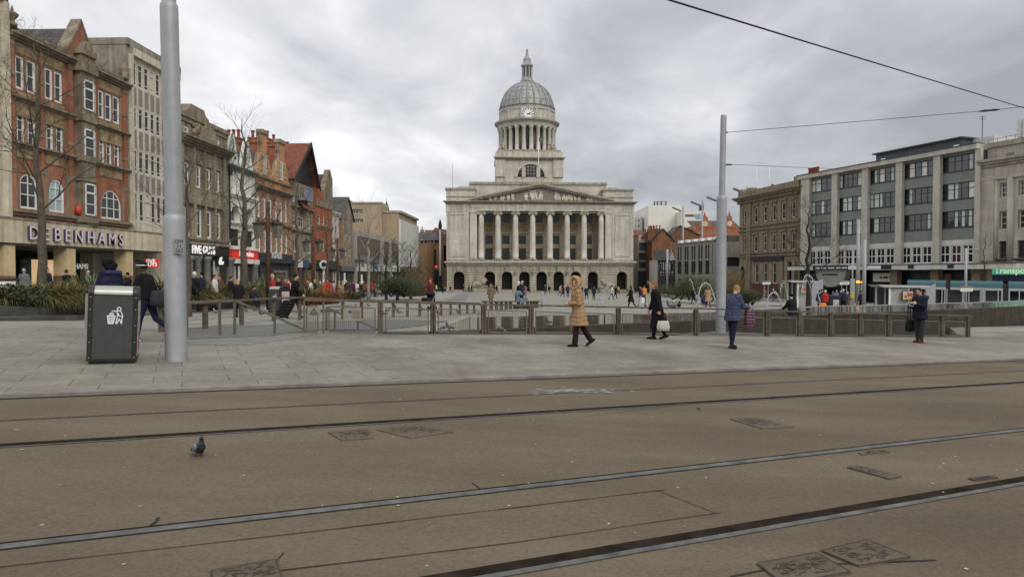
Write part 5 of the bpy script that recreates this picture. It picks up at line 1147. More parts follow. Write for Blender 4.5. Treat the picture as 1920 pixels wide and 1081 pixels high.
# penthouse
d_ = -6.; p0, p1 = S(1640,d_), S(1800,d_); zt = Z(1640,291,d_); b.boxes('penthouse', mat('blue_grey_cladding', (.055,.062,.075), .1, .8, .5), (p0, p1, d_-6, d_, zr-.2, zt)); b.boxes('penthouse_roof', DKGREY, (p0-.3, p1+.3, d_-6.3, d_+.5, zt+.003, zt+.2))
for a in (1672,1713,1757): b.boxes('penthouse_window', WHITE, (S(a,d_), S(a,d_)+2.6, d_-.05, d_+.05, zr+.3, zr+1.4)); 
for a in (1650,1785): b.boxes('roof_lamp', WHITE, (S(a,d_), S(a,d_)+.8, d_, d_+.1, zt-1., zt-.75))
chimney(b, S(1524,-4), -4, zr-.5, Z(1524,317,-4), 2.4, 1.2, 5, REDB)
b.boxes('plant_room', mat('pale_render', (.5,.5,.48), .08, 1, .7), (S(1800,-8), S(1860,-8), -14, -8, zr-.2, Z(1840,258,-8)))
# canopy and ground floor
b.boxes('canopy', WPAN, (s0+.05, S(1912,2.), 0.02, 2.6, zcan-.62, zcan-.02)); b.boxes('canopy_edge', DKGREY, (s0+.05, S(1912,2.), .02, 2.7, zcan-.019, zcan+.08)); b.boxes('canopy_sign', BLACKP, (S(1524,2.7), S(1590,2.7), 2.6, 2.72, zcan-.58, zcan-.06), (S(1652,2.7), S(1670,2.7), 2.6, 2.72, zcan-.58, zcan-.06), (S(1702,2.7), S(1712,2.7), 2.6, 2.72, zcan-.5, zcan-.06), (S(1776,2.7), S(1787,2.7), 2.6, 2.72, zcan-.5, zcan-.06)); b.boxes('canopy_sign', WHITE, (S(1590.5,2.7), S(1607,2.7), 2.6, 2.72, zcan-.58, zcan-.06), (S(1628,2.7), S(1651,2.7), 2.6, 2.72, zcan-.5, zcan-.12))
b.boxes('sign_letters', mat('pale_letters', (.5,.5,.52), .05, 3, .5), *[(S(1529+x,2.75), S(1529+x+w,2.75), 2.721, 2.735, zcan-.44, zcan-.22) for x, w in ((0,8),(10,10),(23,12),(38,9),(49,10))])
b.boxes('ground_floor', mat('dark_shopfront', (.022,.022,.024), .3, .6, .4), (s0, s1, -3.2, -.4, -3.2, zcan-.65))
for a in (1534,1604,1670,1745,1822): b.boxes('pillar', mat('brown_pillar', (.20,.15,.105), .15, 1, .7), (S(a,1.), S(a,1.)+1.1, .2, 1.1, -3.2, zcan-.63))
for a, c, mt in ((1704,1745,mat('green_glass_shop', (.03,.05,.045), .3, 1, .2)),(1756,1784,mat('dim_shop', 0)),(1585,1603,GLD),(1610,1630,GLD)): b.boxes('shop_window', mt, (S(a,-.4), S(c,-.4), -.42, -.3, -2.2, zcan-1.2))
b.boxes('shop_sign', WPAN, (S(1637,.5), S(1677,.5), -.3, .5, zcan-2.3, zcan-1.1)); b.boxes('shop_lettering', BLACKP, *[(S(x,.52), S(x+w,.52), .5, .53, zcan-1.85, zcan-1.55) for x, w in ((1650,4),(1656,9),(1667,9))])
m = b.m(); cx, w = S(1557,2.2), (S(1586,2.2)-S(1528,2.2))/2; m.prism([(cx-w,zcan-.64)]+[(cx+w*cos(t), zcan-.64+2.55*sin(t)) for t in [pi+pi*i/14 for i in range(15)]], 1.2, 2.2, 'y'); m.build('curved_canopy', mat('grey_beige_render', (.27,.26,.235), .12, 1, .7), b.r); b.boxes('sign_letters', BLACKP, *[(cx+x, cx+x+w_, 2.201, 2.22, zcan-1.45, zcan-1.2) for x, w_ in ((-1.5,.5),(-.85,.35),(-.4,1.8))])
b.boxes('end_wall', PIERC, (s0-.02, s0+.25, -12, -.03, zcan, zr-.61))
# art deco stone building at the right edge
b = Bld('stone_corner_block', 'pale carved stone block with tall half columns at the right edge of the picture', 'building', RF, S(1880))
s0, s1 = S(1835.2), S(2060); zc, ze = Z(1835,312), Z(1836,337)
cl = [(1872,1886),(1907,1921),(1944,1960),(1985,2003)]; rows = ((371,343),(431,396),(484.5,452))
ops = [(S(a), S(c), Z(1872,y0), Z(1872,y1), Z(1872,y1)) for a, c in cl for y0, y1 in rows]
STB = courses('stone_block', (.43,.395,.34), (.47,.435,.375), (.33,.30,.25), 1.6, .7, .012, .25, .15)
b.wall('wall', STB, s0, s1, -2.8, zc-.2, ops, 15, 0, .35)
for i, o in enumerate(ops): b.window(o, CREAMW if i % 3 < 2 else DKGREY, 1, 3, -.3, .13)
for a, c in ((1862,1870.5),(1886.5,1900),(1922,1938),(1962,1978)):
    m = b.m(); r_ = (S(c)-S(a))/2; m.lathe([(r_,Z(1872,489)),(r_,ze-.25)], 16, ((S(a)+S(c))/2, -.05, 0)); m.build('half_column', mat('deco_stone', (.48,.445,.385), .1, 1, .8, streak=.25), b.r, smooth=True)
b.boxes('pilaster', STB, (s0+.05, S(1861,.25), -.02, .25, Z(1836,489), ze-.26)); b.cornice('cornice', SANDP if False else mat('deco_trim', (.37,.34,.29), .2, 1, .8, streak=.4), s0+.05, s1, zc-.3, .9, .8, 3); b.boxes('architrave', STB, (s0+.03, s1, -.02, .3, ze-.25, ze+.15)); b.boxes('sill_course', mat('deco_trim', 0), (s0+.03, s1, -.02, .35, Z(1836,497), Z(1836,492)))
b.boxes('attic', STB, (s0+.3, s1, -10, -.8, zc+.6, Z(1840,281,-.8))); b.boxes('attic_coping', mat('sooty_portland', 0), (s0+.2, s1, -10, -.5, Z(1840,281,-.8)+.003, Z(1840,272,-.8)))
for a, c in ((1884,1898),(1925,1950)): b.boxes('attic_window', GLB, (S(a,-.8), S(c,-.8), -.82, -.74, Z(1885,298,-.8), Z(1885,287,-.8)))
b.boxes('window_box', mat('dark_planter', (.05,.035,.025), .2, 3, .8), *[(S(a-3), S(c+2), .0, .35, Z(1872,489), Z(1872,485)) for a, c in cl[:3]])
b.boxes('shop_fascia', mat('mint_sign', (.10,.50,.36), .06, 2, .4, emit=(.15,.75,.52), es=.25), (S(1860,.4), S(1924,.4), .0, .4, Z(1862,514,.4), Z(1862,503,.4))); b.text('Transport', mat('mint_letters', (.75,.85,.6), .05, 3, .4, emit=(.85,.95,.65), es=.4), S(1899,.42), Z(1862,512,.4), .95, .41, .03, 1.1, 'lettering', .01); b.boxes('shop_blind', mat('navy_blind', (.025,.032,.07), .15, 2, .5), (S(1860,.4), S(1924,.4), 0, .35, Z(1862,526,.4), Z(1862,515.3,.4))); b.boxes('shop_dark', GLD, (S(1860), S(1924), 0, .06, -2.8, Z(1862,526.3,.4))); b.boxes('square_sign', mat('navy_blind', 0), (S(1815,.4), S(1829,.4), .1, .4, Z(1816,513,.4), Z(1816,503,.4))); b.boxes('sign_mark', WHITE, (S(1820.5,.4), S(1824.5,.4), .4, .43, Z(1816,511,.4), Z(1816,505.5,.4)))
for px, h, nm in ((1838,2.9,'aerial'),(1908,1.,'aerial')): p = RF.T(S(px,-8), -8, Z(px,259,-8)); m = M(); m.tube([p, p+Vector((0,0,h))], .05, 5); [m.tube([p+Vector((-.4,0,h*q)), p+Vector((.4,0,h*q))], .03, 4) for q in (.85,.95)]; m.build(nm, DKGREY, b.r)
m = b.m(); za = Z(1855,262,-5); [m.tube([(S(1850,-5)+i*1.1,-5,za-1),(S(1850,-5)+i*1.1,-5,za)], .03, 4) for i in range(9)]; m.tube([(S(1850,-5),-5,za),(S(1850,-5)+9,-5,za)], .03, 4); m.tube([(S(1850,-5),-5,za-.5),(S(1850,-5)+9,-5,za-.5)], .03, 4); m.build('roof_rail', DKGREY, b.r)
for px in (1909,1918): p = RF.T(S(px,-5), -5, Z(px,258,-5)); m = M(); m.tube([p, p+Vector((0,0,2.2))], .3, 10); m.build('vent', mat('pale_render', 0), b.r)
# sandstone bank
RF = Fr((67.9, 0), (.19, -1)); S, Z = RF.s_, RF.z_
b = Bld('sandstone_building', 'brown classical sandstone building with a heavy bracketed cornice, left of the green panelled office', 'building', RF, S(1440))
b.r['label'] = 'brown classical sandstone building with bracketed cornice beside the green panelled office'
s0, s1 = S(1386), S(1499.5); zc, zt = Z(1386,381), Z(1386,366)
c3 = [(1393.5,1398.5),(1413,1420),(1430.5,1437.5),(1447,1454),(1464.5,1472.5),(1483.5,1490.5)]
R3 = (Z(1430,415.5), Z(1430,387)); R2_ = (Z(1430,470.5), Z(1430,441)); R1 = (Z(1415,530), Z(1415,493))
ops = [(S(a), S(c), *R3, R3[1]) for a, c in c3] + [(S(a), S(c), *R2_, R2_[1]) for a, c in c3] + [(S(a), S(c), *R1, R1[1]) for a, c in ((1415,1421),(1431,1438),(1448,1455))] + [(S(1388), S(1396), -3, R1[1]-1.5, R1[1]-.5), (S(1478), S(1488), -3, R1[1], R1[1])]
b.wall('wall', SAND, s0, s1, -3, zc, ops, 13, 0, .22)
for o in ops[:-2]: b.window(o, CREAMW, 1, 2, -.12, .13)
for o in ops[-2:]: m = b.m(); m.add([(o[0],-.2,o[2]),(o[1],-.2,o[2]),(o[1],-.2,o[4]),(o[0],-.2,o[4])], [(0,1,2,3)]); m.build('doorway', DOORD, b.r, fix=False)
b.cornice('cornice', SANDP, s0-.1, s1, zc, .9, 1.2, 4, ends=1.0); b.boxes('parapet', SANDP, (s0, s1, -1, .2, zc+.9, zt+.4)); b.boxes('parapet_block', SANDP, (s0-.05, s0+1.4, -1.05, .3, zc+.9, zt+.9), (S(1402), S(1409), -1.05, .3, zc+.9, zt+.9), (S(1490), s1-.02, -1.05, .3, zc+.9, zt+1.))
m = b.m(); k = 36; [m.box(s0+(s1-s0)*i/k, s0+(s1-s0)*(i+.5)/k, 0, .6, zc-.3, zc-.005) for i in range(k)]; m.build('dentils', SANDP, b.r)
for z in (Z(1430,422), Z(1430,430), Z(1430,474), Z(1430,480)): b.cornice('string_course', SANDP, s0-.05, s1, z-.2, .35, .35, 2)
for o in ops[:12]: b.boxes('window_surround', SANDP, (o[0]-.3, o[0]-.02, -.02, .1, o[2]-.1, o[4]+.1), (o[1]+.02, o[1]+.3, -.02, .1, o[2]-.1, o[4]+.1), (o[0]-.4, o[1]+.4, -.02, .25, o[4]+.35, o[4]+.6))
for a in (1401,): b.boxes('pilaster', SAND, (S(a), S(a+8), -.02, .3, -3, zc-.31))
b.boxes('fascia', mat('plum_fascia', (.03,.02,.03), .2, 1, .6), (S(1409,.3), S(1467,.3), 0, .3, Z(1410,490,.3), Z(1410,482,.3))); m = b.m(); [m.lathe([(.5,-3),(.45,Z(1480,490))], 12, (S(a),.25,0)) for a in ()]; [b.boxes('column', SANDP, (S(a), S(a)+.8, 0, .5, -3, Z(1480,489))) for a in (1467,1475,1489)]
b.boxes('red_band', mat('dull_red_stone', (.085,.035,.03), .2, 1, .7), (S(1410), S(1465), .0, .06, -3, R1[0]-.05))
chimney(b, S(1447,-5), -5, zt-1, Z(1447,348,-5), .7, .7, 1); 
for px, y in ((1418,315),(1441,312)): p = RF.T(S(px,-7), -7, zt); pole('roof_mast', 'thin white mast, ' + ('left' if px < 1430 else 'right') + ' one of two on the sandstone roof', 'mast', p, Z(px,y,-7)-zt, .05, .035, WHITE, group='masts on the sandstone roof')
# grey concrete block with mansard
b = Bld('mansard_block', 'grey concrete block with slit windows and a slate mansard, left of the sandstone building', 'building', RF, S(1310)); b.r['label'] = 'grey concrete block with slit windows under a slate mansard behind the grey poles'
s0, s1 = S(1266), S(1346); zt = Z(1346,452); ops = []
for i in range(6):
    a = 1270+13*i
    ops += [(S(a), S(a+3), Z(1346,484), Z(1346,457), Z(1346,457)), (S(a+4.6), S(a+7.6), Z(1346,484), Z(1346,457), Z(1346,457)), (S(a), S(a+8), Z(1346,514), Z(1346,487), Z(1346,487)), (S(a+1), S(a+7.5), -3.4, Z(1346,523), Z(1346,523))]
GCON = mat('grey_concrete', (.26,.245,.215), .12, .8, .85, streak=.3); b.wall('wall', GCON, s0, s1, -3.4, zt, ops, 14, 0, .25)
for o in ops: b.window(o, DKGREY, 2 if o[1]-o[0] > 1.6 else 1, 2, -.15, .08, gl=GLD)
m = b.m(); zm = Z(1346,441); m.add([(s0,.1,zt),(s1,.1,zt),(s1,-1.6,zm),(s0,-1.6,zm),(s1,-14,zt),(s1,-14,zm),(s0,-14,zm)], [(0,1,2,3),(1,4,5,2),(2,5,6,3)]); m.build('mansard', SLATE, b.r, fix=False)
for i in range(6): a = 1270+13*i; b.boxes('dormer', WHITE, (S(a+2), S(a+6), -.9, .1, zt+.4, zm-.2))
e = RF.T(s1, 0, 0); bx = W(1346,513,e.y).x; wd_ = W(1386,513,e.y).x-bx; ef = Fr((bx, e.y-.3), (1,.05)); zz = lambda py: W(1360,py,e.y).z
b.fr = ef; b.wall('end_wall', GCON, -.2, wd_+1, -3.4, zz(453), [(wd_*.42, wd_*1.02, zz(499), zz(482), zz(482))], 3); b.boxes('end_roof', SLATE, (0, wd_+1, -3, -.05, zz(452.9), zz(444))); m = b.m(); m.add([(wd_*.42,-.25,zz(499)),(wd_*1.02,-.25,zz(499)),(wd_*1.02,-.25,zz(482)),(wd_*.42,-.25,zz(482))], [(0,1,2,3)]); m.build('dark_opening', DOORD, b.r, fix=False)
# buildings seen between the hall and the mansard block
def front(name, label, Y, p0, p1, ytop, mt, cols=(), rows=(), gable=None, back=10, wmat=None, rmat=None, cat='building', gl=None, wc=1, wr=2):
    A = W(p0,513,Y).x; fr = Fr((A, Y), (1, 0)); B_ = W(p1,513,Y).x-A; bb = Bld(name, label, cat, fr, B_/2)
    x = lambda px: W(px,513,Y).x-A; z = lambda py: W((p0+p1)/2,py,Y).z
    ops = [(x(a), x(c), z(y1), z(y0), z(y0)) for a, c in cols for y0, y1 in rows]
    bb.wall('wall', mt, 0, B_, -3.4, z(ytop), ops, back)
    for o in ops: bb.window(o, wmat or CREAMW, wc, wr, -.15, .08, gl=gl)
    if gable:
        gx, gy = x(gable[0]), z(gable[1]); m = bb.m(); m.prism([(0,z(ytop)),(B_,z(ytop)),(gx,gy)], -.4, .02, 'y'); m.build('gable', mt, bb.r)
        m = bb.m(); m.add([(-.4,.4,z(ytop)-.2),(gx,.4,gy+.25),(gx,-back,gy+.25),(-.4,-back,z(ytop)-.2)], [(0,1,2,3)]); m.add([(B_+.4,.4,z(ytop)-.2),(gx,.4,gy+.25),(gx,-back,gy+.25),(B_+.4,-back,z(ytop)-.2)], [(0,1,2,3)]); m.build('roof', rmat or SLATE, bb.r, fix=False)
    return bb, x, z
OLDB = courses('old_brick', (.27,.115,.06), (.22,.09,.05), (.2,.14,.1), .23, .078, .012, .35, .3)
bb, x, z = front('white_modern_block', 'large white modern block with a curved corner rising behind the brick roofs', 330, 1215, 1276, 385, mat('white_cladding', (.62,.60,.54), .05, .3, .5), back=40)
m = bb.m(); wl = W(1204,513,360).x-W(1215,513,330).x; m.add([(0,0,-3),(0,0,z(385)),(wl,-30,z(385.2)),(wl,-30,-3)], [(0,1,2,3)]); m.build('side_wall', mat('white_cladding', 0), bb.r, fix=False)
for py in (396,404,412,420): m = bb.m(); m.add([(wl*.15,-4.5+.2,z(py+3)),(wl*.15,-4.3,z(py)),(wl*.95,-28.3,z(py)),(wl*.95,-28.3,z(py+3))], [(0,1,2,3)]); [setattr(v, 'x', v.x-.15) for v in m.v]; m.build('strip_window', GLB, bb.r, fix=False)
bb.boxes('roof_frame', DKGREY, *[(x(a), x(a)+.5, -6, -5.5, z(385), z(376)) for a in (1230,1236,1243,1252)], (x(1230), x(1254), -6, -5.5, z(376), z(375)), (x(1228), x(1254), -6, -5.5, z(380.5), z(379.8)))
bb, x, z = front('white_modern_wing', 'lower white modern block with a narrow window strip and a dark fin on its roof', 320, 1277, 1326, 395, mat('white_cladding', 0), [(1284,1301),(1302,1310)], [(402,406.5)], wmat=DKGREY, gl=GLB, wc=3, wr=1); bb.boxes('roof_fin', mat('navy_fin', (.03,.035,.06), .1, 1, .5), (x(1313), x(1321), -3, -2, z(395), z(383))); bb.boxes('blue_window', mat('blue_glass', (.2,.36,.42), .2, 1, .2), (x(1303), x(1313), .0, .1, z(411), z(401)))
bb, x, z = front('old_grey_tower', 'pale grey distant tower glimpsed beside the hall cornice', 340, 1188, 1204, 406, mat('pale_render', 0), [(1191,1193),(1196,1199)], [(411,416),(421,426)], gl=GLB)
# red brick building with two clock gables
bb, x, z = front('clock_gable_building', 'red brick building with round clock faces in two shaped gables behind the mansard block', 215, 1296, 1386, 424, courses('bright_brick', (.42,.14,.06), (.36,.11,.05), (.34,.2,.13), .23, .078, .012, .3, .2), [(a,a+3) for a in (1303,1310,1326,1334,1362,1370)], [(432,438)], wmat=WHITE)
m = bb.m(); m.add([(0,-.3,z(424)),(x(1386),-.3,z(424)),(x(1386),-6,z(411)),(0,-6,z(411))], [(0,1,2,3)]); m.build('roof', SLATE, bb.r, fix=False)
for a, c, ya, yc in ((1308,1334,402,422),(1356,1378,400,420)):
    cx, h = (x(a)+x(c))/2, (x(c)-x(a))/2; z0, z1 = z(424)-.5, z(ya); H = z1-z0; m = bb.m(); m.prism([(cx-h,z0),(cx+h,z0),(cx+h*.8,z0+H*.4),(cx+h*.45,z0+H*.55),(cx+h*.4,z0+H*.8),(cx+h*.15,z0+H*.85),(cx,z1+.8),(cx-h*.15,z0+H*.85),(cx-h*.4,z0+H*.8),(cx-h*.45,z0+H*.55),(cx-h*.8,z0+H*.4)], -.5, .15, 'y'); gb_ = m.build('gable', mat('bright_brick', 0), bb.r)
    m = bb.m(); m.tube([(cx,.1,z0+H*.3),(cx,.25,z0+H*.3)], .8, 18); m.build('clock_face', mat('cream_dial', (.55,.5,.38), .1, 2, .5), gb_); m = bb.m(); m.box(cx-.05,cx+.05,.25,.28,z0+H*.3,z0+H*.3+.6); m.box(cx-.4,cx,.25,.28,z0+H*.3-.05,z0+H*.3+.05); m.build('clock_hand', BLACKP, gb_)
m = bb.m(); m.lathe([(1.0,z(411)),(1.,z(404)),(1.15,z(403.5)),(.95,z(402)),(.8,z(400)),(.2,z(397.5)),(.05,z(394))], 10, (x(1365),-4,0)); m.build('cupola', LEADD, bb.r)
# near brick and timber houses
bb, x, z = front('brick_gable_house', 'plain brown brick gable end house beyond the black and white pub', 178, 1222, 1263, 452, OLDB, [(1259,1261)], [(448,458)], (1243, 430)); chimney(bb, x(1226), -3, z(450), z(424), 2.2, 1.4, 3, OLDB); chimney(bb, x(1240), -8, z(440), z(420), 3.4, 1.6, 4, OLDB)
bb, x, z = front('brick_terrace', 'dark red brick terrace with stepped roofs behind the tall white flagpole', 200, 1258, 1312, 440, OLDB, [(1262,1265),(1270,1273)], [(444,455)], (1275, 424)); m = bb.m(); m.box(x(1283), x(1300), -6, -.5, z(440), z(428)); m.build('attic', OLDB, bb.r)
bb, x, z = front('panel_front_shop', 'beige panelled shop building with three bands of windows next to the hall', 186, 1196, 1214, 449, mat('pale_concrete', 0), [(1198,1212.5)], [(455,469),(474,487),(491,502)], wmat=DKGREY, gl=GLB, wc=5, wr=1); bb.boxes('shopfront', mat('recess_dark', 0), (0, x(1214), .0, .1, -3.4, z(508)))
bb, x, z = front('narrow_shop', 'narrow dark shop building between the panelled shop and the brick gable', 184, 1214.3, 1222, 440, OLDB, [(1216,1220)], [(452,464),(474,486)]); bb.boxes('shopfront', mat('recess_dark', 0), (0, x(1222), .0, .1, -3.4, z(508))); chimney(bb, x(1217), -3, z(440), z(430), 1.8, 1.2, 2, OLDB)
bb, x, z = front('corner_house', 'dull brick house with a red roof right against the hall side', 205, 1189, 1197, 440, OLDB, [(1191,1194)], [(455,465),(480,490)]); m = bb.m(); m.add([(0,.3,z(440)),(x(1212),.3,z(440)),(x(1206),-6,z(428)),(0,-6,z(428))], [(0,1,2,3)]); m.build('roof', RTILE, bb.r, fix=False)
bb, x, z = front('timbered_pub', 'old black and white timbered pub with steep dark roofs below the brick gable', 164, 1233, 1266, 487, mat('white_stucco', 0), [(1236,1240),(1259,1262)], [(494,506)], wmat=BLACKP)
m = bb.m(); zr_ = z(467); m.add([(-.5,.6,z(488)),(x(1254),.6,z(488)),(x(1254),-4,zr_),(-.5,-4,zr_)], [(0,1,2,3)]); m.build('roof', mat('dark_thatch', (.04,.042,.036), .25, 1, .9), bb.r, fix=False)
m = bb.m(); m.prism([(x(1252),z(488)),(x(1267),z(488)),(x(1259.5),z(468))], -.3, .6, 'y'); m.build('gable', mat('white_stucco', 0), bb.r)
m = bb.m(); [m.box(x(a), x(a)+.25, .0, .1, z(530), z(489)) for a in (1233,1236,1240.5,1245,1249,1252,1257,1262.5,1265)]; [m.box(0, x(1266), .0, .08, z(py), z(py)+.25) for py in (490,508,514)]
for xa in (1252,1267): m.add([(x(xa),.75,z(488)),(x(1259.5),.75,z(467)),(x(1259.5),.75,z(469.5)),(x(xa),.75,z(490.5)),(x(xa),.6,z(488)),(x(1259.5),.6,z(467)),(x(1259.5),.6,z(469.5)),(x(xa),.6,z(490.5))], [(0,1,2,3),(4,5,6,7),(0,1,5,4),(2,3,7,6)])
m.build('timber', BLT, bb.r); bb.boxes('shopfront', mat('recess_dark', 0), (0, x(1266), .1, .2, -3.4, z(516)))
# far line of roofs closing the gap on the left behind the poles
bb, x, z = front('street_end_shop', 'pale far shop front closing the street left of the hall', 235, 822, 836, 485, mat('pale_render', 0), [(825,828),(831,834)], [(490,496)], gl=GLB)
# ---------------------------------------------------------------- railings
TIMB = mat('grey_timber', (.115,.095,.072), .3, 5, .8, streak=.25, bump=.3); WEATH = mat('grey_brown_metal', (.12,.108,.09), .2, 4, .6); GALV = mat('galvanised', (.34,.355,.375), .1, 2, .5, metal=.2, streak=.22)
TOPY = [(570,561.5),(606,562.5),(713,565.5),(812,568),(906.7,570.5),(996,572),(1079.6,574),(1159.6,575.5),(1305,578),(1438.7,582.5),(1500,584),(1558,585.5),(1613.5,587),(1666.7,588),(1766.7,590.5),(1816,592)]
MIDD = [(570,574),(606,574.5),(713,577),(812,579),(906.7,581.5),(996,583.5),(1079.6,586),(1159.6,588.5),(1305,591.5),(1438.7,595),(1500,596),(1558,597.5),(1613.5,599),(1666.7,600),(1766.7,602),(1816,603)]
def lerp(tab, x):
    for (a, b), (c, d) in zip(tab, tab[1:]):
        if x <= c: return b + (d-b)*(x-a)/(c-a)
    return tab[-1][1]
f = thing('railing', 'long weathered railing with wire mesh panels between the pavement and the reflecting pool', 'railing', fl(1100))
def fz(px, y): p = fl(px); return W(px, y, p.y)
posts = [t[0] for t in TOPY]; fd = (FENCE_B-FENCE_A).normalized(); fn = Vector((-fd.y, fd.x, 0)).normalized()
m = M()
def bar(m, a, b, w, h):
    """rectangular bar between two points: w across, h high"""
    d = (b-a); n = Vector((-d.y, d.x, 0)); n = (n.normalized() if n.length > 1e-6 else Vector((1,0,0)))*w/2; u = d.cross(n).normalized()*h/2
    if u.length < 1e-6: u = Vector((0,0,h/2))
    m.add([a-n-u, a+n-u, a+n+u, a-n+u, b-n-u, b+n-u, b+n+u, b-n+u], [(0,1,2,3),(4,5,6,7),(0,1,5,4),(1,2,6,5),(2,3,7,6),(3,0,4,7)])
for a, b_ in zip(posts, posts[1:]): bar(m, fz(a, lerp(TOPY, a)), fz(b_, lerp(TOPY, b_)) + fd*.004, .13, .05)
p_, q_ = fz(1816, 592), fz(1822, 592.2); bar(m, p_, q_, .13, .05); m.build('top_rail', TIMB, f)
for i, px in enumerate(posts):
    p = fl(px); t = fz(px, lerp(TOPY, px)+.5); wd_ = .062 if i > 1 else .05
    m = M(); n = fn*.05; e = fd*wd_/2
    for sg in ((-.6, .6) if i > 1 else (0,)):
        c = p + fd*sg*wd_*1.05
        m.add([Vector((q.x, q.y, z)) for z in (p.z-.05, t.z-.028) for q in (c-n-e*.9, c+n-e*.9, c+n+e*.9, c-n+e*.9)], [(0,1,2,3),(4,5,6,7),(0,1,5,4),(1,2,6,5),(2,3,7,6),(3,0,4,7)])
    m.build('post', TIMB if i > 1 else WEATH, f)
WIRE = mat('mesh_wire', (.085,.08,.068), .2, 5, .5)
for i, (a, b_) in enumerate(zip(posts, posts[1:])):
    A, B_ = fl(a), fl(b_); za0, za1 = A.z+.10, fz(a, lerp(MIDD, a)).z; zb0, zb1 = B_.z+.10, fz(b_, lerp(MIDD, b_)).z
    s_ = (.14 if i > 0 else .06); A = A + fd*s_; B_ = B_ - fd*.14
    pt = lambda u, v: Vector((A.x+(B_.x-A.x)*u, A.y+(B_.y-A.y)*u, (za0+(za1-za0)*v)*(1-u) + (zb0+(zb1-zb0)*v)*u))
    m = M(); bar(m, pt(0,0), pt(1,0), .04, .045); bar(m, pt(0,1), pt(1,1), .04, .03); bar(m, pt(0,.03), pt(0,.97), .03, .02); bar(m, pt(1,.03), pt(1,.97), .03, .02)
    fr_ = m.build('panel_frame', mat('panel_metal', (.125,.113,.093), .15, 3, .5), f)
    m = M(); L_ = (B_-A).length; k = int(L_/.048); kk = 13
    for j in range(1, k): bar(m, pt(j/k, .03), pt(j/k, .97), .005, .005)
    for j in range(1, kk): bar(m, pt(0, j/kk), pt(1, j/kk), .005, .005)
    m.build('wire_mesh', WIRE, fr_)
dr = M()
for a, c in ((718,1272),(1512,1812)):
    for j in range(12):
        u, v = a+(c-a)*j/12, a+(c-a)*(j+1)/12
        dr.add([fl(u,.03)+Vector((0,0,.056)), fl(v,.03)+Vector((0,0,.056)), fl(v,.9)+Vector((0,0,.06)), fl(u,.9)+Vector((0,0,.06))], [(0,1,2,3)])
tag(dr.build('trench_shade', mat('trench_shade_black', (.008,.007,.006), .2, 3, .9)), kind='structure')  # flat near-black strip painting the trench's shade behind the railing, not a drain
# notice boards on the railing
def board(name, label, px0, px1, y0, y1, off, mt):
    P = [fz(px0,y1), fz(px1,y1), fz(px1,y0), fz(px0,y0)]; n = -fn*off
    r = thing(name, label, 'notice', (P[0]+P[1])/2); m = M(); m.add([p+n for p in P]+[p+n+fn*.012 for p in P], [(0,1,2,3),(4,5,6,7),(0,1,5,4),(1,2,6,5),(2,3,7,6),(3,0,4,7)]); m.build('board', mt, r)
    return r, lambda u, v, o=.004: P[0] + (P[1]-P[0])*u + (P[3]-P[0])*v - fn*(off+o)
r, g = board('notice_board', 'beige notice board with a small blue square fixed to the railing mesh', 643.5, 677, 578, 601, .03, mat('notice_beige', (.25,.22,.175), .08, 2, .6))
for u0, u1, v0, v1, mt in ((.28,.46,.62,.84,mat('notice_blue', (.06,.06,.16), .1, 3, .5)),(.3,.38,.08,.5,mat('notice_cyan', (.17,.28,.28), .1, 3, .5))):
    m = M(); m.add([g(u0,v0),g(u1,v0),g(u1,v1),g(u0,v1)], [(0,1,2,3)]); m.build('printed_block', mt, r)
m = M(); [m.add([g(.5,v),g(.92,v),g(.92,v+.03),g(.5,v+.03)], [(0,1,2,3)]) for v in (.2,.3,.4,.5,.6,.7,.8)]; m.build('printed_text', WIRE, r)
r, g = board('warning_sign', 'small grey warning triangle sign on the narrow gate of the railing', 576, 601, 576.5, 592, .03, mat('sign_grey', (.24,.225,.19), .1, 2, .6))
m = M(); pts = [(.5,.95),(.75,.35),(.25,.35)]
for a, b_ in zip(pts, pts[1:]+pts[:1]): A, B_ = g(*a), g(*b_); bar(m, A, B_, .01, .022)
c = g(.5,.55); bar(m, c-Vector((0,0,.03)), c+Vector((0,0,.04)), .012, .03); m.build('triangle', WIRE, r)
m = M(); [m.add([g(.12,v),g(.88,v),g(.88,v+.05),g(.12,v+.05)], [(0,1,2,3)]) for v in (.1,.22)]; m.build('printed_text', WIRE, r)
# timber barrier round the rill, going away from the left
def barrier(label, pts, tops, ends, wires=True, pw=.115):
    P = [on(*p) for p in pts]; r = thing('timber_barrier', label, 'barrier', P[0], group='timber barriers round the pool')
    T_ = [W(px, y, p.y) for (px, _), y, p in zip(pts, tops, P)]
    for p, t in zip(P, T_): m = M(); m.box(p.x-pw/2, p.x+pw/2, p.y-.05, p.y+.05, p.z-.05, t.z-.035); m.build('post', mat('barrier_post', (.13,.105,.08), .3, 4, .85, streak=.3), r)
    Q = [ends[0]] + T_ + [ends[1]] if ends else T_
    m = M(); [bar(m, a, b_ + (b_-a).normalized()*.003, .22, .07) for a, b_ in zip(Q, Q[1:])]; m.build('top_rail', TIMB, r)
    if wires:
        m = M()
        for j in range(1, 7):
            for (p, t), (p2, t2) in zip(zip(P, T_), zip(P[1:], T_[1:])): m.tube([p+(t-p)*j/7.5, p2+(t2-p2)*j/7.5], .004, 4)
        m.build('wires', WIRE, r)
    return P, T_
pts = [(303,626),(385,620),(453,612),(513,604),(562,602)]; tops = [570,566.5,563,559,557.5]
P0 = on(255,631); P1 = on(643,600)
barrier('nearest timber barrier with tension wires running past the tall grey pole', pts, tops, (W(252,572,P0.y), W(600,559,on(600,601).y)))
pts = [(643,600),(678,598.5),(712,597.5),(737.5,596.5),(764,595.5),(787,595),(827,593),(845,592),(862,591),(876,590),(889,589.2)]; tops = [562,562.8,563.5,564.2,564.8,565.2,566,566.5,567,567.5,568]
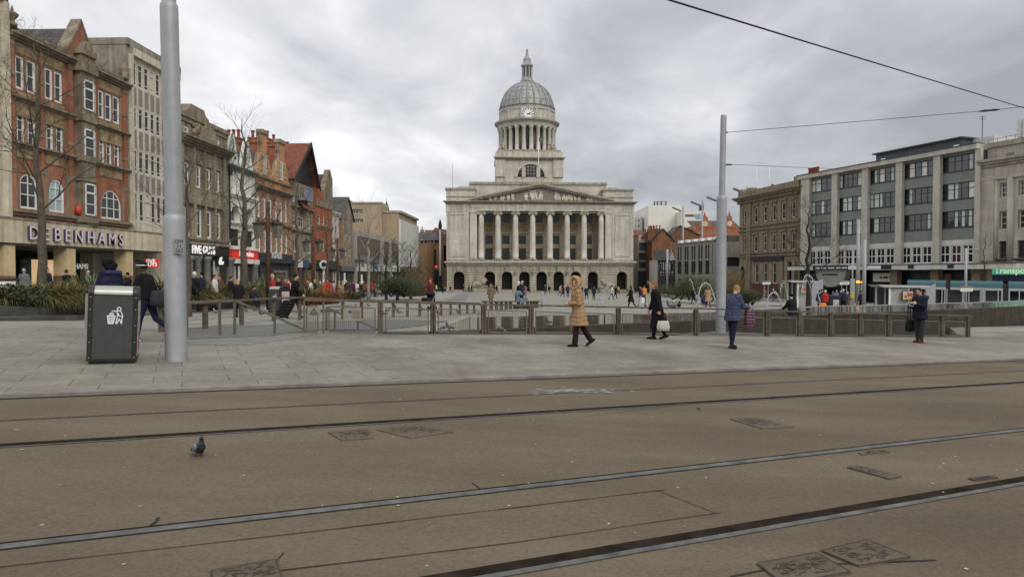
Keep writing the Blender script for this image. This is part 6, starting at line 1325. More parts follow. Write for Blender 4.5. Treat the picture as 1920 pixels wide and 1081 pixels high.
barrier('long middle timber barrier behind the mesh railing', pts, tops, (W(602,559.5,on(602,601).y), W(897,568.2,on(897,588.8).y)), False)
pts = [(910,584),(921,583.3),(931,582.6),(940,582),(949,581.4),(957,580.8)]
barrier('short timber barrier in front of the person in a brown fur hood', pts, [565]*6, (W(902,565,on(903,584).y), W(966,564.6,on(965,580.5).y)), False, .2)
pts = [(972,580),(980,579.6),(989,579.2),(996,578.8),(1001.5,578.5),(1007,578.2)]
barrier('farthest short timber barrier beside the two people with a pushchair', pts, [564.5]*6, (W(967,564.3,on(968,580).y), W(1010,564.5,on(1009,578).y)), False, .2)
# thin handrails with a sloping end
def handrail(label, up, slope, base):
    P = [on(*p) for p in base]; r = thing('handrail', label, 'handrail', P[0], group='sloping handrails')
    T_ = [W(px, y, p.y) for (px, y), p in zip(up, P)]
    for p, t in zip(P, T_): m = M(); bar(m, p, t, .05, .05); m.build('post', WEATH, r)
    m = M(); [bar(m, a, b_, .06, .05) for a, b_ in zip(T_, T_[1:])]; m.build('rail', WEATH, r)
    return r
r = handrail('thin metal handrail sloping down to the gate, right of the tall grey pole', [(350,567),(412,563.5),(440,563),(515,593),(571,618)], None, [(350,634),(412,632.5),(440,631),(515,629),(571,628)])
handrail('second sloping handrail seen through the wire mesh behind the notice board', [(612,576),(628,583),(671,601),(709,618)], None, [(612,623),(628,622.5),(671,622),(709,622)])
# ---------------------------------------------------------------- poles and overhead wires
def tram_pole(label, px, yb, secs, lean=None):
    """secs: (y_top in the photo, centre px, width px)"""
    p = on(px, yb); k = F/p.y; r = thing('tram_pole', label, 'pole', p, group='tram poles'); a = Vector(p) - Vector((0,0,.1))
    for i, (yt, cx, w_) in enumerate(secs):
        t = W(cx, yt, p.y); rad = w_/k/2; d = t-a; m = M(); m.smooth = True
        path = [a, a+d*.02, t-d.normalized()*rad*.5, t, t+d.normalized()*rad*.25]; m.tube(path, [rad, rad, rad, rad*.97, rad*.8], 24); m.build('shaft', GALV, r, ang=R(40)); a = t + d.normalized()*rad*.22
    return r, p
r, PL = tram_pole('tall fat grey pole with a small number plate, standing right of the litter bin', 331, 681, [(407,326.5,38.5),(10,316.8,31.5),(-190,311,25)])
z0, z1 = W(336,475,PL.y-.2).z, W(336,447.5,PL.y-.2).z; A, B_ = W(325.5,461,PL.y-.19), W(344.5,461,PL.y-.16)
pl = thing('number_plate', 'small grey number plate strapped to the tall fat grey pole', 'number plate', A); e = (B_-A); e.z = 0; w_ = e.length; e.normalize(); n = Vector((e.y,-e.x,0))
T_ = lambda u, v, o: Vector((A.x, A.y, z0)) + e*u + n*o + Vector((0,0,v))
m = M(lambda u, o, v: T_(u, v, o)); m.box(0, w_, -.004, .004, 0, z1-z0); m.build('plate', mat('plate_grey', (.235,.25,.265), .06, 3, .5), pl)
for i, tx in enumerate(('OM','11','262')): text(tx, 'lettering', BLACKP, pl, lambda u, v, o: T_(w_*.56+u, (z1-z0)*(.70-.3*i)+v, .006+o), .085, .002)
r2, PR = tram_pole('tall grey tram pole rising behind the woman in the blue quilted jacket', 1351, 626, [(370,1353.5,18.5),(217,1356.8,11)])
RUB = mat('wire_black', (.012,.012,.013), .1, 3, .5)
def wire(label, pts, rad, name='overhead_wire'):
    r = thing(name, label, 'wire', pts[0], group='overhead tram wires'); m = M(); Q = []
    for a, b_ in zip(pts, pts[1:]): Q += [a+(b_-a)*i/12 - Vector((0,0,(b_-a).length*.0006*sin(pi*i/12))) for i in range(12)]
    m.tube(Q+[pts[-1]], rad, 6); m.build('cable', RUB, r); return r
q0, q1 = W(1275,0,9), W(1920,200,22.5); q0 = q0-(q1-q0)*1.5; q1 = q1+(q1-q0)*.6; wire('thick black overhead wire crossing the sky from the top to the right edge', [q0, q1], .013)
a, b_, c = W(1364,248,PR.y), W(1838,208.5,PR.y-2), W(1872,205.5,PR.y-2)
r = wire('thin span wire from the top of the tram pole to a dark insulator', [a, b_, c, W(1925,199,PR.y-2.2)], .009)
m = M(); m.tube([b_-(c-b_)*.1, b_+(c-b_)*.2, b_+(c-b_)*.5, b_+(c-b_)*.8, c+(c-b_)*.1], [.012,.042,.03,.042,.012], 8); m.build('insulator', RUB, r)
m = M(); m.tube([W(1353.5,250,PR.y), a], .03, 6); m.tube([W(1353.5,244,PR.y), a], .02, 6); m.build('clamp', DKGREY, r2); m = M(); m.tube([W(1353.5,309,PR.y), W(1372,308.5,PR.y)], .03, 6); m.build('clamp', DKGREY, r2)
wire('lower thin span wire from the tram pole across to the stone block', [W(1366,308,PR.y), W(1900,329,80)], .009)
# ---------------------------------------------------------------- litter bins
BINB = mat('bin_black', (.022,.022,.023), .2, 6, .45); BINP = mat('bin_panel', (.05,.05,.048), .12, 8, .6); BINS = mat('bin_silver', (.37,.365,.34), .1, 3, .35, metal=.4); LOGO = mat('bin_logo_white', (.66,.67,.68), .05, 6, .5)
def make_bin(label, loc, rz, tilt=0., sc=1.):
    r = proto('litter_bin', label, 'litter bin', 'solar litter bins'); w, d, h = .355, .37, 1.27
    m = M(); m.prism([(-w,-.37),(w,-.37),(w,.37),(-w,.37)], .04, h-.12, 'z'); m.prism([(-w+.03,-.34),(w-.03,-.34),(w-.03,.34),(-w+.03,.34)], 0, .041, 'z'); m.build('body', BINB, r)
    m = M(); m.box(-w+.075, w-.075, -.382, -.369, .08, h-.16); m.build('front_panel', BINP, r)
    m = M(); pr = [(-.385,h-.14)] + [(-.385+.13*(1-cos(t)), h-.14+.13*sin(t)) for t in [pi/2*i/6 for i in range(1,7)]] + [(.25,h-.01),(.385,h-.1)]
    m.prism(pr, -w+.085, w-.085, 'x'); m.build('lid', BINS, r); m = M()
    for sg in (-1, 1): m.prism([(q[0]*1.01, q[1]+.004) for q in pr], sg*(w-.084) if sg > 0 else -w-.006, w+.006 if sg > 0 else -w+.084, 'x')
    m.build('lid_end', BINB, r)
    m = M(); m.box(-w-.05, -w-.001, -.25, .22, .55, 1.12); m.build('hopper', BINS, r)
    m = M(); m.box(w, w+.006, -.3, .32, .12, 1.02); m.build('side_poster', mat('side_poster', (.52,.44,.42), .35, 7, .6), r)
    m = M(); [m.add([(w+.009,-.28,z),(w+.009,.3,z+.12),(w+.009,.3,z+.16),(w+.009,-.28,z+.04)], [(0,1,2,3)]) for z in (.15,.24,.33,.42)]; m.build('poster_stripe', mat('poster_red', (.45,.05,.06), .1, 4, .5), r, fix=False)
    m = M(); [m.ball((sg*(w-.035), -.373, z), (.009,.006,.009), 6, 4) for sg in (-1,1) for z in (.1,.35,.62,.88,1.08)]; m.build('rivets', BINS, r)
    # tidy figure dropping litter in a basket
    m = M(); y = -.387; X = lambda q: (q[0]-407)/475*.66; Zz = lambda q: 1.13-(q[1]-275)/745*1.13
    def st(pts, wd_=.0075):
        Q = [Vector((X(q), y, Zz(q))) for q in pts]
        for a, b_ in zip(Q, Q[1:]): bar(m, a-(b_-a).normalized()*.002, b_+(b_-a).normalized()*.002, .004, wd_*2)
    st([(468+19*cos(2*pi*i/14), 430+19*sin(2*pi*i/14)) for i in range(15)])
    st([(395,452),(447,458),(455,500),(437,588)]); st([(395,452),(480,452),(492,462),(507,510),(500,530),(497,590),(472,535),(447,590)]); st([(462,478),(468,505),(500,508)]); st([(372,488),(385,472),(412,476),(408,492),(372,492)])
    st([(347,505),(432,505)], .009); st([(352,512),(362,588),(412,588),(428,512)])
    for i in range(1, 5): st([(352+15*i,510),(362+10*i,586)], .005); st([(352+2*i,512+15*i),(428-3.2*i,512+15*i)], .005)
    m.build('tidy_symbol', LOGO, r, fix=False)
    r.location = loc; r.rotation_euler = (0, tilt, rz); r.scale = (sc,)*3; return r
q = on(196, 686); make_bin('big black litter bin with silver lid and white tidy figure in the left foreground', Vector((q.x, q.y+.25, q.z+.05)), R(26), R(2.3), 1.0)
q = on(523, 585); b2 = dup(bpy.data.objects['litter_bin'], (q.x, 33.5, gz(q.x, 33.5)), R(-20), 'smaller looking dark litter bin among the plants behind the man with the suitcase'); b2.location = (W(523,540,33).x, 33, gz(-11,33)+.05); b2.rotation_euler = (0,0,R(-15))
# ---------------------------------------------------------------- lamp posts, flagpoles, signs
RUSTP = mat('rusty_post', (.085,.048,.032), .3, 3, .8, streak=.3); LGL = mat('lamp_glass', (.16,.15,.13), .2, 3, .25)
lp = proto('lantern_post', 'x', 'street lamp', 'rust brown lantern posts')
m = M(); m.tube([(0,0,-.2),(0,0,6.2)], [.15,.11], 10); m.build('post', RUSTP, lp, smooth=True); m = M(); m.tube([(-.62,0,5.0),(.62,0,5.0)], .05, 6); m.tube([(-.5,0,4.9),(0,0,5.4)], .03, 6); m.tube([(.5,0,4.9),(0,0,5.4)], .03, 6); m.build('arm', RUSTP, lp)
for sg in (-1, 1):
    m = M(); m.lathe([(.22,-.75),(.3,0),(.3,.02)], 4, (sg*.52,0,4.85)); ln = m.build('lantern', LGL, lp); m = M(); m.lathe([(.38,0),(.36,.06),(.1,.2),(.03,.35)], 4, (sg*.52,0,4.875)); m.build('lantern_cap', BLACKP, ln)
for i, (px, Y, lab, hh) in enumerate(((503,40,'rust brown lantern post in front of the orange brick building',1.),(587,53,'rust brown lantern post in front of the tall plain red brick building',.95),(633,66,'rust brown lantern post in front of the narrow white house',.95),(674,80,'rust brown lantern post at the left end of the low modern store',.85),(701,90,'rust brown lantern post beside the round blue mark of the low store',.85))):
    p = W(px, 513, Y); p.z = gz(p.x, p.y)
    if i == 0: lp.location = p; lp['label'] = lab; lp.rotation_euler = (0,0,R(20))
    else: dup(lp, p, R(15*i), lab, sc=hh)
sl_ = proto('street_light', 'x', 'street light', 'grey street lights')
m = M(); m.tube([(0,0,-.2),(0,0,12)], [.16,.11], 10); m.build('post', GALV, sl_, smooth=True); m = M(); m.tube([(0,0,11.3),(-.35,0,11.3)], .05, 6); m.build('arm', GALV, sl_); m = M(); m.add([(-1.5,-.4,11.75),(-.3,-.4,11.25),(-.3,.4,11.25),(-1.5,.4,11.75),(-1.5,-.4,11.85),(-.3,-.4,11.35),(-.3,.4,11.35),(-1.5,.4,11.85)], [(0,1,2,3),(4,5,6,7),(0,1,5,4),(1,2,6,5),(2,3,7,6),(3,0,4,7)]); m.build('lamp_panel', mat('lamp_head', (.2,.21,.22), .1, 2, .4), sl_)
for i, (px, yb, yt, lab) in enumerate(((1280,547,386,'grey street light with tilted flat head, left of a row of three beyond the fountains'),(1316,547.5,375,'grey street light with tilted flat head, middle one beyond the fountains'),(1398.5,548,350,'tall grey street light in front of the sandstone building'),(1347,548,366,'grey street light mostly hidden behind the tall tram pole'))):
    p = on(px, yb); h = W(px, yt, p.y).z-p.z; s_ = h/12
    if i == 0: sl_.location = p; sl_['label'] = lab; sl_.scale = (s_,)*3
    else: dup(sl_, p, 0, lab, sc=s_)
for px, yb, yt, lab in ((825.5,546,411,'white flagpole with black base and spike at the left corner of the hall'),(1269,543,425,'white flagpole with black spike in front of the black and white pub')):
    p = on(px, yb); h = W(px, yt, p.y).z-p.z; r = thing('flagpole', lab, 'flagpole', p, group='white flagpoles'); w_ = 4./F*p.y/2
    m = M(); m.tube([p+Vector((0,0,h*.22)), p+Vector((0,0,h*.86))], [w_*1.1, w_*.8], 10); m.build('shaft', WHITE, r, smooth=True); m = M(); m.lathe([(w_*5,0),(w_*5,.4),(w_*3.6,.5),(w_*2.5,.9),(w_*1.7,1.2),(w_*1.5,h*.2),(w_*1.2,h*.22)], 10, p); m.build('base', BLACKP, r); m = M(); m.lathe([(w_*.9,h*.86),(w_*1.9,h*.9),(w_*1.5,h*.94),(w_*.3,h)], 8, p); m.build('spike', BLACKP, r)
def post(label, px, yb, yt, w_, mt=GALV, name='post', cat='post', grp='plain grey posts', Y=None):
    p = on(px, yb) if Y is None else W(px, 513, Y)
    if Y is not None: p.z = gz(p.x, Y)
    t = W(px, yt, p.y); r = thing(name, label, cat, p, group=grp); m = M(); m.tube([p-Vector((0,0,.1)), Vector((p.x,p.y,t.z))], w_*p.y/F/2, 10); m.build('shaft', mt, r, smooth=True); return r, p, t
post('slim grey post in front of the black and white pub', 1251, 552, 467, 4)
post('tall grey tram pole beside the glowing orange board at the tram stop', 1608.5, 513, 411, 6, grp='far tram poles', Y=72)
post('thicker grey post rising from the far edge of the pool', 1620.5, 513, 449, 6.5, grp='far tram poles', Y=58)
r, p, t = post('grey post with a short arm before the right end of the tram', 1811, 513, 465, 4.5, grp='far tram poles', Y=56); m = M(); bar(m, t-Vector((0,0,.1)), t+Vector((1.1,0,-.05)), .1, .06); m.build('arm', GALV, r)
r, p, t = post('thin grey lamp post with a flat head in front of the sandstone building', 1439, 548, 478, 2.5); m = M(); bar(m, t, t+Vector((1.3,0,.0)), .4, .1); m.build('arm', WHITE, r)
r, p, t = post('thin tall sign post with a yellow panel in front of the curved canopy', 1598.5, 513, 470, 2.5, Y=60)
k = p.y/F; m = M(); m.box(p.x-.18, p.x+.18, p.y-.06, p.y+.06, p.z, W(1598,522,p.y).z); m.build('totem', GALV, r); m = M(); m.box(p.x-.1, p.x+.13, p.y-.075, p.y-.062, W(1598,560,p.y).z, W(1598,547,p.y).z); m.build('yellow_panel', mat('yellow_panel', (.5,.5,.04), .1, 4, .5), r)
# lit display
p = W(1611, 528, 62); r = thing('display_board', 'small board glowing orange beside the sign post at the tram stop', 'display', (p.x,p.y,p.z)); m = M(); m.box(p.x-.55, p.x+.4, p.y-.08, p.y+.08, p.z-.2, p.z+.2); m.build('case', BLACKP, r); m = M(); m.box(p.x-.33, p.x+.0, p.y-.09, p.y-.081, p.z-.13, p.z+.13); m.box(p.x+.05, p.x+.36, p.y-.09, p.y-.081, p.z-.1, p.z+.04); m.build('lit_text', mat('orange_light', (.9,.35,.06), .1, 3, .5, emit=(1,.38,.06), es=1.1), r); m = M(); m.tube([(p.x+.2,p.y,p.z-.2),(p.x+.2,p.y,gz(p.x,p.y))], .06, 6); m.build('post', GALV, r)
for px, y, Y, lab in ((1812,543,55,'stop name board on the grey post near the right end of the tram'),(1583.5,531,70,'stop name board on two legs under the curved canopy'),(1437,531,84,'small stop name board below the sandstone building')):
    p = W(px, y, Y); w_ = .45; r = thing('stop_sign_board', lab, 'sign', (p.x,p.y,gz(p.x,p.y)), group='stop name boards'); m = M(); m.box(p.x-w_*1.05, p.x+w_*1.05, p.y-.05, p.y+.05, p.z-.13, p.z+.13); m.build('board', WHITE, r); m = M(); m.box(p.x-w_*1.1, p.x+w_*1.1, p.y-.06, p.y+.06, p.z+.133, p.z+.3); m.build('header', GREENP, r); m = M(); [m.tube([(p.x+d,p.y+.08,gz(p.x,p.y)),(p.x+d,p.y+.08,p.z+.2)], .045, 6) for d in (-.25,.25)]; m.build('leg', GALV, r)
    m = M(); m.box(p.x-w_*.8, p.x+w_*.8, p.y-.054, p.y-.051, p.z-.05, p.z+.03); m.build('printed_text', mat('faded_print', (.3,.3,.3), .2, 9, .6), r)
# ---------------------------------------------------------------- tram and shelters
TEALP = mat('tram_teal', (.018,.085,.10), .06, 1, .25, coat=.5, spec=.5); TWH = mat('tram_white', (.38,.38,.38), .05, 1, .35, coat=.3); TDK = glass('tram_glass', (.012,.016,.018), .05, .8); BELL = mat('bellows', (.06,.06,.062), .15, 6, .8); TGR = mat('tram_grey', (.3,.31,.32), .06, 1, .4)
A = W(1694, 513, 70); B_ = W(1985, 513, 63); e = Vector((B_.x-A.x, B_.y-A.y, 0)); TL = e.length; e.normalize(); n = Vector((e.y,-e.x,0)); zt = gz(A.x, A.y)-.3
tt = lambda s_, d, z: Vector((A.x, A.y, zt)) + e*s_ + n*d + Vector((0,0,z - .012*s_))
tr = thing('tram', 'teal and white tram with dark windows waiting at the stop on the right', 'tram', (A.x, A.y, zt))
sA = lambda px: (lambda r_: ((A.x*r_.y - A.y*r_.x)/(e.y*r_.x - e.x*r_.y)))(ray(px, 513))
mods = [(sA(1698), sA(1774.5)), (sA(1783), sA(1880)), (sA(1890.5), sA(1980))]
for i, (a, c) in enumerate(mods):
    m = M(tt); w_ = 1.3; pr = [(-w_,.35),(w_,.35),(w_*1.02,1.2),(w_,2.65),(-w_,2.65),(-w_*1.02,1.2)]
    m.prism(pr, a, c, 'x'); bd = m.build('body', TWH, tr)
    m = M(tt); a2 = a+1.3 if i == 0 else a
    m.prism([(-w_-.01,2.66),(w_+.01,2.66),(w_-.02,3.05),(w_-.3,3.3),(-w_+.3,3.3),(-w_+.02,3.05)], a+(.25 if i == 0 else 0), c, 'x'); m.build('roof', TEALP, tr)
    m = M(tt); m.box(a+(.35 if i == 0 else .12), c-.12, w_, w_+.04, .75, 2.42); m.build('window_band', TDK, tr)
    for t in ((.42,.72) if i != 1 else (.1,.42,.75)):
        x = a+(c-a)*t; m = M(tt); m.box(x-.62, x-.02, w_+.03, w_+.06, .42, 2.42); m.box(x+.02, x+.62, w_+.03, w_+.06, .42, 2.42); m.build('door', TDK, tr); m = M(tt); m.box(x-.73, x-.65, w_+.02, w_+.09, .4, 2.5); m.box(x+.65, x+.73, w_+.02, w_+.09, .4, 2.5); m.build('door_post', TWH, tr)
    if i == 1: m = M(tt); m.box(a+(c-a)*.57, a+(c-a)*.68, w_+.03, w_+.08, .4, 2.5); m.build('side_panel', TGR, tr)
for (a, c), (a2, c2) in zip(mods, mods[1:]):
    m = M(tt); k = 8; [m.box(c+(a2-c)*j/k+.002, c+(a2-c)*(j+.75)/k, -1.2-.05*(j%2), 1.24+.04*(j%2), .4, 3.05) for j in range(k)]; m.build('bellows', BELL, tr)
m = M(tt); m.prism([(mods[0][0]-1.0,.35),(mods[0][0]-.01,.35),(mods[0][0]-.01,2.65),(mods[0][0]-.2,2.7)], -1.2, 1.2, 'y'); m.build('nose', TDK, tr)
def shelter(label, px0, px1, Y, ztop, endx, poster):
    A = W(px0, 513, Y); B_ = W(px1, 513, Y); g = gz(A.x, Y); zr = W(px0, ztop, Y).z; r = thing('tram_shelter', label, 'shelter', (A.x, Y, g), group='tram stop shelters')
    m = M(); m.prism([(A.x-.2,zr-.02),(B_.x+.2,zr-.1),(B_.x+.2,zr-.28),(A.x+.2,zr-.22)], Y-.9, Y+.9, 'y'); m.build('roof', TWH, r)
    for i in range(6): x = A.x+.4+(B_.x-A.x-.6)*i/5; m = M(); m.box(x-.045, x+.045, Y+.5, Y+.6, g, zr-.2); m.build('leg', WHITE, r)
    m = M(); m.box(A.x+.9, A.x+2.4, Y-.72, Y-.66, g+.2, zr-.35); m.build('grey_panel', mat('frosted_panel', (.3,.3,.29), .15, 2, .3), r); m = M(); m.box(A.x+.8, A.x+.9, Y-.75, Y-.63, g, zr-.22); m.box(A.x+2.4, A.x+2.5, Y-.75, Y-.63, g, zr-.22); m.build('panel_post', WHITE, r)
    m = M(); m.box(A.x+.3, B_.x-.2, Y+.62, Y+.65, g+.4, zr-.3); m.build('back_glass', mat('shelter_glass', (.10,.125,.12), .2, 1, .1, spec=.8), r); m = M(); m.box(A.x+.5, B_.x-.4, Y+.2, Y+.5, g+.45, g+.5); m.build('bench', GALV, r)
    if endx: m = M(); m.add([(B_.x-.6,Y-.85,zr-.35),(endx,Y-.95,zr+.12),(endx,Y-.95,g+.1),(B_.x-.6,Y-.85,g+.1),(B_.x-.6,Y-.8,zr-.35),(endx,Y-.9,zr+.12),(endx,Y-.9,g+.1),(B_.x-.6,Y-.8,g+.1)], [(0,1,2,3),(4,5,6,7),(0,1,5,4),(1,2,6,5),(2,3,7,6),(3,0,4,7)]); m.build('end_screen', mat('lilac_screen', (.31,.31,.335), .06, 1, .3), r)
    if poster:
        x0, x1, z0, z1 = poster; m = M(); m.box(x0-.05, x1+.05, Y-.98, Y-.9, z0-.05, z1+.05); pb = m.build('poster_frame', BLACKP, r)
        m = M(); m.box(x0, x1, Y-1., Y-.981, z0, z1); m.build('poster', mat('poster_sky', (.42,.38,.36), .25, 2, .5), pb); m = M(); w_ = x1-x0
        for k in range(12): u, v = random.uniform(.1,.9), random.uniform(.3,.85); m.ball((x0+w_*u, Y-1.0, z0+(z1-z0)*v), (.1,.012,.1), 7, 5)
        m.build('poster_red', mat('poster_scarlet', (.4,.07,.04), .3, 5, .5), pb); m = M(); m.box(x0, x1, Y-1.006, Y-1.001, z0, z0+(z1-z0)*.2); m.build('poster_grass', mat('poster_green', (.32,.42,.07), .2, 3, .5), pb)
Y = 58; q = W(1693,561.5,Y-1), W(1712,546,Y-1); shelter('white roofed tram shelter with a colourful poster and tall lilac end screen', 1641, 1738, Y, 533, W(1754,513,Y-.9).x, (q[0].x, q[1].x, q[0].z, q[1].z))
Y = 66; q = W(1503,549,Y-1), W(1513,537,Y-1); shelter('white roofed tram shelter with a lilac end screen, left one beside the bare tree', 1474, 1527, Y, 524.5, W(1543,513,Y-.9).x, (q[0].x, q[1].x, q[0].z, q[1].z))
# ---------------------------------------------------------------- fountains
FW = mat('fountain_water', (.62,.65,.67), .1, 9, .25, spec=.6, var2=(.5,.53,.55))
FW.node_tree.nodes['Principled BSDF'].inputs['Transmission Weight'].default_value = .45
def jet(label, pts, Y, w0=.05, w1=.05, drops=20, plume=None):
    P = [W(x, y, Y) for x, y in pts]; b0 = Vector((P[0].x, Y, gz(P[0].x, Y))); r = thing('fountain_jet', label, 'fountain jet', b0, group='fountain jets in the square')
    Q = []
    n = len(P)
    for i in range(n-1):
        p0, p1, p2, p3 = P[max(i-1,0)], P[i], P[i+1], P[min(i+2,n-1)]
        for j in range(6): t = j/6; Q.append(.5*((2*p1)+(p2-p0)*t+(2*p0-5*p1+4*p2-p3)*t*t+(3*p1-p0-3*p2+p3)*t**3))
    Q.append(P[-1]); m = M(); m.smooth = True
    Q = [q+Vector((random.gauss(0,.012),random.gauss(0,.012),random.gauss(0,.012))) for q in Q]
    m.tube(Q, [(w0+(w1-w0)*i/len(Q))*random.uniform(.25,.7) for i in range(len(Q))], 6)
    m.build('stream', FW, r); m = M()
    for k in range(drops):
        q = random.choice(Q); s_ = random.uniform(.01,.028); m.ball(q+Vector((random.gauss(0,.09),random.gauss(0,.09),random.gauss(0,.09)-.05)), (s_,s_,s_*1.5), 5, 4)
    if plume:
        for k in range(plume[2]):
            t = random.random(); q = W(plume[0]+random.gauss(0,3.2*(1-t*.6)), plume[1]-plume[3]*t, Y); s_ = random.uniform(.015,.05)*(1-t*.4); m.ball(q+Vector((0,random.gauss(0,.1),0)), (s_,s_,s_*1.6), 5, 4)
    m.build('droplets', FW, r)
jet('upright white fountain plume just left of the person in the camel coat', [(1017,580),(1016.5,562),(1016,548)], 45, .12, .05, 30, (1017,581,90,33))
jet('small low fountain plume right behind the shoulder of the camel coat', [(1046,580),(1045.5,570),(1045,562)], 47, .08, .04, 20, (1046,581,50,17))
jet('low bubbling arc of water right of the camel coat', [(1121,560),(1124,557.5),(1128,562),(1132,578)], 46, .07, .08, 60, (1122,580,50,22))
jet('slim arching jet in front of the right hall doorway', [(1133.5,551),(1136,540),(1138.5,536.5),(1142,543),(1145,560),(1146.5,579)], 56, .05, .06, 40)
jet('thin upright jet against the right end of the hall', [(1150,560),(1149.5,535),(1149,517)], 70, .05, .02, 26)
jet('bent water jet beside the people in orange and plum coats', [(1199,580),(1197,566),(1196,556),(1196.5,548)], 48, .07, .05, 20, (1201,580,80,26))
jet('thin falling jet behind the red haired woman', [(1214,527),(1217,531),(1219.5,538),(1221,552)], 62, .06, .04, 16)
jet('thin falling stream over the green shrubs', [(1292,524),(1297,527),(1302,545),(1306,556)], 66, .06, .05, 20)
jet('large curved fountain arc left of the tall tram pole', [(1309,562),(1310,550),(1315,536),(1322,530.5),(1330,534),(1337,548),(1342,567),(1343,578)], 45, .07, .07, 60, (1309,578,110,26))
jet('curved fountain arc right of the woman in blue with its foot in the pool', [(1438,580),(1439,562),(1444,552),(1452,547.5),(1459,554),(1465,568),(1469,577)], 43, .06, .09, 40, (1438,580,40,14))
jet('tall arc of water in front of the left tram shelter', [(1462,545),(1466,534),(1470,530),(1473,534),(1476,560),(1477,574)], 52, .05, .04, 24)
jet('broad fountain arc in front of the bare dark tree', [(1502,565),(1504,540),(1509,520),(1514,514.5),(1521,519),(1529,535),(1538,568)], 47, .05, .06, 50)
jet('inner small fountain arc nested in the broad one', [(1506,560),(1507,533),(1512,525),(1518,533),(1524,558)], 47.5, .04, .04, 20)
# ---------------------------------------------------------------- planting
def leafmat(name, cols, rough=.6):
    m, nt, N, L, P = nodes(name); P.inputs['Roughness'].default_value = rough; P.inputs['Specular IOR Level'].default_value = .25
    g = N.new('ShaderNodeNewGeometry'); r = N.new('ShaderNodeValToRGB'); L.new(g.outputs['Random Per Island'], r.inputs[0])
    el = r.color_ramp.elements; n = len(cols)
    el[0].position = 0; el[0].color = (*cols[0], 1); el[1].position = 1; el[1].color = (*cols[-1], 1)
    for i in range(1, n-1): e = el.new(i/(n-1)); e.color = (*cols[i], 1)
    L.new(r.outputs[0], P.inputs['Base Color']); MATS[name] = m; return m
FLAX = leafmat('flax_leaf', [(.035,.05,.018),(.06,.085,.028),(.10,.12,.045),(.20,.21,.10),(.05,.07,.03)]); GRS = leafmat('grass_green_brown', [(.09,.095,.032),(.14,.125,.045),(.22,.16,.065),(.11,.11,.038)]); GRB = leafmat('grass_tan', [(.17,.115,.05),(.22,.16,.075),(.12,.085,.035),(.25,.19,.10)]); GRO = leafmat('grass_rust', [(.20,.07,.022),(.26,.10,.035),(.15,.055,.02),(.12,.08,.03)]); SHR = leafmat('shrub_leaf', [(.018,.03,.012),(.03,.045,.018),(.05,.065,.025),(.02,.028,.014)]); DKF = leafmat('bronze_flax', [(.05,.035,.022),(.08,.06,.03),(.035,.035,.02),(.12,.10,.06)])
def blade(m, base, az, L_, w, bend, lift=1.2, n=4):
    d = Vector((cos(az), sin(az), 0)); s_ = Vector((-sin(az), cos(az), 0)); pts = []
    p = Vector(base); el = lift
    for i in range(n+1):
        ww = w*(1-(i/n)**1.6)*.5+.0015; pts += [p - s_*ww, p + s_*ww]
        p = p + (d*cos(el) + Vector((0,0,sin(el))))*L_/n; el -= bend/n
    m.add(pts, [(2*i, 2*i+1, 2*i+3, 2*i+2) for i in range(n)])
def clump(name, label, mt, n, L0, L1, w, bend, lift, rad, group, seed, plume=None):
    random.seed(seed); r = proto(name, label, 'plant', group); m = M()
    for i in range(n):
        a = random.uniform(0, 2*pi); q = rad*math.sqrt(random.random())
        blade(m, (q*cos(a), q*sin(a), 0), a+random.gauss(0,.5), random.uniform(L0, L1), w*random.uniform(.7,1.2), bend*random.uniform(.5,1.4), lift+random.gauss(0,.17))
    m.build('leaves', mt, r, fix=False)
    if plume:
        m = M()
        for i in range(plume[0]):
            a = random.uniform(0,2*pi); d = random.uniform(.1,.55); t = Vector((d*cos(a), d*sin(a), random.uniform(*plume[1:]))); b0 = t*.15; b0.z = .2
            m.tube([b0, b0*.4+t*.6, t], [.006,.005,.004], 4)
            for k in range(14): u = random.random(); q = b0*(.3*(1-u))+t*(1-.3*(1-u)); s_ = .05*(1-abs(u-.4)); blade(m, q, random.uniform(0,6), .1, .014, .8, 1.0, 2)
        m.build('seed_heads', GRB, r, fix=False)
    return r
KIND = {}
def kinds(k, *a, **kw): KIND[k] = (a, kw, [])
kinds('flax', 'flax_plant', 'spiky green flax plant with long sword leaves in the raised beds', FLAX, 95, .9, 1.5, .055, 1.3, 1.22, .22, 'flax plants in the beds')
kinds('bronze', 'flax_plant', 'spiky bronze and green flax with arching leaves in the raised beds', DKF, 90, .7, 1.2, .045, 1.5, 1.1, .25, 'bronze flax in the beds')
kinds('grass', 'grass_clump', 'rounded green brown grass clump in the raised beds', GRS, 520, .6, 1.05, .024, 2.3, 1.2, .38, 'green brown grass clumps')
kinds('tan', 'grass_clump', 'pale tan grass clump with feathery seed heads in the beds', GRB, 380, .7, 1.3, .024, 1.6, 1.3, .35, 'tan grass clumps', plume=(26, 1.0, 1.7))
kinds('tuft', 'grass_clump', 'soft tan brown grass clump without seed heads in the left planter', leafmat('grass_soft_tan', [(.21,.145,.065),(.26,.19,.09),(.14,.115,.045)]), 480, .6, 1.0, .022, 2.4, 1.2, .38, 'tan brown grass tufts')
kinds('rust', 'grass_clump', 'rusty orange grass clump in the raised beds', GRO, 420, .55, 1.0, .024, 1.7, 1.25, .4, 'rusty grass clumps')
def plant(k, p, sc=1., rz=None):
    a, kw, made = KIND[k]
    if len(made) < 2:
        r = clump(*a[:9], a[9], 100+len(made)*7+len(k), kw.get('plume')) if False else clump(a[0], a[1], a[2], a[3], a[4], a[5], a[6], a[7], a[8], a[9], a[10], 100+len(made)*7+len(k), kw.get('plume'))
        r.location = p; r.scale = (sc,)*3; made.append(r); return r
    return dup(random.choice(made), p, random.uniform(0, 6.28) if rz is None else rz, sc=sc)
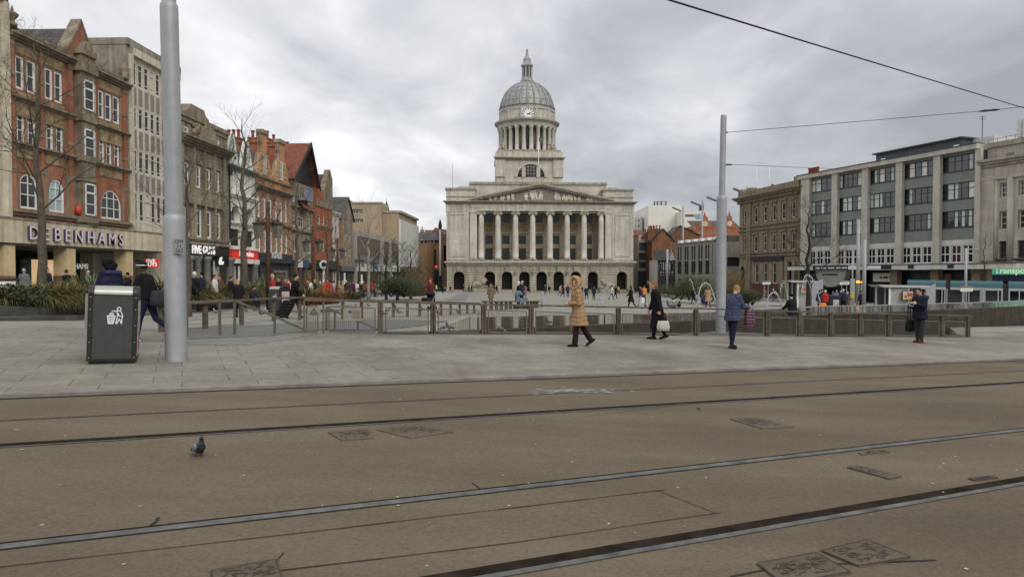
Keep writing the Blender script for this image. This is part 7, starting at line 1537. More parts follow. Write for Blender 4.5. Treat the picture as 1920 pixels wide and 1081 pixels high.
def shrub(label, p, rx, ry, h, mt=SHR, n=1500, leaf=.09, group='shrubs in the beds'):
    r = thing('shrub', label, 'shrub', p, group=group); m = M(); p = Vector(p); lobes = [(Vector((random.uniform(-.6,.6)*rx, random.uniform(-.6,.6)*ry, h*random.uniform(.4,.72))), random.uniform(.38,.6)) for _ in range(7)]
    for i in range(n):
        c, s_ = random.choice(lobes); v = Vector((random.gauss(0,1), random.gauss(0,1), random.gauss(0,1))).normalized()*(random.random()**.4)
        q = p + c + Vector((v.x*rx*s_, v.y*ry*s_, v.z*h*s_*.8)); 
        if q.z < p.z: q.z = p.z + random.random()*.2
        u = Vector((random.gauss(0,1), random.gauss(0,1), random.gauss(0,1))).normalized()*leaf*random.uniform(.6,1.2); w = u.orthogonal().normalized()*leaf*.35
        m.add([q-u*.5, q+w, q+u*.5, q-w], [(0,1,2,3)])
    m.build('foliage', mt, r, fix=False); m = M()
    for c, s_ in lobes: m.tube([p, p+c*.6, p+c], [.04,.025,.01], 5)
    m.build('stems', mat('stem_brown', (.05,.035,.02), .2, 4, .9), r); return r
# raised beds: dark granite walls with soil, planted
SOIL = mat('soil', (.03,.022,.015), .3, 3, .95)
def bed(label, line, back, h=.45, cap=True, mt=GRAN):
    P = [on(*q) for q in line]; r = thing('planter', label, 'planter', P[0], group='raised planters'); k = len(P)
    for a, b_ in zip(P, P[1:]):
        n = int((b_-a).length/1.8)+1; d = (b_-a).normalized(); w = Vector((-d.y, d.x, 0)).normalized()*.34; w = w if w.x < 0 or back is None else -w
        m = M()
        for j in range(n):
            p, q = a+(b_-a)*(j+.004)/n, a+(b_-a)*(j+.996)/n
            f = lambda t, z: Vector((t.x, t.y, gz(t.x, t.y)+z))
            m.add([f(p,-.2), f(q,-.2), f(q+w,-.2), f(p+w,-.2), f(p,h), f(q,h), f(q+w,h), f(p+w,h)], [(0,3,2,1),(4,5,6,7),(0,1,5,4),(1,2,6,5),(2,3,7,6),(3,0,4,7)])
        m.build('wall', mt, r)
        if back:
            m = M(); N = 8
            for j in range(N):
                p, q = a+(b_-a)*j/N, a+(b_-a)*(j+1)/N; bk = Vector((-back,0,0)); f = lambda t, z: Vector((t.x, t.y, gz(t.x, t.y)+z)); m.add([f(p+w*.9,h-.08), f(q+w*.9,h-.08), f(q+bk,h-.05), f(p+bk,h-.05)], [(0,1,2,3)])
                m.add([f(p+bk,h-.05), f(q+bk,h-.05), f(q+bk,-.3), f(p+bk,-.3)], [(0,1,2,3)])
            m.build('soil', SOIL, r, fix=False)
    return r, P
def along(P, t):
    L_ = [(b-a).length for a, b in zip(P, P[1:])]; s_ = t*sum(L_)
    for (a, b), l in zip(zip(P, P[1:]), L_):
        if s_ <= l: return a+(b-a)*s_/l
        s_ -= l
    return P[-1].copy()
def at(px, Y, h=.4): p = W(px, 513, Y); p.z = gz(p.x, Y)+h; return p
def fillbed(P, back, n, mix, h=.4, sc=(.8,1.2), t0=0., t1=1.):
    for i in range(n):
        p = along(P, t0+(t1-t0)*(i+random.random())/n) + Vector((-random.uniform(.55, back-.2), random.uniform(-.3,.3), 0)); p.z = gz(p.x, p.y)+h-.05
        plant(random.choice(mix), p, random.uniform(*sc))
r, PA = bed('long dark granite planter wall at the left, running behind the litter bin towards the man with the suitcase', [(-120,610),(160,597.5),(348,587),(440,578.5),(503,570.5)], 3.4); r['label'] = 'long dark granite planter at the left behind the litter bin'
def wy(px): return next(a.y+(b.y-a.y)*t for a, b in zip(PA, PA[1:]) for t in [((px-960)/F*a.y-a.x)/((b.x-a.x)-(px-960)/F*(b.y-a.y))] if -.001 <= t <= (1.0 if b is not PA[-1] else 9))
b_ = M(); 
for a, c in zip(PA[:2], PA[1:3]):
    d = (c-a).normalized(); w = Vector((d.y,-d.x,0))*.5; f = lambda t, z: Vector((t.x, t.y, gz(t.x, t.y)+z)); b_.add([f(a,-.1),f(c,-.1),f(c+w,-.1),f(a+w,-.1),f(a,.17),f(c,.17),f(c+w,.17),f(a+w,.17)], [(4,5,6,7),(0,1,5,4),(1,2,6,5),(2,3,7,6),(3,0,4,7)])
b_.build('step', GRAN, r)
fillbed(PA, 3.0, 22, ['grass','bronze','grass','bronze'], t0=.62, t1=1., sc=(.65,1.))
for k in range(46): plant(random.choice(['grass','grass','grass','tuft']), (lambda q: at(q, wy(q)+random.uniform(.5,2.6)))(random.uniform(60,178)), random.uniform(.95,1.35))
for k in range(16): plant('grass', (lambda q: at(q, wy(q)+random.uniform(1.3,3)))(random.uniform(-20,60)), random.uniform(.9,1.2))
for k in range(44): plant(random.choice(['grass','tuft','bronze','grass']), (lambda q: at(q, wy(q)+random.uniform(.5,3)))(random.uniform(345,475)), random.uniform(1.1,1.6))
for px, Y, s_ in ((163,2.,1.2),(172,1.5,1.25),(190,2.2,1.1),(300,1.5,1.35),(318,2.2,1.3),(308,2.4,1.3),(500,1.5,1.45),(488,2.5,1.4),(475,1.8,1.35),(508,2,1.4)): plant('flax', at(px,wy(px)+Y), s_)
for px, Y, s_ in ((425,1.2,1.3),(440,1,1.3),(395,1.2,1.2)): plant('bronze', at(px,wy(px)+Y), s_)
for px, Y in ((20,wy(20)+.9),(52,wy(52)+.9)): shrub('low dark green leafy shrub at the left edge of the planter', at(px,Y), .9, .7, .75, n=900, leaf=.1, group='low shrubs at the left edge')
shrub('blue green leafy shrub between the brown grasses behind the barrier', at(452,wy(452)+1), .7, .6, .9, leafmat('blue_green_leaf', [(.03,.05,.04),(.05,.075,.06),(.02,.03,.025)]), 900)
r, PB = bed('second planter beyond the suitcase man, full of rusty grasses', [(575,567),(640,561),(690,556.5)], 5, .42); fillbed(PB, 4.5, 30, ['rust','rust','grass','bronze','grass','tan'], sc=(.9,1.3))
for px, Y, s_ in ((572,34,1.1),(581,36,1.),(655,44,1.2),(668,46,1.2),(640,44,1.)): plant('bronze' if px > 600 else 'flax', at(px,Y), s_)
for px, Y in ((590,34),(600,35),(612,36),(620,37)): plant('rust', at(px,Y), 1.15)
r, PC = bed('pale low curved planter wall where people sit beside the dark shrubs', [(680,556),(705,554),(725,551)], 3, .45, mt=GRANL)
r, PD = bed('planter with dark bush and pampas near the left corner of the hall', [(728,553.5),(762,553),(800,548.5)], 7, .4, mt=GRANL); fillbed(PD, 6.5, 16, ['grass','tan','grass'], sc=(1.1,1.5))
for px, Y, rx, h in ((745,57,2.0,1.7),(757,58,1.6,1.5),(733,60,1.6,1.5)): shrub('big dark green bush in the planter near the left corner of the hall', at(px,Y), rx, 1.3, h, n=2200, leaf=.13, group='dark bushes near the hall')
for px, Y, s_ in ((765,64,1.7),(775,65,1.8),(785,66,1.6),(760,67,1.7),(792,70,1.4)): plant('tan', at(px,Y), s_)
# right hand beds
r, PE = bed('low pale planter wall under the green shrubs right of the fountain plume', [(1243,548.5),(1300,552.5),(1346,557.5)], None, .5, mt=GRANL)
for px, Y, rx, h in ((1262,78,2.2,1.7),(1277,76,1.8,2.2),(1292,74,2.2,2.8),(1306,72,2.,3.),(1320,70,2.,2.4),(1334,68,1.8,2.)): shrub('green leafy shrub in the right hand bed below the grey street lights', at(px,Y,.3), rx, 1.5, h, leafmat('mid_green_leaf', [(.028,.042,.014),(.045,.062,.02),(.075,.085,.03),(.02,.03,.012)]) if 'mid_green_leaf' not in MATS else MATS['mid_green_leaf'], 1900, .15, group='green shrubs in the right bed')
for px, Y, s_ in ((1360,62,1.7),(1368,63,1.8),(1376,62,1.9),(1384,63,1.8),(1391,64,1.6),(1372,65,1.9),(1352,64,1.4)): plant('tan', at(px,Y,.3), s_)
for px, Y in ((1395,60),(1404,60),(1411,60)): shrub('dark clipped looking evergreen shrub beside the pampas grass', at(px,Y,.25), 1.0, .8, 1.3, n=1300, leaf=.1, group='dark evergreens on the right')
r, PF = bed('low pale kerb wall in front of the pampas on the right', [(1352,560),(1410,562),(1470,568)], None, .3, mt=GRANL)
# pale ramps and terraces in the square
structure('pale_ramp', sheet([tuple(on(*q).xy) for q in ((690,566),(770,548.5),(838,546),(860,551),(805,571))], [], dz=.075, step=1.5, thick=.2), GRANL)
structure('dark_paving', sheet([tuple(on(*q).xy) for q in ((838,563),(864,551.5),(880,552),(872,564.5))], [], dz=.082, step=1.5), mat('grey_blue_paving', (.15,.155,.16), .1, 1, .7))
structure('terrace_step', sheet([tuple(on(*q).xy) for q in ((1240,557),(1250,551),(1352,561),(1352,568))], [], dz=.16, step=2, thick=.3), GRANL)
structure('terrace_step', sheet([tuple(on(*q).xy) for q in ((1385,573),(1390,566),(1470,569),(1530,573),(1530,577))], [], dz=.14, step=2, thick=.3), GRANL)
# ---------------------------------------------------------------- bare trees
BARK = mat('bark', (.105,.088,.068), .3, 6, .9, bump=.4, streak=.2); TWIG = mat('twig', (.085,.066,.048), .25, 5, .9); BIRCH = mat('pale_bark', (.27,.25,.21), .35, 4, .85); DBARK = mat('dark_bark', (.03,.025,.022), .25, 4, .9)
def tree(label, px, yb, ytop, wpx, Y=None, seed=1, first=.3, spread=.75, levels=4, kids=(9,4,3,3), bark=BARK, twig=TWIG, blen=.42, lean=0., group='bare winter trees', up=.35):
    rnd = random.Random(seed)
    p = on(px, yb) if Y is None else W(px, 513, Y)
    if Y is not None: p.z = gz(p.x, Y)
    H = W(px, ytop, p.y).z-p.z; r0 = wpx/F*p.y/2; r = thing('bare_tree', label, 'tree', p, group=group)
    n = 14; tr = [Vector((p.x+lean*H*(i/n)+rnd.gauss(0,.012*H)*(i/n), p.y+rnd.gauss(0,.01*H)*(i/n), p.z-.15+H*.97*i/n)) for i in range(n+1)]
    rad = [r0*(1.25 if i == 0 else 1)*(1-i/n)**.8+.012 for i in range(n+1)]
    m = M(); m.smooth = True; m.tube(tr, rad, 9); m.build('trunk', bark, r)
    cm = M(); cm.smooth = True; lm = M(); lm.smooth = True
    def grow(b, d, L_, rr, lev):
        k = 4; path = [b]; q = b; dd = d.copy()
        for i in range(k):
            dd = (dd + Vector((rnd.gauss(0,.16), rnd.gauss(0,.16), rnd.gauss(0,.1)+up*.25))).normalized(); q = q+dd*L_/k; path.append(q)
        (lm if lev <= 1 else cm).tube(path, [rr*(1-.75*i/k) for i in range(k+1)], 6 if lev <= 1 else 4, cap=False)
        if lev < levels:
            for j in range(kids[min(lev, len(kids)-1)]):
                t = rnd.uniform(.25, 1.); i = min(k-1, int(t*k)); b2 = path[i]+(path[i+1]-path[i])*(t*k-i); ax = Vector((rnd.gauss(0,1), rnd.gauss(0,1), rnd.gauss(0,.6))).normalized()
                grow(b2, (dd*.75+ax*spread).normalized(), L_*rnd.uniform(.4,.62), max(.004, rr*.5*(1-.4*t)), lev+1)
    for j in range(kids[0]):
        t = first + (1-first)*(j+rnd.random()*.6)/kids[0]; i = min(n-1, int(t*n)); b = tr[i]+(tr[i+1]-tr[i])*(t*n-i); a = j*2.4+rnd.uniform(-.4,.4); el = .35+.5*t
        grow(b, Vector((cos(a)*cos(el), sin(a)*cos(el), sin(el))), H*blen*(1-.62*(t-first)/(1-first))*rnd.uniform(.75,1.1), max(.011, rad[i]*.33), 1)
    lm.build('limbs', bark, r); cm.build('crown', twig, r, fix=False); return r
tree('large bare tree with spreading limbs in front of the red brick shop building', 78, 0, 62, 17, 25, 3, .38, .8, 4, (13,6,5,3), blen=.36)
tree('bare tree just right of the tall grey pole', 352, 0, 262, 13, 27.5, 5, .3, .85, 4, (9,5,4,3), blen=.5)
tree('tall slim bare tree with a straight leader in front of the faience building', 458, 0, 205, 14, 40, 8, .3, .6, 4, (14,5,3,2), blen=.3)
tree('bare tree in front of the tiled roof building', 556, 0, 318, 8, 48, 11, .3, .8, 4, (9,5,3,3), blen=.4)
tree('slim bare tree in front of the plain red brick building', 614, 0, 372, 6, 58, 14, .3, .7, 4, (9,4,3,3), blen=.35)
tree('pale barked bare tree in front of the low modern store', 691, 0, 370, 6, 62, 17, .4, .6, 3, (9,4,3), BIRCH, blen=.4, up=.6)
for px, s_, Y, lab in ((745,21,60,'dark dense bare tree, middle of the clump before the white finned block'),(724,23,64,'dark dense bare tree, left of the clump before the white finned block'),(770,27,70,'dark dense bare tree, right of the clump before the white finned block')): tree(lab, px, 0, 462, 6, Y, s_, .2, .9, 4, (12,6,4,3), DBARK, DBARK, .55, group='dark bare trees')
tree('dark bare tree in front of the left end of the green panelled office', 1516, 0, 378, 9, 56, 31, .32, .85, 4, (13,6,4,3), DBARK, DBARK, .36, group='dark bare trees')
tree('small bare sapling in front of the pale stone block on the right', 1838, 0, 432, 3, 74, 37, .35, .8, 3, (8,4,3), DBARK, DBARK, .5, lean=.06, group='dark bare trees')
# ---------------------------------------------------------------- people
def fuse(m, vox, smooth=6, fn=None):
    """melt a builder's closed shapes into one continuous skin"""
    me = bpy.data.meshes.new('t'); me.from_pydata([tuple(v) for v in m.v], [], m.f)
    bm = bmesh.new(); bm.from_mesh(me); bmesh.ops.recalc_face_normals(bm, faces=bm.faces[:]); bm.to_mesh(me); bm.free()
    o = bpy.data.objects.new('t', me); COL.objects.link(o)
    r = o.modifiers.new('r', 'REMESH'); r.mode = 'VOXEL'; r.voxel_size = vox
    if smooth: s = o.modifiers.new('s', 'SMOOTH'); s.factor = .5; s.iterations = smooth
    dg = bpy.context.evaluated_depsgraph_get(); ev = o.evaluated_get(dg); out = bpy.data.meshes.new_from_object(ev)
    bpy.data.objects.remove(o); bpy.data.meshes.remove(me)
    if fn:
        out.update(); ns = [v.normal.copy() for v in out.vertices]
        for v, n in zip(out.vertices, ns): v.co = fn(v.co, n)
    out.polygons.foreach_set('use_smooth', [True]*len(out.polygons)); out.update(); return out
def put(me, name, mt, parent, marks=()):
    me.name = name; me.materials.clear(); me.materials.append(mt)
    for c, r, mm in marks:
        me.materials.append(mm); k = len(me.materials)-1
        for p in me.polygons:
            if (p.center-c).length < r: p.material_index = k
    o = bpy.data.objects.new(name, me); COL.objects.link(o); o.parent = parent; BASE[o] = Vector(); return o
def rings(m, L, n=14):
    """stack of ellipses: (centre, rx, ry)"""
    pts = []
    for c, rx, ry in L:
        c = Vector(c)
        for i in range(n): t = 2*pi*i/n; pts.append(c+Vector((rx*cos(t), ry*sin(t), 0)))
    k = len(L); fs = [(j*n+i, j*n+(i+1)%n, (j+1)*n+(i+1)%n, (j+1)*n+i) for j in range(k-1) for i in range(n)]+[tuple(range(n))[::-1], tuple(range((k-1)*n, k*n))]
    m.add(pts, fs)
def limb(m, pts, rad, n=9):
    m.tube(pts, rad, n)
    for p, r in zip(pts, rad): m.ball(p, r*.985, 8, 6)
SKIN = mat('skin', (.50,.30,.21), .06, 8, .55, spec=.35); SKIND = mat('skin_dark', (.10,.052,.035), .1, 8, .5, spec=.35); EYE_ = mat('eye_dark', (.03,.02,.018), .1, 4, .3); LIP = mat('lip', (.36,.13,.11), .05, 4, .5)
def cloth(name, col, var=.14, sc=9, bump=.25): return mat('cloth_'+name, col, var, sc, .88, bump=bump, spec=.12)
def person(label, h=1.7, lean=0., legs=((.0,.0,0.),(.0,.0,0.)), arms=((.1,.1,.2,0.),(.1,.1,.2,0.)), head=(0.,0.), sit=None, fat=1., vox=.03, fine=False,
           skin=None, hair=None, hairm=None, coat=None, coatm=None, hem=.82, flare=1.05, trou=None, troum=None, flarel=1., shoe=None, shoem=None, hood=None, skirt=None, name='person', group=None, quilt=None, fur=None, socks=None):
    """forward is +Y. legs: (thigh swing, knee bend, foot pitch); arms: (swing, outward, elbow, inward)"""
    r = proto(name, label, 'person', group); s = h/1.72; V = Vector
    J = []
    for sg, (a, k, fp) in zip((-1, 1), legs):
        hip = V((sg*.088, 0, 0)); kn = hip+V((sg*.005, sin(a), -cos(a)))*.43; an = kn+V((0, sin(a-k), -cos(a-k)))*.41; t = fp
        toe = an+V((sg*.02, .165*cos(t), -.165*sin(t)))+V((0, -.075*sin(t), -.06*cos(t))); heel = an+V((0, -.055*cos(t), .055*sin(t)))+V((0, -.075*sin(t), -.06*cos(t)))
        J.append([hip, kn, an, toe, heel])
    pz = -min(q.z for j in J for q in j[3:])+.022 if sit is None else sit
    for j in J:
        for q in j: q.z += pz
    up = V((0, sin(lean), cos(lean))); P0 = V((0, 0, pz)); wa = P0+up*.16; ch = P0+up*.36; nb = P0+up*.53; hd = nb+V((0, sin(lean*.6+head[0])*.17+.01, cos(lean*.6+head[0])*.17))
    yaw = head[1]; fd = V((-sin(yaw), cos(yaw), -sin(head[0])*.9)).normalized(); sd = V((cos(yaw), sin(yaw), 0)); hu = sd.cross(fd).normalized()
    A = []
    for sg, (f, o, e, i) in zip((-1, 1), arms):
        sh = P0+up*.475+V((sg*.175*fat, 0, 0)); d1 = V((sg*sin(o), sin(f)*cos(o), -cos(f)*cos(o))); el = sh+d1*.285; d2 = V((sg*sin(o)*.4-sg*sin(i), sin(f+e), -cos(f+e))).normalized(); wr = el+d2*.245; A.append((sh, el, wr, d2))
    def X(m): m.v = [v*s for v in m.v]; return m
    m = M()
    rings(m, [(P0+up*-.06, .13, .10), (P0+up*.03, .155, .115), (wa, .13, .10), (ch, .15, .115), (P0+up*.46, .145, .10), (P0+up*.52, .07, .065)])
    limb(m, [nb-up*.05, nb+(hd-nb)*.45], [.058, .05])
    m.ball(hd, (.073, .092, .112), 14, 10, Matrix((sd, fd, hu)).transposed()); m.ball(hd+fd*.035-hu*.055, (.05, .055, .05), 10, 8, Matrix((sd, fd, hu)).transposed())
    m.ball(hd+fd*.098-hu*.012, (.014, .02, .024), 7, 6, Matrix((sd, fd, hu)).transposed()); [m.ball(hd+sd*g*.074-hu*.005-fd*.005, (.012, .022, .032), 6, 5) for g in (-1, 1)]
    for sh, el, wr, d2 in A:
        limb(m, [sh, el, wr], [.052, .042, .03]); sx = -1 if sh.x < 0 else 1; pa = wr+d2*.05
        n_ = V((1,0,0)) if abs(d2.x) < .8 else V((0,1,0)); w = (n_-d2*n_.dot(d2)).normalized(); q = d2.cross(w)
        m.ball(pa, (.036, .036, .05), 8, 6) if not fine else m.ball(pa, (.04, .024, .05), 9, 7, Matrix((q, w, d2)).transposed())
        if fine:
            for k, (off, L_) in enumerate(((-.028, .066), (-.009, .078), (.01, .072), (.028, .056))):
                b = pa+q*off+d2*.035; c = b+d2*L_*.55-w*sx*.006; t = c+d2*L_*.35-w*sx*.028*(1+.2*k); m.tube([b, c, t], [.0095, .009, .0075], 6)
            b = pa+q*-.034; m.tube([b, b-q*.026+d2*.03, b-q*.022+d2*.058-w*sx*.012], [.012, .011, .009], 6)
    for hip, kn, an, toe, heel in J:
        limb(m, [hip, kn, an], [.082*fat, .052, .036]); m.tube([heel, toe], [.035, .03], 7)
    eyes = [(hd+fd*.078+sd*g*.03+hu*.012)*s for g in (-1, 1)]
    put(fuse(X(m), vox if not fine else .0085, 5 if not fine else 4), "body", skin or SKIN, r, [(e, .016*s, EYE_) for e in eyes]+[((hd+fd*.09-hu*.052)*s, .018*s, LIP)] if fine else ())
    # trousers or tights
    m = M(); rings(m, [(P0+up*-.09, .15*fat, .118*fat), (P0+up*.02, .168*fat, .128*fat), (P0+up*.1, .15*fat, .115*fat)])
    for hip, kn, an, toe, heel in J: limb(m, [hip+V((0,0,.0)), kn, kn+(an-kn)*.93], [.1*fat, .068, .056*flarel])
    tr_ = put(fuse(X(m), vox*.8, 3), 'trousers', troum or cloth('black', (.016,.015,.017)), r)
    # shoes
    for hip, kn, an, toe, heel in J:
        m = M(); u = (toe-heel).normalized(); w = V((0,0,.012)); limb(m, [heel+w, heel+(toe-heel)*.5+w*1.2, toe+w*.4], [.043, .045, .036], 8); limb(m, [heel+(toe-heel)*.2+w, an+V((0,0,.02))], [.042, .046], 8)
        so_ = put(fuse(X(m), vox*.6 if fine else vox, 2), 'shoe', shoem or cloth('shoe_black', (.014,.013,.012), .1, 9, .1), r)
        if socks:
            m = M(); limb(m, [an, an+(kn-an)*.14], [.044, .046], 8); put(fuse(X(m), vox*.6, 2), 'sock', socks, r)
    # coat
    if coat:
        m = M(); f = fat*coat; hz_ = hem-pz if hem is not None else -.1
        L = [(P0+up*.44, .175*f, .125*f), (ch, .185*f, .14*f), (wa, .172*f, .13*f), (P0+up*.02, .185*f, .14*f)]
        if hz_ < -.06:
            a0, a1 = J[0][1].y, J[1][1].y; t = min(1., -hz_/.43); ylo, yhi = min(a0, a1, 0)*t, max(a0, a1, 0)*t; cy = (ylo+yhi)/2
            L += [(P0+V((0, cy*.5, hz_*.5)), .19*f*(1+(flare-1)*.5), .145*f+(yhi-ylo)*.24), (P0+V((0, cy, hz_)), .19*f*flare, .145*f*flare+(yhi-ylo)*.40)]
        rings(m, L[::-1]+[(P0+up*.53, .10, .085), (nb+up*.045, .072, .068)])
        for sh, el, wr, d2 in A: limb(m, [sh-V((sh.x*.15,0,0)), el, el+(wr-el)*.93], [.078*f, .066*f, .056*f])
        fq = None
        if quilt: fq = lambda c, n: c+n*(.011*s*abs(sin(c.z*pi/(quilt*s)+.5*sin(c.x*17)+.4*sin(c.y*13)))-.004+.006*noise.noise(c*9))
        co_ = put(fuse(X(m), vox*.75 if not fine else .013, 4, fq), 'coat', coatm or cloth('navy', (.02,.022,.035)), r)
    if skirt:
        m = M(); hz_ = skirt-pz; a0, a1 = J[0][2].y, J[1][2].y
        rings(m, [(P0+V((0,(a0+a1)*.32,hz_)), .21, .17+abs(a1-a0)*.28), (P0+V((0,(a0+a1)*.15,hz_*.5)), .19, .16+abs(a1-a0)*.12), (P0+V((0,0,.05)), .165, .125)]); put(fuse(X(m), vox*.7, 3), 'skirt', coatm, r)
    # hair, hat or hood
    RT = Matrix((sd, fd, hu)).transposed()
    if hood:
        m = M(); m.ball(hd-fd*.06+hu*.02, (.14, .135, .165), 14, 10, RT); m.ball(hd-fd*.05-hu*.13, (.13, .12, .09), 12, 8, RT); put(fuse(X(m), vox*.6 if fine else vox*.8, 3), 'hood', hood, r)
        m = M(); rg = [hd+fd*.055+sd*.118*cos(2*pi*i/20)+hu*(.012+.15*sin(2*pi*i/20)) for i in range(21)]; m.tube(rg, .042, 8, cap=False); rr = random.Random(3)
        for q in rg:
            for _ in range(6 if fine else 2): u = V((rr.gauss(0,1), rr.gauss(0,1), rr.gauss(0,1))).normalized(); m.tube([q, q+u*.05], [.008, .002], 4)
        X(m); m.build('fur_trim', fur or cloth('fur', (.24,.15,.07), .3, 30), r, smooth=True)
    elif hair:
        m = M()
        m.ball(hd-fd*.018+hu*.03, (.084, .094, .098), 14, 10, RT)
        if hair in ('long', 'bob'): m.ball(hd-fd*.055-hu*.05, (.085, .06, .12 if hair == 'bob' else .1), 12, 8, RT)
        if hair == 'long': m.ball(hd-fd*.075-hu*.17, (.085, .05, .13), 12, 8, RT)
        if hair == 'curly': [m.ball(hd-fd*.04+sd*.1*cos(t)-hu*(.03+.07*sin(t*1.7)), .062, 8, 6) for t in [i*.7 for i in range(9)]]
        if hair == 'beanie': m.ball(hd-fd*.012+hu*.06, (.088, .1, .088), 14, 10, RT)
        if hair == 'bun': m.ball(hd-fd*.1+hu*.05, .045, 8, 6)
        put(fuse(X(m), vox*.5 if fine else vox*.75, 2), 'hair', hairm or cloth('hair_brown', (.06,.035,.02), .3, 40), r)
    return r, dict(hd=hd*s, A=[tuple(q*s for q in a) for a in A], P0=P0*s, J=[[q*s for q in j] for j in J], fd=fd, up=up, sh=[a[0]*s for a in A])
def seat(rv, px, py, rz, zoff=0., Y=None):
    r = rv[0] if isinstance(rv, tuple) else rv
    p = on(px, py) if Y is None else W(px, 513, Y)
    if Y is not None: p.z = gz(p.x, Y)
    r.location = (p.x, p.y, p.z+.05+zoff); r.rotation_euler = (0, 0, rz); return p
def held(r, v):
    """a point of a placed person, in the world"""
    return r.location+Matrix.Rotation(r.rotation_euler.z, 3, 'Z') @ Vector(v)
# --- the five people on the near pavement
CAMEL = cloth('camel', (.30,.195,.105), .1, 7); 
p1 = person('person walking left in a long camel padded coat with a fur edged hood', 1.65, .07, ((.16,.05,-.02),(-.30,.28,.62)), ((.0,.1,1.5,.8),(-.05,.1,1.55,.8)), (.08,.75), fine=True, vox=.02, coat=1.14, coatm=CAMEL, hem=.54, flare=1.12, quilt=.105, hood=CAMEL, fur=cloth('fur_camel', (.42,.28,.16), .3, 30), troum=cloth('dark_plum', (.022,.012,.013)), flarel=1.45, socks=cloth('white_sock', (.6,.58,.55)))
seat(p1, 1084, 653, R(100))
BLK = cloth('black_wool', (.010,.010,.013), .2, 8)
p2 = person('person with short auburn hair walking left in a long black coat and skirt', 1.66, .17, ((.22,.12,-.05),(-.2,.16,.25)), ((-.22,.1,.12,0.),(.12,.1,.25,0.)), (.12,.1), fine=True, vox=.02, coat=1.1, coatm=BLK, hem=.72, skirt=.32, hair='bob', hairm=cloth('auburn', (.25,.10,.04), .3, 40), troum=BLK)
seat(p2, 1233, 639, R(86))
BLUE = cloth('blue_quilt', (.055,.066,.115), .35, 22)
p3 = person('person with sandy hair in a quilted blue jacket seen from behind, head bent', 1.63, .1, ((.12,.06,0.),(-.1,.1,.15)), ((.45,.1,1.0,.3),(.4,.1,1.05,.3)), (.5,-.25), fine=True, vox=.02, coat=1.16, coatm=BLUE, hem=.78, quilt=.09, hair='short', hairm=cloth('sandy_hair', (.30,.18,.075), .3, 40), troum=cloth('navy_trousers', (.014,.017,.036)), fat=1.08)
seat(p3, 1373, 657, R(-62))
NAVY_ = cloth('navy_parka', (.014,.016,.030), .2, 8)
p4 = person('person in a dark navy parka standing at the right and looking down at their hands', 1.76, -.02, ((.06,.0,0.),(-.06,.0,0.)), ((.5,.14,1.45,.55),(.45,.14,1.5,.6)), (.42,.1), fine=True, vox=.02, coat=1.2, coatm=NAVY_, hem=.76, hair='short', hairm=cloth('dark_brown_hair', (.045,.025,.014), .3, 40), troum=cloth('charcoal', (.035,.034,.033)), shoem=cloth('oxblood', (.06,.02,.014), .1, 9, .1))
seat(p4, 1724, 645, R(118))
rr_, d4 = p4; m = M(); q = d4['sh'][0]; c0 = (d4['sh'][0]+d4['sh'][1])/2; [m.ball(c0+Vector((.16*cos(t), -.12-.03*sin(t), .05+.035*sin(2*t))), .055, 8, 6) for t in [pi*i/7 for i in range(8)]]; m.build('fur_collar', cloth('fur_brown', (.10,.06,.035), .4, 30), rr_, smooth=True); m = M(); m.ball(d4['A'][1][1]*.4+d4['A'][1][0]*.6+Vector((.085,0,0)), (.02,.05,.05), 8, 6); m.build('sleeve_badge', cloth('badge', (.35,.36,.38)), rr_)
p5 = person('person in black and a banded beanie striding left past the litter bin', 1.68, .12, ((.28,.1,-.1),(-.32,.7,1.0)), ((.35,.12,.9,.2),(-.3,.14,.5,0.)), (.1,-.1), fine=True, vox=.02, skin=SKIND, coat=1.14, coatm=cloth('black_puffer', (.011,.011,.013)), hem=.86, hair='beanie', hairm=cloth('beanie', (.012,.012,.014)), troum=cloth('dark_jeans', (.016,.020,.045)), shoem=cloth('white_trainer', (.55,.53,.50), .1, 9, .1))
seat(p5, 277, 646, R(84))
d5 = p5[1]; m = M(); hd = d5['hd']; m.tube([hd+Vector((.09*cos(2*pi*i/18), .012+.102*sin(2*pi*i/18), .045)) for i in range(19)], .017, 6, cap=False); m.build('hat_band', cloth('band_white', (.5,.5,.48)), p5[0], smooth=True)
p6 = person('person with dark hair and a blue hooded jacket seen over the litter bin', 1.72, .08, ((.2,.1,0.),(-.2,.2,.2)), ((.3,.15,.9,.2),(.1,.2,.6,.1)), (.15,-.3), vox=.024, coat=1.2, coatm=cloth('blue_hood', (.02,.022,.05), .3, 6), hair='curly', hairm=cloth('black_hair', (.012,.010,.010), .3, 40), troum=cloth('dark_jeans', 0))
seat(p6, 209, 0, R(60), .0, Y=14.6)
m = M(); c = p6[1]['sh'][0]; [m.ball((p6[1]['sh'][0]+p6[1]['sh'][1])/2+Vector((x, -.11, .03)), (.09,.06,.06), 8, 6) for x in (-.1,0,.1)]; m.build('hood', cloth('blue_lining', (.035,.035,.11)), p6[0], smooth=True)
p7 = person('person in black walking right and pulling a big dark suitcase', 1.76, .06, ((.28,.1,-.05),(-.28,.3,.5)), ((-.45,.1,.1,0.),(.3,.1,.5,0.)), (0.,.25), fine=True, vox=.022, coat=1.16, coatm=BLK, hem=.84, hair='short', hairm=cloth('black_hair', 0), troum=BLK)
P7 = seat(p7, 553, 599, R(-78))
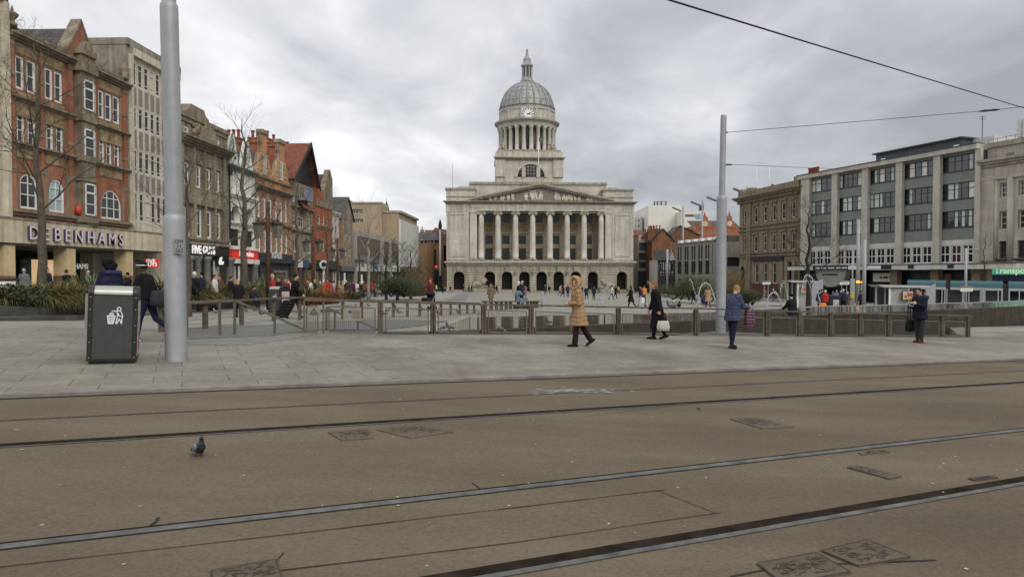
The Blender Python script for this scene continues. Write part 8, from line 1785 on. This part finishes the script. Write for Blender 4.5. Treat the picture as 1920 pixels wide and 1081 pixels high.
# things they carry
def bag(name, label, cat, p, w, d, h, mt, hm, rz=0., handle=.3, taper=.8, group=None):
    r = thing(name, label, cat, p, group=group); m = M(); ca, sa_ = cos(rz), sin(rz); T_ = lambda x, y, z: Vector((p.x+x*ca-y*sa_, p.y+x*sa_+y*ca, p.z+z)); m.T = T_
    n = 12; L_ = [(-h,.86),(-h*.97,1.),(-h*.6,1.03),(-h*.2,.93),(0,taper)]; pts = []
    for z, k in L_:
        for i in range(n): t = 2*pi*i/n; c_, s_ = cos(t), sin(t); pts.append((w/2*k*math.copysign(abs(c_)**.5, c_), d/2*k*math.copysign(abs(s_)**.6, s_), z))
    m.add(pts, [(j*n+i, j*n+(i+1)%n, (j+1)*n+(i+1)%n, (j+1)*n+i) for j in range(4) for i in range(n)]+[tuple(range(n))[::-1], tuple(range(4*n, 5*n))]); m.build('bag_body', mt, r, smooth=True)
    if handle:
        for y in (-d*.25, d*.25): m = M(T_); m.tube([(-w*.25, y, -.02), (-w*.2, y*.5, handle*.7), (0, 0, handle), (w*.2, y*.5, handle*.7), (w*.25, y, -.02)], .01, 6); m.build('handle', hm, r, smooth=True)
    return r
LEATH = cloth('black_leather', (.015,.014,.014), .2, 9, .15)
w2 = held(p2[0], p2[1]['A'][0][2]+p2[1]['A'][0][3]*.08); bag('handbag', 'cream patterned handbag in the hand of the person in the long black coat', 'handbag', w2+Vector((.1,-.06,-.22)), .36, .14, .28, cloth('cream_bag', (.48,.46,.41), .3, 18), LEATH, R(6), .25)
w3 = held(p3[0], p3[1]['A'][1][2]+p3[1]['A'][1][3]*.08); bag('shopping_bag', 'pink and navy striped bag held by the person in the quilted blue jacket', 'bag', w3+Vector((.02,-.02,-.03)), .3, .13, .44, courses('pink_stripes', (.17,.075,.105), (.19,.085,.115), (.025,.022,.04), 9, .075, .018, 0, .1, .8, .6, .5, 0), LEATH, R(20), 0)
w4 = held(p4[0], p4[1]['sh'][1]+Vector((.14,.0,-.72))); bag('shoulder_bag', 'black shoulder bag hanging beside the person in the navy parka', 'bag', w4, .34, .2, .36, LEATH, LEATH, R(30), .7)
w4 = held(p4[0], (p4[1]['A'][0][2]+p4[1]['A'][1][2])/2+Vector((0,.12,.0))); r = thing('phone', 'small white phone held up by the person in the navy parka', 'phone', w4); m = M(); m.box(w4.x-.07, w4.x+.06, w4.y-.02, w4.y-.008, w4.z-.07, w4.z+.04); m.build('case', WHITE, r); m = M(); m.box(w4.x-.06, w4.x+.05, w4.y-.0245, w4.y-.0205, w4.z-.06, w4.z+.03); m.build('screen', GL, r)
w5 = held(p5[0], p5[1]['P0']+Vector((.0,-.27,.12))); r = bag('backpack', 'dark grey rucksack slung low on the back of the person in the beanie', 'backpack', w5+Vector((0,-.05,.08)), .28, .26, .32, cloth('grey_pack', (.04,.039,.042), .3, 8), LEATH, R(10), 0, .7); m = M(); m.tube([w5+Vector((.1,-.1,-.3)), w5+Vector((.17,-.1,-.5)), w5+Vector((.2,-.1,-.62))], .014, 5); m.build('strap', LEATH, r)
w5 = held(p5[0], p5[1]['A'][0][2]+Vector((-.05,.2,.08))); bag('carrier_bag', 'olive bundle carried against the chest of the person in the beanie', 'bag', w5+Vector((0,0,.1)), .34, .22, .22, cloth('olive', (.09,.085,.05), .2, 8), LEATH, R(0), 0)
a = on(527, 597); r = thing('suitcase', 'big dark suitcase with a long pull handle tilted behind the person in black', 'suitcase', a); ti = Matrix.Rotation(R(31), 3, 'Y'); Ts = lambda x, y, z: a+Vector((0,0,.08))+ti @ Vector((x, y, z))
m = M(Ts); m.prism([(-.17,0),(.17,0),(.19,.05),(.19,.66),(.15,.7),(-.15,.7),(-.19,.66),(-.19,.05)], -.24, .24, 'y'); m.build('case', cloth('case_black', (.014,.015,.019), .2, 6, .2), r)
m = M(Ts); [m.tube([(.1,y,.7),(.1,y,1.18)], .012, 6) for y in (-.1,.1)]; m.tube([(.1,-.1,1.18),(.1,.1,1.18)], .016, 6); m.build('pull_handle', BINS, r)
for y in (-.19,.19): m = M(Ts); m.tube([(-.15,y-.03,-.02),(-.15,y+.03,-.02)], .055, 10); m.build('wheel', BLACKP, r)
m = M(Ts); m.box(-.195,-.18,-.18,.18,.1,.6); m.build('pocket', cloth('case_black', 0), r)
# --- the crowd: a few built figures, copied with their own clothes
PK = dict(vox=.034)
PROT = {
 'walk': person('x', 1.7, .05, ((.32,.12,-.1),(-.3,.25,.5)), ((-.3,.12,.25,0.),(.35,.12,.35,0.)), coat=1.15, hem=.8, hair='short', **PK),
 'walk_long': person('x', 1.66, .06, ((.28,.1,-.1),(-.3,.28,.5)), ((.3,.14,.6,.2),(-.2,.14,.4,0.)), coat=1.14, hem=.5, flare=1.15, hair='long', **PK),
 'stand': person('x', 1.72, .0, ((.05,0,0),(-.06,.02,0)), ((.1,.12,.2,0.),(.05,.12,.3,0.)), coat=1.18, hem=.82, hair='short', **PK),
 'stand_long': person('x', 1.66, .02, ((.07,0,0),(-.04,.02,0)), ((.25,.12,1.2,.4),(.2,.12,1.2,.4)), coat=1.15, hem=.55, flare=1.1, hair='bob', **PK),
 'hat': person('x', 1.72, .03, ((.2,.06,0),(-.2,.1,.2)), ((.1,.15,.4,.1),(.3,.15,.5,.1)), coat=1.2, hem=.8, hair='beanie', **PK),
 'hooded': person('x', 1.5, .0, ((.1,.02,0),(-.1,.05,.1)), ((.05,.38,.1,0.),(.05,.38,.1,0.)), coat=1.25, hem=.52, flare=1.15, hood=cloth('fur_khaki', (.22,.15,.075), .3, 20), **PK),
 'sit': person('x', 1.7, .12, ((1.35,1.35,0),(1.3,1.25,0)), ((.5,.12,.7,.2),(.55,.12,.7,.2)), (.25,0), sit=.52, coat=1.16, hem=.44, hair='short', **PK),
}
CC = {'black':(.013,.013,.015),'navy':(.022,.026,.048),'grey':(.13,.135,.145),'red':(.33,.03,.03),'burgundy':(.11,.025,.035),'orange':(.5,.21,.035),'mustard':(.42,.25,.05),'tan':(.30,.2,.12),'brown':(.11,.07,.045),'pink':(.5,.29,.29),'plum':(.06,.03,.06),'mauve':(.2,.12,.15),'white':(.55,.54,.52),'khaki':(.15,.12,.075),'blue':(.07,.12,.26),'green':(.05,.09,.06),'hiviz':(.5,.62,.06),'rust':(.28,.09,.035),'denim':(.06,.085,.15),'lilac':(.32,.27,.36)}
HC = {'dark':(.018,.013,.011),'brown':(.07,.042,.024),'blond':(.42,.29,.14),'grey':(.38,.37,.36),'red':(.19,.07,.03),'black':(.011,.010,.010),'scarlet':(.38,.035,.03),'white':(.6,.6,.58)}
used = set()
def extra(kind, label, px, py, rz, coat='black', trou='black', hair='dark', Y=None, hpx=None, sc=None, z=0., group='people in the square'):
    src = PROT[kind]; p = on(px, py) if Y is None else W(px, 513, Y)
    if Y is not None: p.z = gz(p.x, Y)
    mats = {'coat': cloth('c_'+coat, CC[coat]), 'trousers': cloth('t_'+trou, CC[trou]), 'hair': cloth('h_'+hair, HC[hair], .3, 30), 'hood': cloth('c_'+coat, CC[coat])}
    if kind not in used:
        used.add(kind); r = src[0]; r['label'] = label; r['group'] = group
        for c in r.children:
            k = c.name.split('.')[0]
            if k in mats: c.material_slots[0].link = 'OBJECT'; c.material_slots[0].material = mats[k]
    else: r = dup(src[0], label=label, group=group, mats=mats)
    r.location = (p.x, p.y, p.z+.05+z); r.rotation_euler = (0, 0, rz); s_ = sc or random.uniform(.94, 1.05); r.scale = (s_,)*3; return r, p
LFT, RGT, AWY, TWD = R(90), R(-90), 0., pi
# in front of the hall, left to right
row = [('walk','in black hurrying left by the foot of the left flagpole',844,549,RGT,'black','black','dark'),('walk','in rust brown right behind the hurrying one near the left flagpole',852.5,546.5,RGT,'rust','brown','brown'),
 ('stand','with pale cap in black, left end of the group by the first hall arch',869,547.5,AWY,'black','denim','white'),('stand','in black, second of the dark group by the first hall arch',875.5,547.2,TWD,'black','black','dark'),('stand_long','in a long navy coat in the middle of the dark group by the hall',879.5,547.4,LFT,'navy','black','dark'),('walk','in dark navy beside the red jacket before the hall',884,548,RGT,'navy','black','dark'),('walk','in a red jacket before the left half of the hall',888,547.6,RGT,'red','black','dark'),('walk','in black walking right, just right of the red jacket',896,547,RGT,'black','black','dark'),
 ('stand','in grey by the second arch of the hall',910,547.5,AWY,'grey','denim','brown'),('stand','in blue grey under the second hall arch',926,547.5,LFT,'denim','black','grey'),('walk','in black stepping out from the second hall arch',931.5,551,LFT,'black','black','dark'),('stand_long','in pale pink beside the second hall arch',936,550,TWD,'pink','white','brown'),
 ('sit','in red and white crouching before the third hall arch',957.5,546.5,LFT,'red','white','dark'),('stand_long','in mauve behind the pair with the pushchair',985,556,AWY,'mauve','brown','brown'),('stand','with an orange top left of the pushchair pair',972.5,552,TWD,'rust','brown','red'),('stand','in burgundy behind the pushchair pair',977.5,553,AWY,'burgundy','black','brown'),('walk_long','in black walking towards the fourth hall arch',992.5,550,LFT,'black','black','dark'),
 ('hat','with a pale hat in dark grey near the middle arch of the hall',1022,553,AWY,'navy','denim','white'),('walk','in dark clothes under the middle arch of the hall',1028.5,549,RGT,'black','black','dark'),('stand','in black standing right of the middle hall arch',1031,548.5,AWY,'black','denim','dark'),
 ('walk','with a pink scarf left of the camel coat',1050,554,RGT,'pink','denim','brown'),('walk_long','in black just behind the camel coat, left side',1056,557,RGT,'black','black','dark'),('walk','in burgundy with pale hat behind the camel coat',1053,549.5,LFT,'burgundy','denim','white'),('stand','in dark plum touching the left outline of the camel coat',1064.5,557,AWY,'plum','black','dark'),
 ('stand','in black behind the right shoulder of the camel coat',1092,550,LFT,'black','denim','dark'),('walk_long','with a rucksack in navy right of the camel coat',1099.5,561,AWY,'navy','black','grey'),('stand','in navy walking away, right of the camel coat',1113.5,563,AWY,'navy','navy','dark'),
 ('walk','in a striped black and white top in front of the slim water jet',1147,562.5,RGT,'white','denim','dark'),('walk','in black beside the striped top before the right hall arch',1154,561,RGT,'black','black','dark'),('walk','in a mustard jacket before the right hall arch',1160,551.5,AWY,'mustard','black','dark'),
 ('walk_long','with long dark hair and black dress striding left near the low water arc',1183,579,LFT,'black','black','black'),('walk','in plum carrying a white bag next to the orange jacket',1202,577,LFT,'plum','black','dark'),('stand','in a bright orange jacket right of the plum coat',1208,569,AWY,'orange','denim','red'),('stand','in red behind the orange jacket',1204,549.5,AWY,'red','black','dark'),('stand','in grey at the right corner of the hall',1192,547,AWY,'grey','black','dark'),
 ('stand','in grey performing beside the golden figure near the pub',1220,549,TWD,'grey','grey','grey'),('stand_long','painted gold like a statue near the pub',1231.5,548,TWD,'mustard','mustard','blond'),('stand','in black and white standing on a stand before the brick gable house',1244.5,548,TWD,'navy','black','black'),('stand','in blue sitting crowd left of the pub door',1198,546.5,LFT,'blue','denim','brown'),
 ('walk','in black left of the big fountain arc',1300,571,LFT,'black','black','dark'),('walk_long','with long red hair and tan coat under the big fountain arc',1327,577.5,AWY,'tan','burgundy','red'),
 ('stand','in black seen above the blue quilted jacket, left of it',1412,556,AWY,'black','black','dark'),('sit','in red with a guitar shape on the bench beyond the pool',1420,559,RGT,'red','denim','dark'),('stand','in black behind the one in red beyond the pool',1428,556,LFT,'black','black','dark'),('stand_long','in light khaki standing beyond the pool near the left shelter',1435,562,TWD,'khaki','denim','brown'),('hat','in black with a white hat beneath the second fountain arc',1450,566,LFT,'black','denim','white'),('stand','in burgundy near the left tram shelter',1446,556,AWY,'burgundy','black','dark'),('walk','in brown near the leg of the left tram shelter',1466,560,RGT,'brown','black','dark')]
for kd, lab, px, py, rz, co_, tr_, ha in row: extra(kd, 'person '+lab, px, py, rz+random.uniform(-.3,.3), co_, tr_, ha)
# tram stop side
for kd, lab, px, Y, rz, co_, tr_, ha in [('stand','in navy, left of the red coat by the right tram stop',1537,53,AWY,'navy','black','dark'),('walk','in a dark jacket just behind the red coat at the tram stop',1541,57,RGT,'black','black','dark'),('hat','in a red coat and pale hat at the tram stop',1548,52,AWY,'red','black','white'),('stand','in blue under the curved canopy',1563,66,LFT,'blue','navy','dark'),('stand','in grey walking under the curved canopy',1569,68,AWY,'grey','black','grey'),('stand','with grey hair in black beside the low black bin, first of the pair',1577,54,AWY,'black','black','grey'),('stand','with a white cap in navy, middle of the pair at the stop',1581.5,53,AWY,'navy','black','white'),('stand_long','in a long dark brown coat right of the white cap',1589,53,RGT,'brown','black','grey'),('walk','in plum half hidden behind the thick grey post',1614,60,RGT,'plum','black','dark'),('stand','in dark green in front of the tram windows behind the navy parka',1735,56,LFT,'green','black','brown')]: extra(kd, 'person '+lab, px, 0, rz+random.uniform(-.3,.3), co_, tr_, ha, Y=Y)
# beyond the planters along the shops
for kd, lab, px, Y, rz, co_, tr_, ha in [('stand','in a grey hooded coat by the first stone pillar at the far left',45,31,AWY,'grey','denim','grey'),('stand','with a pale collar in black before the shop entrance at left',125,31.5,AWY,'black','black','brown'),('stand','in dark blue half hidden by the big bare tree',88,30,RGT,'navy','black','dark'),('stand','in dark clothes deep in the arcade behind the blue hood',165,37,LFT,'grey','black','grey'),('stand','in black near the last stone pillar',239,33,LFT,'black','black','dark'),('hat','with white hair in black just right of the tall grey pole',364,31,RGT,'black','black','white'),('stand','with a dark cap beside the white haired one',378,33,LFT,'navy','black','dark'),('stand','in grey striped top left of the grey columns',402,34,RGT,'white','denim','brown'),('stand','in brown near the projecting sign board',412,36,LFT,'brown','black','brown'),('walk','in black passing the red shop fascia',432,37,RGT,'black','black','dark'),
 ('hat','in red left of the far litter bin',510,35,RGT,'red','black','blond'),('stand','with black hair above the far litter bin',522,36,TWD,'black','black','dark'),('stand','in a dull red jacket right of the far litter bin',535,36,TWD,'burgundy','burgundy','brown'),('stand','in pink and red beside the man with the suitcase',541,38,LFT,'pink','burgundy','brown')]: extra(kd, 'person '+lab, px, 0, rz+random.uniform(-.3,.3), co_, tr_, ha, Y=Y, z=.05)
cs = ['black','pink','burgundy','red','navy','brown','tan','white','grey','plum','rust','mustard']; hs_ = ['dark','brown','blond','grey','white','black']
shop = ['the dark navy fascia','the tiled roof building','the green shopfront','the narrow white house','the brown gabled house','the low modern store','the white finned block']
for k in range(30):
    px = 578+7.0*k+random.uniform(-2,2); Y = 44+k*1.9+random.uniform(-3,3); c_ = cs[(k*5+2) % 12]; h_ = hs_[(k*7) % 6]
    extra(['stand','walk','hat','stand_long','walk_long'][k % 5], f'person in {c_}, {h_} hair, strolling below {shop[min(6, k//5)] if k > 4 else "the tiled roofs"}', px, 0, random.choice([LFT,RGT,AWY,TWD])+random.uniform(-.4,.4), c_, random.choice(['black','denim','navy','brown']), h_, Y=Y)
for k, px in enumerate((788,794,800,806,812,818,830)): extra('stand', f'person in {"high visibility yellow" if k in (2,3,5) else "dark clothes"}, {("first","second","third","fourth","fifth","sixth","last")[k]} from the left at the street mouth beside the hall', px, 0, random.uniform(0,6), 'hiviz' if k in (2,3,5) else 'black', 'black', 'dark', Y=96+6*k)
# the few singled out in the middle ground
extra('hooded', 'person in a short brown hooded coat walking to the camera, arms held out', 920.5, 571, TWD, 'khaki', 'black', 'brown', sc=.98)
extra('stand_long', 'person with white hair in black leaning over the pushchair', 972.5, 578.5, RGT, 'black', 'denim', 'white'); extra('stand', 'person in dark navy holding the handle of the pushchair', 979, 578, LFT, 'navy', 'black', 'grey')
extra('hat', 'person in dark burgundy with a red hat bending over a dark pram', 808, 581, R(150), 'burgundy', 'black', 'scarlet', sc=1.02)
extra('stand_long', 'person with big blond curls and a black and white patterned coat seen from behind', 446, 0, AWY, 'black', 'black', 'blond', Y=27.5, sc=.92)
extra('sit', 'person in dark clothes sitting on the planter wall right of the blond curls', 474, 580.5, R(-120), 'navy', 'black', 'black', sc=.95)
extra('sit', 'person in black sitting on the pale curved wall with a white bag', 697, 557, RGT, 'black', 'black', 'white'); extra('stand', 'person in brown standing beside the pale curved wall', 703, 556.5, LFT, 'brown', 'denim', 'brown')
extra('sit', 'person in a black hat and coat sitting at the pool edge behind the railing', 1487, 0, R(20), 'black', 'black', 'black', Y=29.3, z=.1, sc=1.0)
# pushchair and pram
def pram(label, p, rz, mt, sc=1.):
    r = proto('pushchair', label, 'pushchair', 'pushchairs'); m = M(); m.prism([(-.3,.45),(.2,.4),(.42,.62),(.3,.72),(-.05,.62),(-.2,.95),(-.3,.95)], -.22, .22, 'y'); m.build('seat', mt, r)
    m = M(); m.lathe([(.26*cos(t), .26*sin(t)) for t in [pi/2*i/5 for i in range(6)]], 10, (-.12,0,.86)); m.build('canopy', mt, r, smooth=True); m = M()
    for y in (-.23,.23): m.tube([(-.5,y,1.02),(.1,y,.4),(.35,y,.12)], .015, 6); m.tube([(-.3,y,.1),(.1,y,.5)], .015, 6)
    m.tube([(-.5,-.23,1.02),(-.5,.23,1.02)], .018, 6); m.build('frame', GALV, r)
    for x in (-.3,.35):
        for y in (-.25,.25): m = M(); m.tube([(x,y-.02,.11),(x,y+.02,.11)], .11, 12); m.build('wheel', BLACKP, r)
    r.location = p; r.rotation_euler = (0,0,rz); r.scale = (sc,)*3; return r
p = on(976,580); pram('blue grey pushchair between the white haired person and the navy coat', p+Vector((0,-.3,.05)), R(15), cloth('pram_blue', (.12,.15,.19), .2, 6)); p = on(804,583); pram('dark pram in front of the person with the red hat', p+Vector((0,0,.05)), R(-120), cloth('pram_black', (.02,.02,.024)))
# ---------------------------------------------------------------- pigeons
PG = mat('pigeon_grey', (.085,.09,.098), .3, 30, .7); PGD = mat('pigeon_dark', (.022,.026,.030), .3, 30, .55, spec=.4); PGT = mat('pigeon_sheen', (.022,.036,.038), .3, 20, .4, spec=.5); PGL = mat('pigeon_pale', (.2,.21,.225), .2, 30, .7); PGR = mat('pigeon_foot', (.33,.06,.045), .2, 20, .6); PGW = mat('pigeon_white', (.6,.6,.58), .1, 20, .7)
def pigeon(label, vox=.007, pale=False):
    r = proto('pigeon', label, 'pigeon', 'pigeons'); m = M(); V = Vector
    m.ball((0,0,.135), (.062,.105,.066), 16, 12, Matrix.Rotation(.35, 3, 'X')); m.ball((0,.05,.165), (.056,.056,.062), 14, 10); limb(m, [(0,.07,.195),(0,.078,.235),(0,.085,.262)], [.043,.03,.026], 10); m.ball((0,.092,.275), (.024,.029,.025), 12, 8)
    m.tube([(0,-.06,.11),(0,-.14,.088),(0,-.20,.075)], [.045,.032,.022], 8); [limb(m, [(s_*.026,.01,.09),(s_*.028,.0,.062)], [.024,.014], 8) for s_ in (-1,1)]; m.tube([(0,.112,.273),(0,.135,.265)], [.008,.003], 6)
    me = fuse(m, vox, 3); me.materials.clear(); [me.materials.append(q) for q in ((PGL if pale else PG), (PGW if pale else PGD), (PGL if pale else PGT), EYE_)]
    for p in me.polygons:
        c = p.center; p.material_index = 3 if (abs(abs(c.x)-.023) < .006 and abs(c.y-.098) < .006 and abs(c.z-.28) < .006) else (2 if .195 < c.z < .25 else (1 if c.z >= .25 or (c.y < -.13) else 0))
        if .03 < c.y and c.z <= .195 and not pale: p.material_index = 1
    o = bpy.data.objects.new('body', me); COL.objects.link(o); o.parent = r; o.location.z = -.022; me.polygons.foreach_set('use_smooth', [True]*len(me.polygons))
    for s_ in (-1, 1):
        m = M(); m.smooth = True; m.ball((s_*.056,-.03,.142), (.016,.105,.05), 10, 8, Matrix.Rotation(.32, 3, 'X')); m.tube([(s_*.05,-.08,.125),(s_*.028,-.185,.09)], [.024,.008], 6); w = m.build('wing', PGL, r); w.location.z = -.022
        m = M(); [m.ball((s_*.066,y,z), (.008,.012,.035), 6, 5, Matrix.Rotation(-.5, 3, 'X')) for y, z in ((-.055,.128),(-.095,.112))]; m.build('wing_bar', PGD, w, smooth=True)
        m = M(); m.tube([(s_*.028,.02*s_,.05),(s_*.03,.004+.03*s_,.012)], [.006,.005], 6); [m.tube([(s_*.03,.004+.03*s_,.01),(s_*.03+.03*sin(a),.004+.03*s_+.034*cos(a),.004)], [.005,.003], 5) for a in (-.5,0,.5,pi)]; m.build('leg', PGR, r, smooth=True)
    return r
pg = pigeon('grey pigeon with a dark green neck standing alone on the tram street', .006); q = on(374, 856); pg.location = q; pg.rotation_euler = (0,0,R(222)); pg.scale = (.74,)*3
pw = pigeon('white pigeon', .009, True)
first = True
for px, py, rz, wh, lab in ((1256,578,70,0,'dark pigeon perched left on the rail between the black coat and the blue jacket'),(1264,577.5,160,1,'white pigeon perched between two dark ones on the rail'),(1273.5,577.5,175,0,'grey pigeon facing the camera on the rail right of the white one')):
    p = fl(px); z = W(px, 578.2, p.y).z+.01; src = pw if wh else pg; o = src if (wh and first) else dup(src)
    if wh: first = False
    o.location = (p.x, p.y, z); o.rotation_euler = (0,0,R(rz)); o.scale = (.9,)*3; o['label'] = lab; o['group'] = 'pigeons'
GB = [(404,590,100,1),(461,587,40,0),(477,585,200,0),(489,593,150,0),(494,590,-60,1),(619,585,80,0),(644,579,90,0),(665,580,-80,0),(690,576,60,0),(720,593,120,0),(728,586,-90,0),(744,588,30,0),(749,590,100,0),(741,582,200,0),(821,592,150,0),(858,589,60,0)]
words_ = ['white pigeon on the pale slabs left of the first thin handrail post','dark pigeon left of the sloping handrail','dark pigeon close under the sloping handrail','pigeon just left of the suitcase shadow','pale pigeon beside the suitcase','pigeon behind the warning sign gate','pigeon behind the notice board','pigeon right of the notice board on the slabs','pigeon between two posts of the long timber barrier','pigeon nearest the railing in the second mesh panel','leftmost pigeon of the three pecking in the second mesh panel','middle pigeon of the three pecking in the second mesh panel','rightmost pigeon of the three pecking in the second mesh panel','pigeon standing farther back above the pecking three','pigeon by the left pool edge','pigeon between the barrier posts at the pool corner']
for (px, py, rz, wh), lab in zip(GB, words_): p = on(px, py); o = dup(pw if wh else pg, p+Vector((0,0,.055)), R(rz), lab, 'pigeons', random.uniform(.8,1.))
for px, py, rz, wh, lab in ((842,617,90,0,'pigeon wading at the shallow near corner of the pool'),(833,618,-60,0,'second pigeon wading at the near corner of the pool'),(938,622,80,1,'white bird on the pool ledge between two railing posts'),(1029,607,90,0,'dark bird on the water seen through the mesh left of the camel coat'),(1409,613,140,1,'white bird on the gravel behind the railing right of the blue jacket')):
    p = on(px, py); d = ray(px, py); k = (WZ-EYE)/d.z; p = d*k+Vector((0,0,EYE)); o = dup(pw if wh else pg, (p.x, p.y, WZ-.0) if px < 1300 else on(px, py)+Vector((0,0,.03)), R(rz), lab, 'pigeons', .8)
# small street things on the left and at the stop
p = at(14, 25, .05); r = thing('board_sign', 'white menu board in a black frame standing by the first stone pillar', 'sign', p); m = M(); m.box(p.x-.4, p.x+.4, p.y-.04, p.y+.04, p.z, p.z+1.25); m.build('frame', BLACKP, r); m = M(); m.box(p.x-.33, p.x+.33, p.y-.046, p.y-.041, p.z+.45, p.z+1.15); m.build('poster', WHITE, r); m = M(); [m.box(p.x-.25, p.x+random.uniform(-.1,.22), p.y-.05, p.y-.0465, p.z+z, p.z+z+.03) for z in (.55,.65,.75,.85,.98)]; m.build('printed_text', PURP, r)
p = W(1564, 513, 53); p.z = gz(p.x, 53); r = thing('litter_bin', 'low black bin with a pale poster at the tram stop', 'litter bin', p); m = M(); m.box(p.x-.45, p.x+.4, p.y-.3, p.y+.3, p.z, p.z+1.25); m.build('body', BINB, r); m = M(); m.box(p.x-.5, p.x+.45, p.y-.35, p.y+.35, p.z+1.253, p.z+1.33); m.build('lid', DKGREY, r); m = M(); m.box(p.x-.2, p.x+.25, p.y-.31, p.y-.301, p.z+.2, p.z+1.0); m.build('poster', mat('faded_print2', (.4,.4,.42), .5, 6, .6), r)
p = W(1543, 513, 51); p.z = gz(p.x, 51); bag('carrier_bag', 'bright orange carrier bag beside the red coat at the tram stop', 'bag', p+Vector((0,0,.75)), .55, .3, .55, cloth('orange_bag', (.6,.19,.03)), LEATH, 0, .2)
p = on(1204.5, 577); bag('carrier_bag', 'white carrier bag hanging beside the plum coat near the bent jet', 'bag', p+Vector((-.1,-.3,.8)), .4, .2, .5, cloth('white_bag', (.6,.6,.6)), LEATH, 0, .15)
p = on(1320.5, 577); bag('shoulder_bag', 'blue bag beside the tan coat under the big fountain arc', 'bag', p+Vector((0,0,1.05)), .55, .3, .75, cloth('blue_bag', (.05,.06,.16)), LEATH, 0, .2)
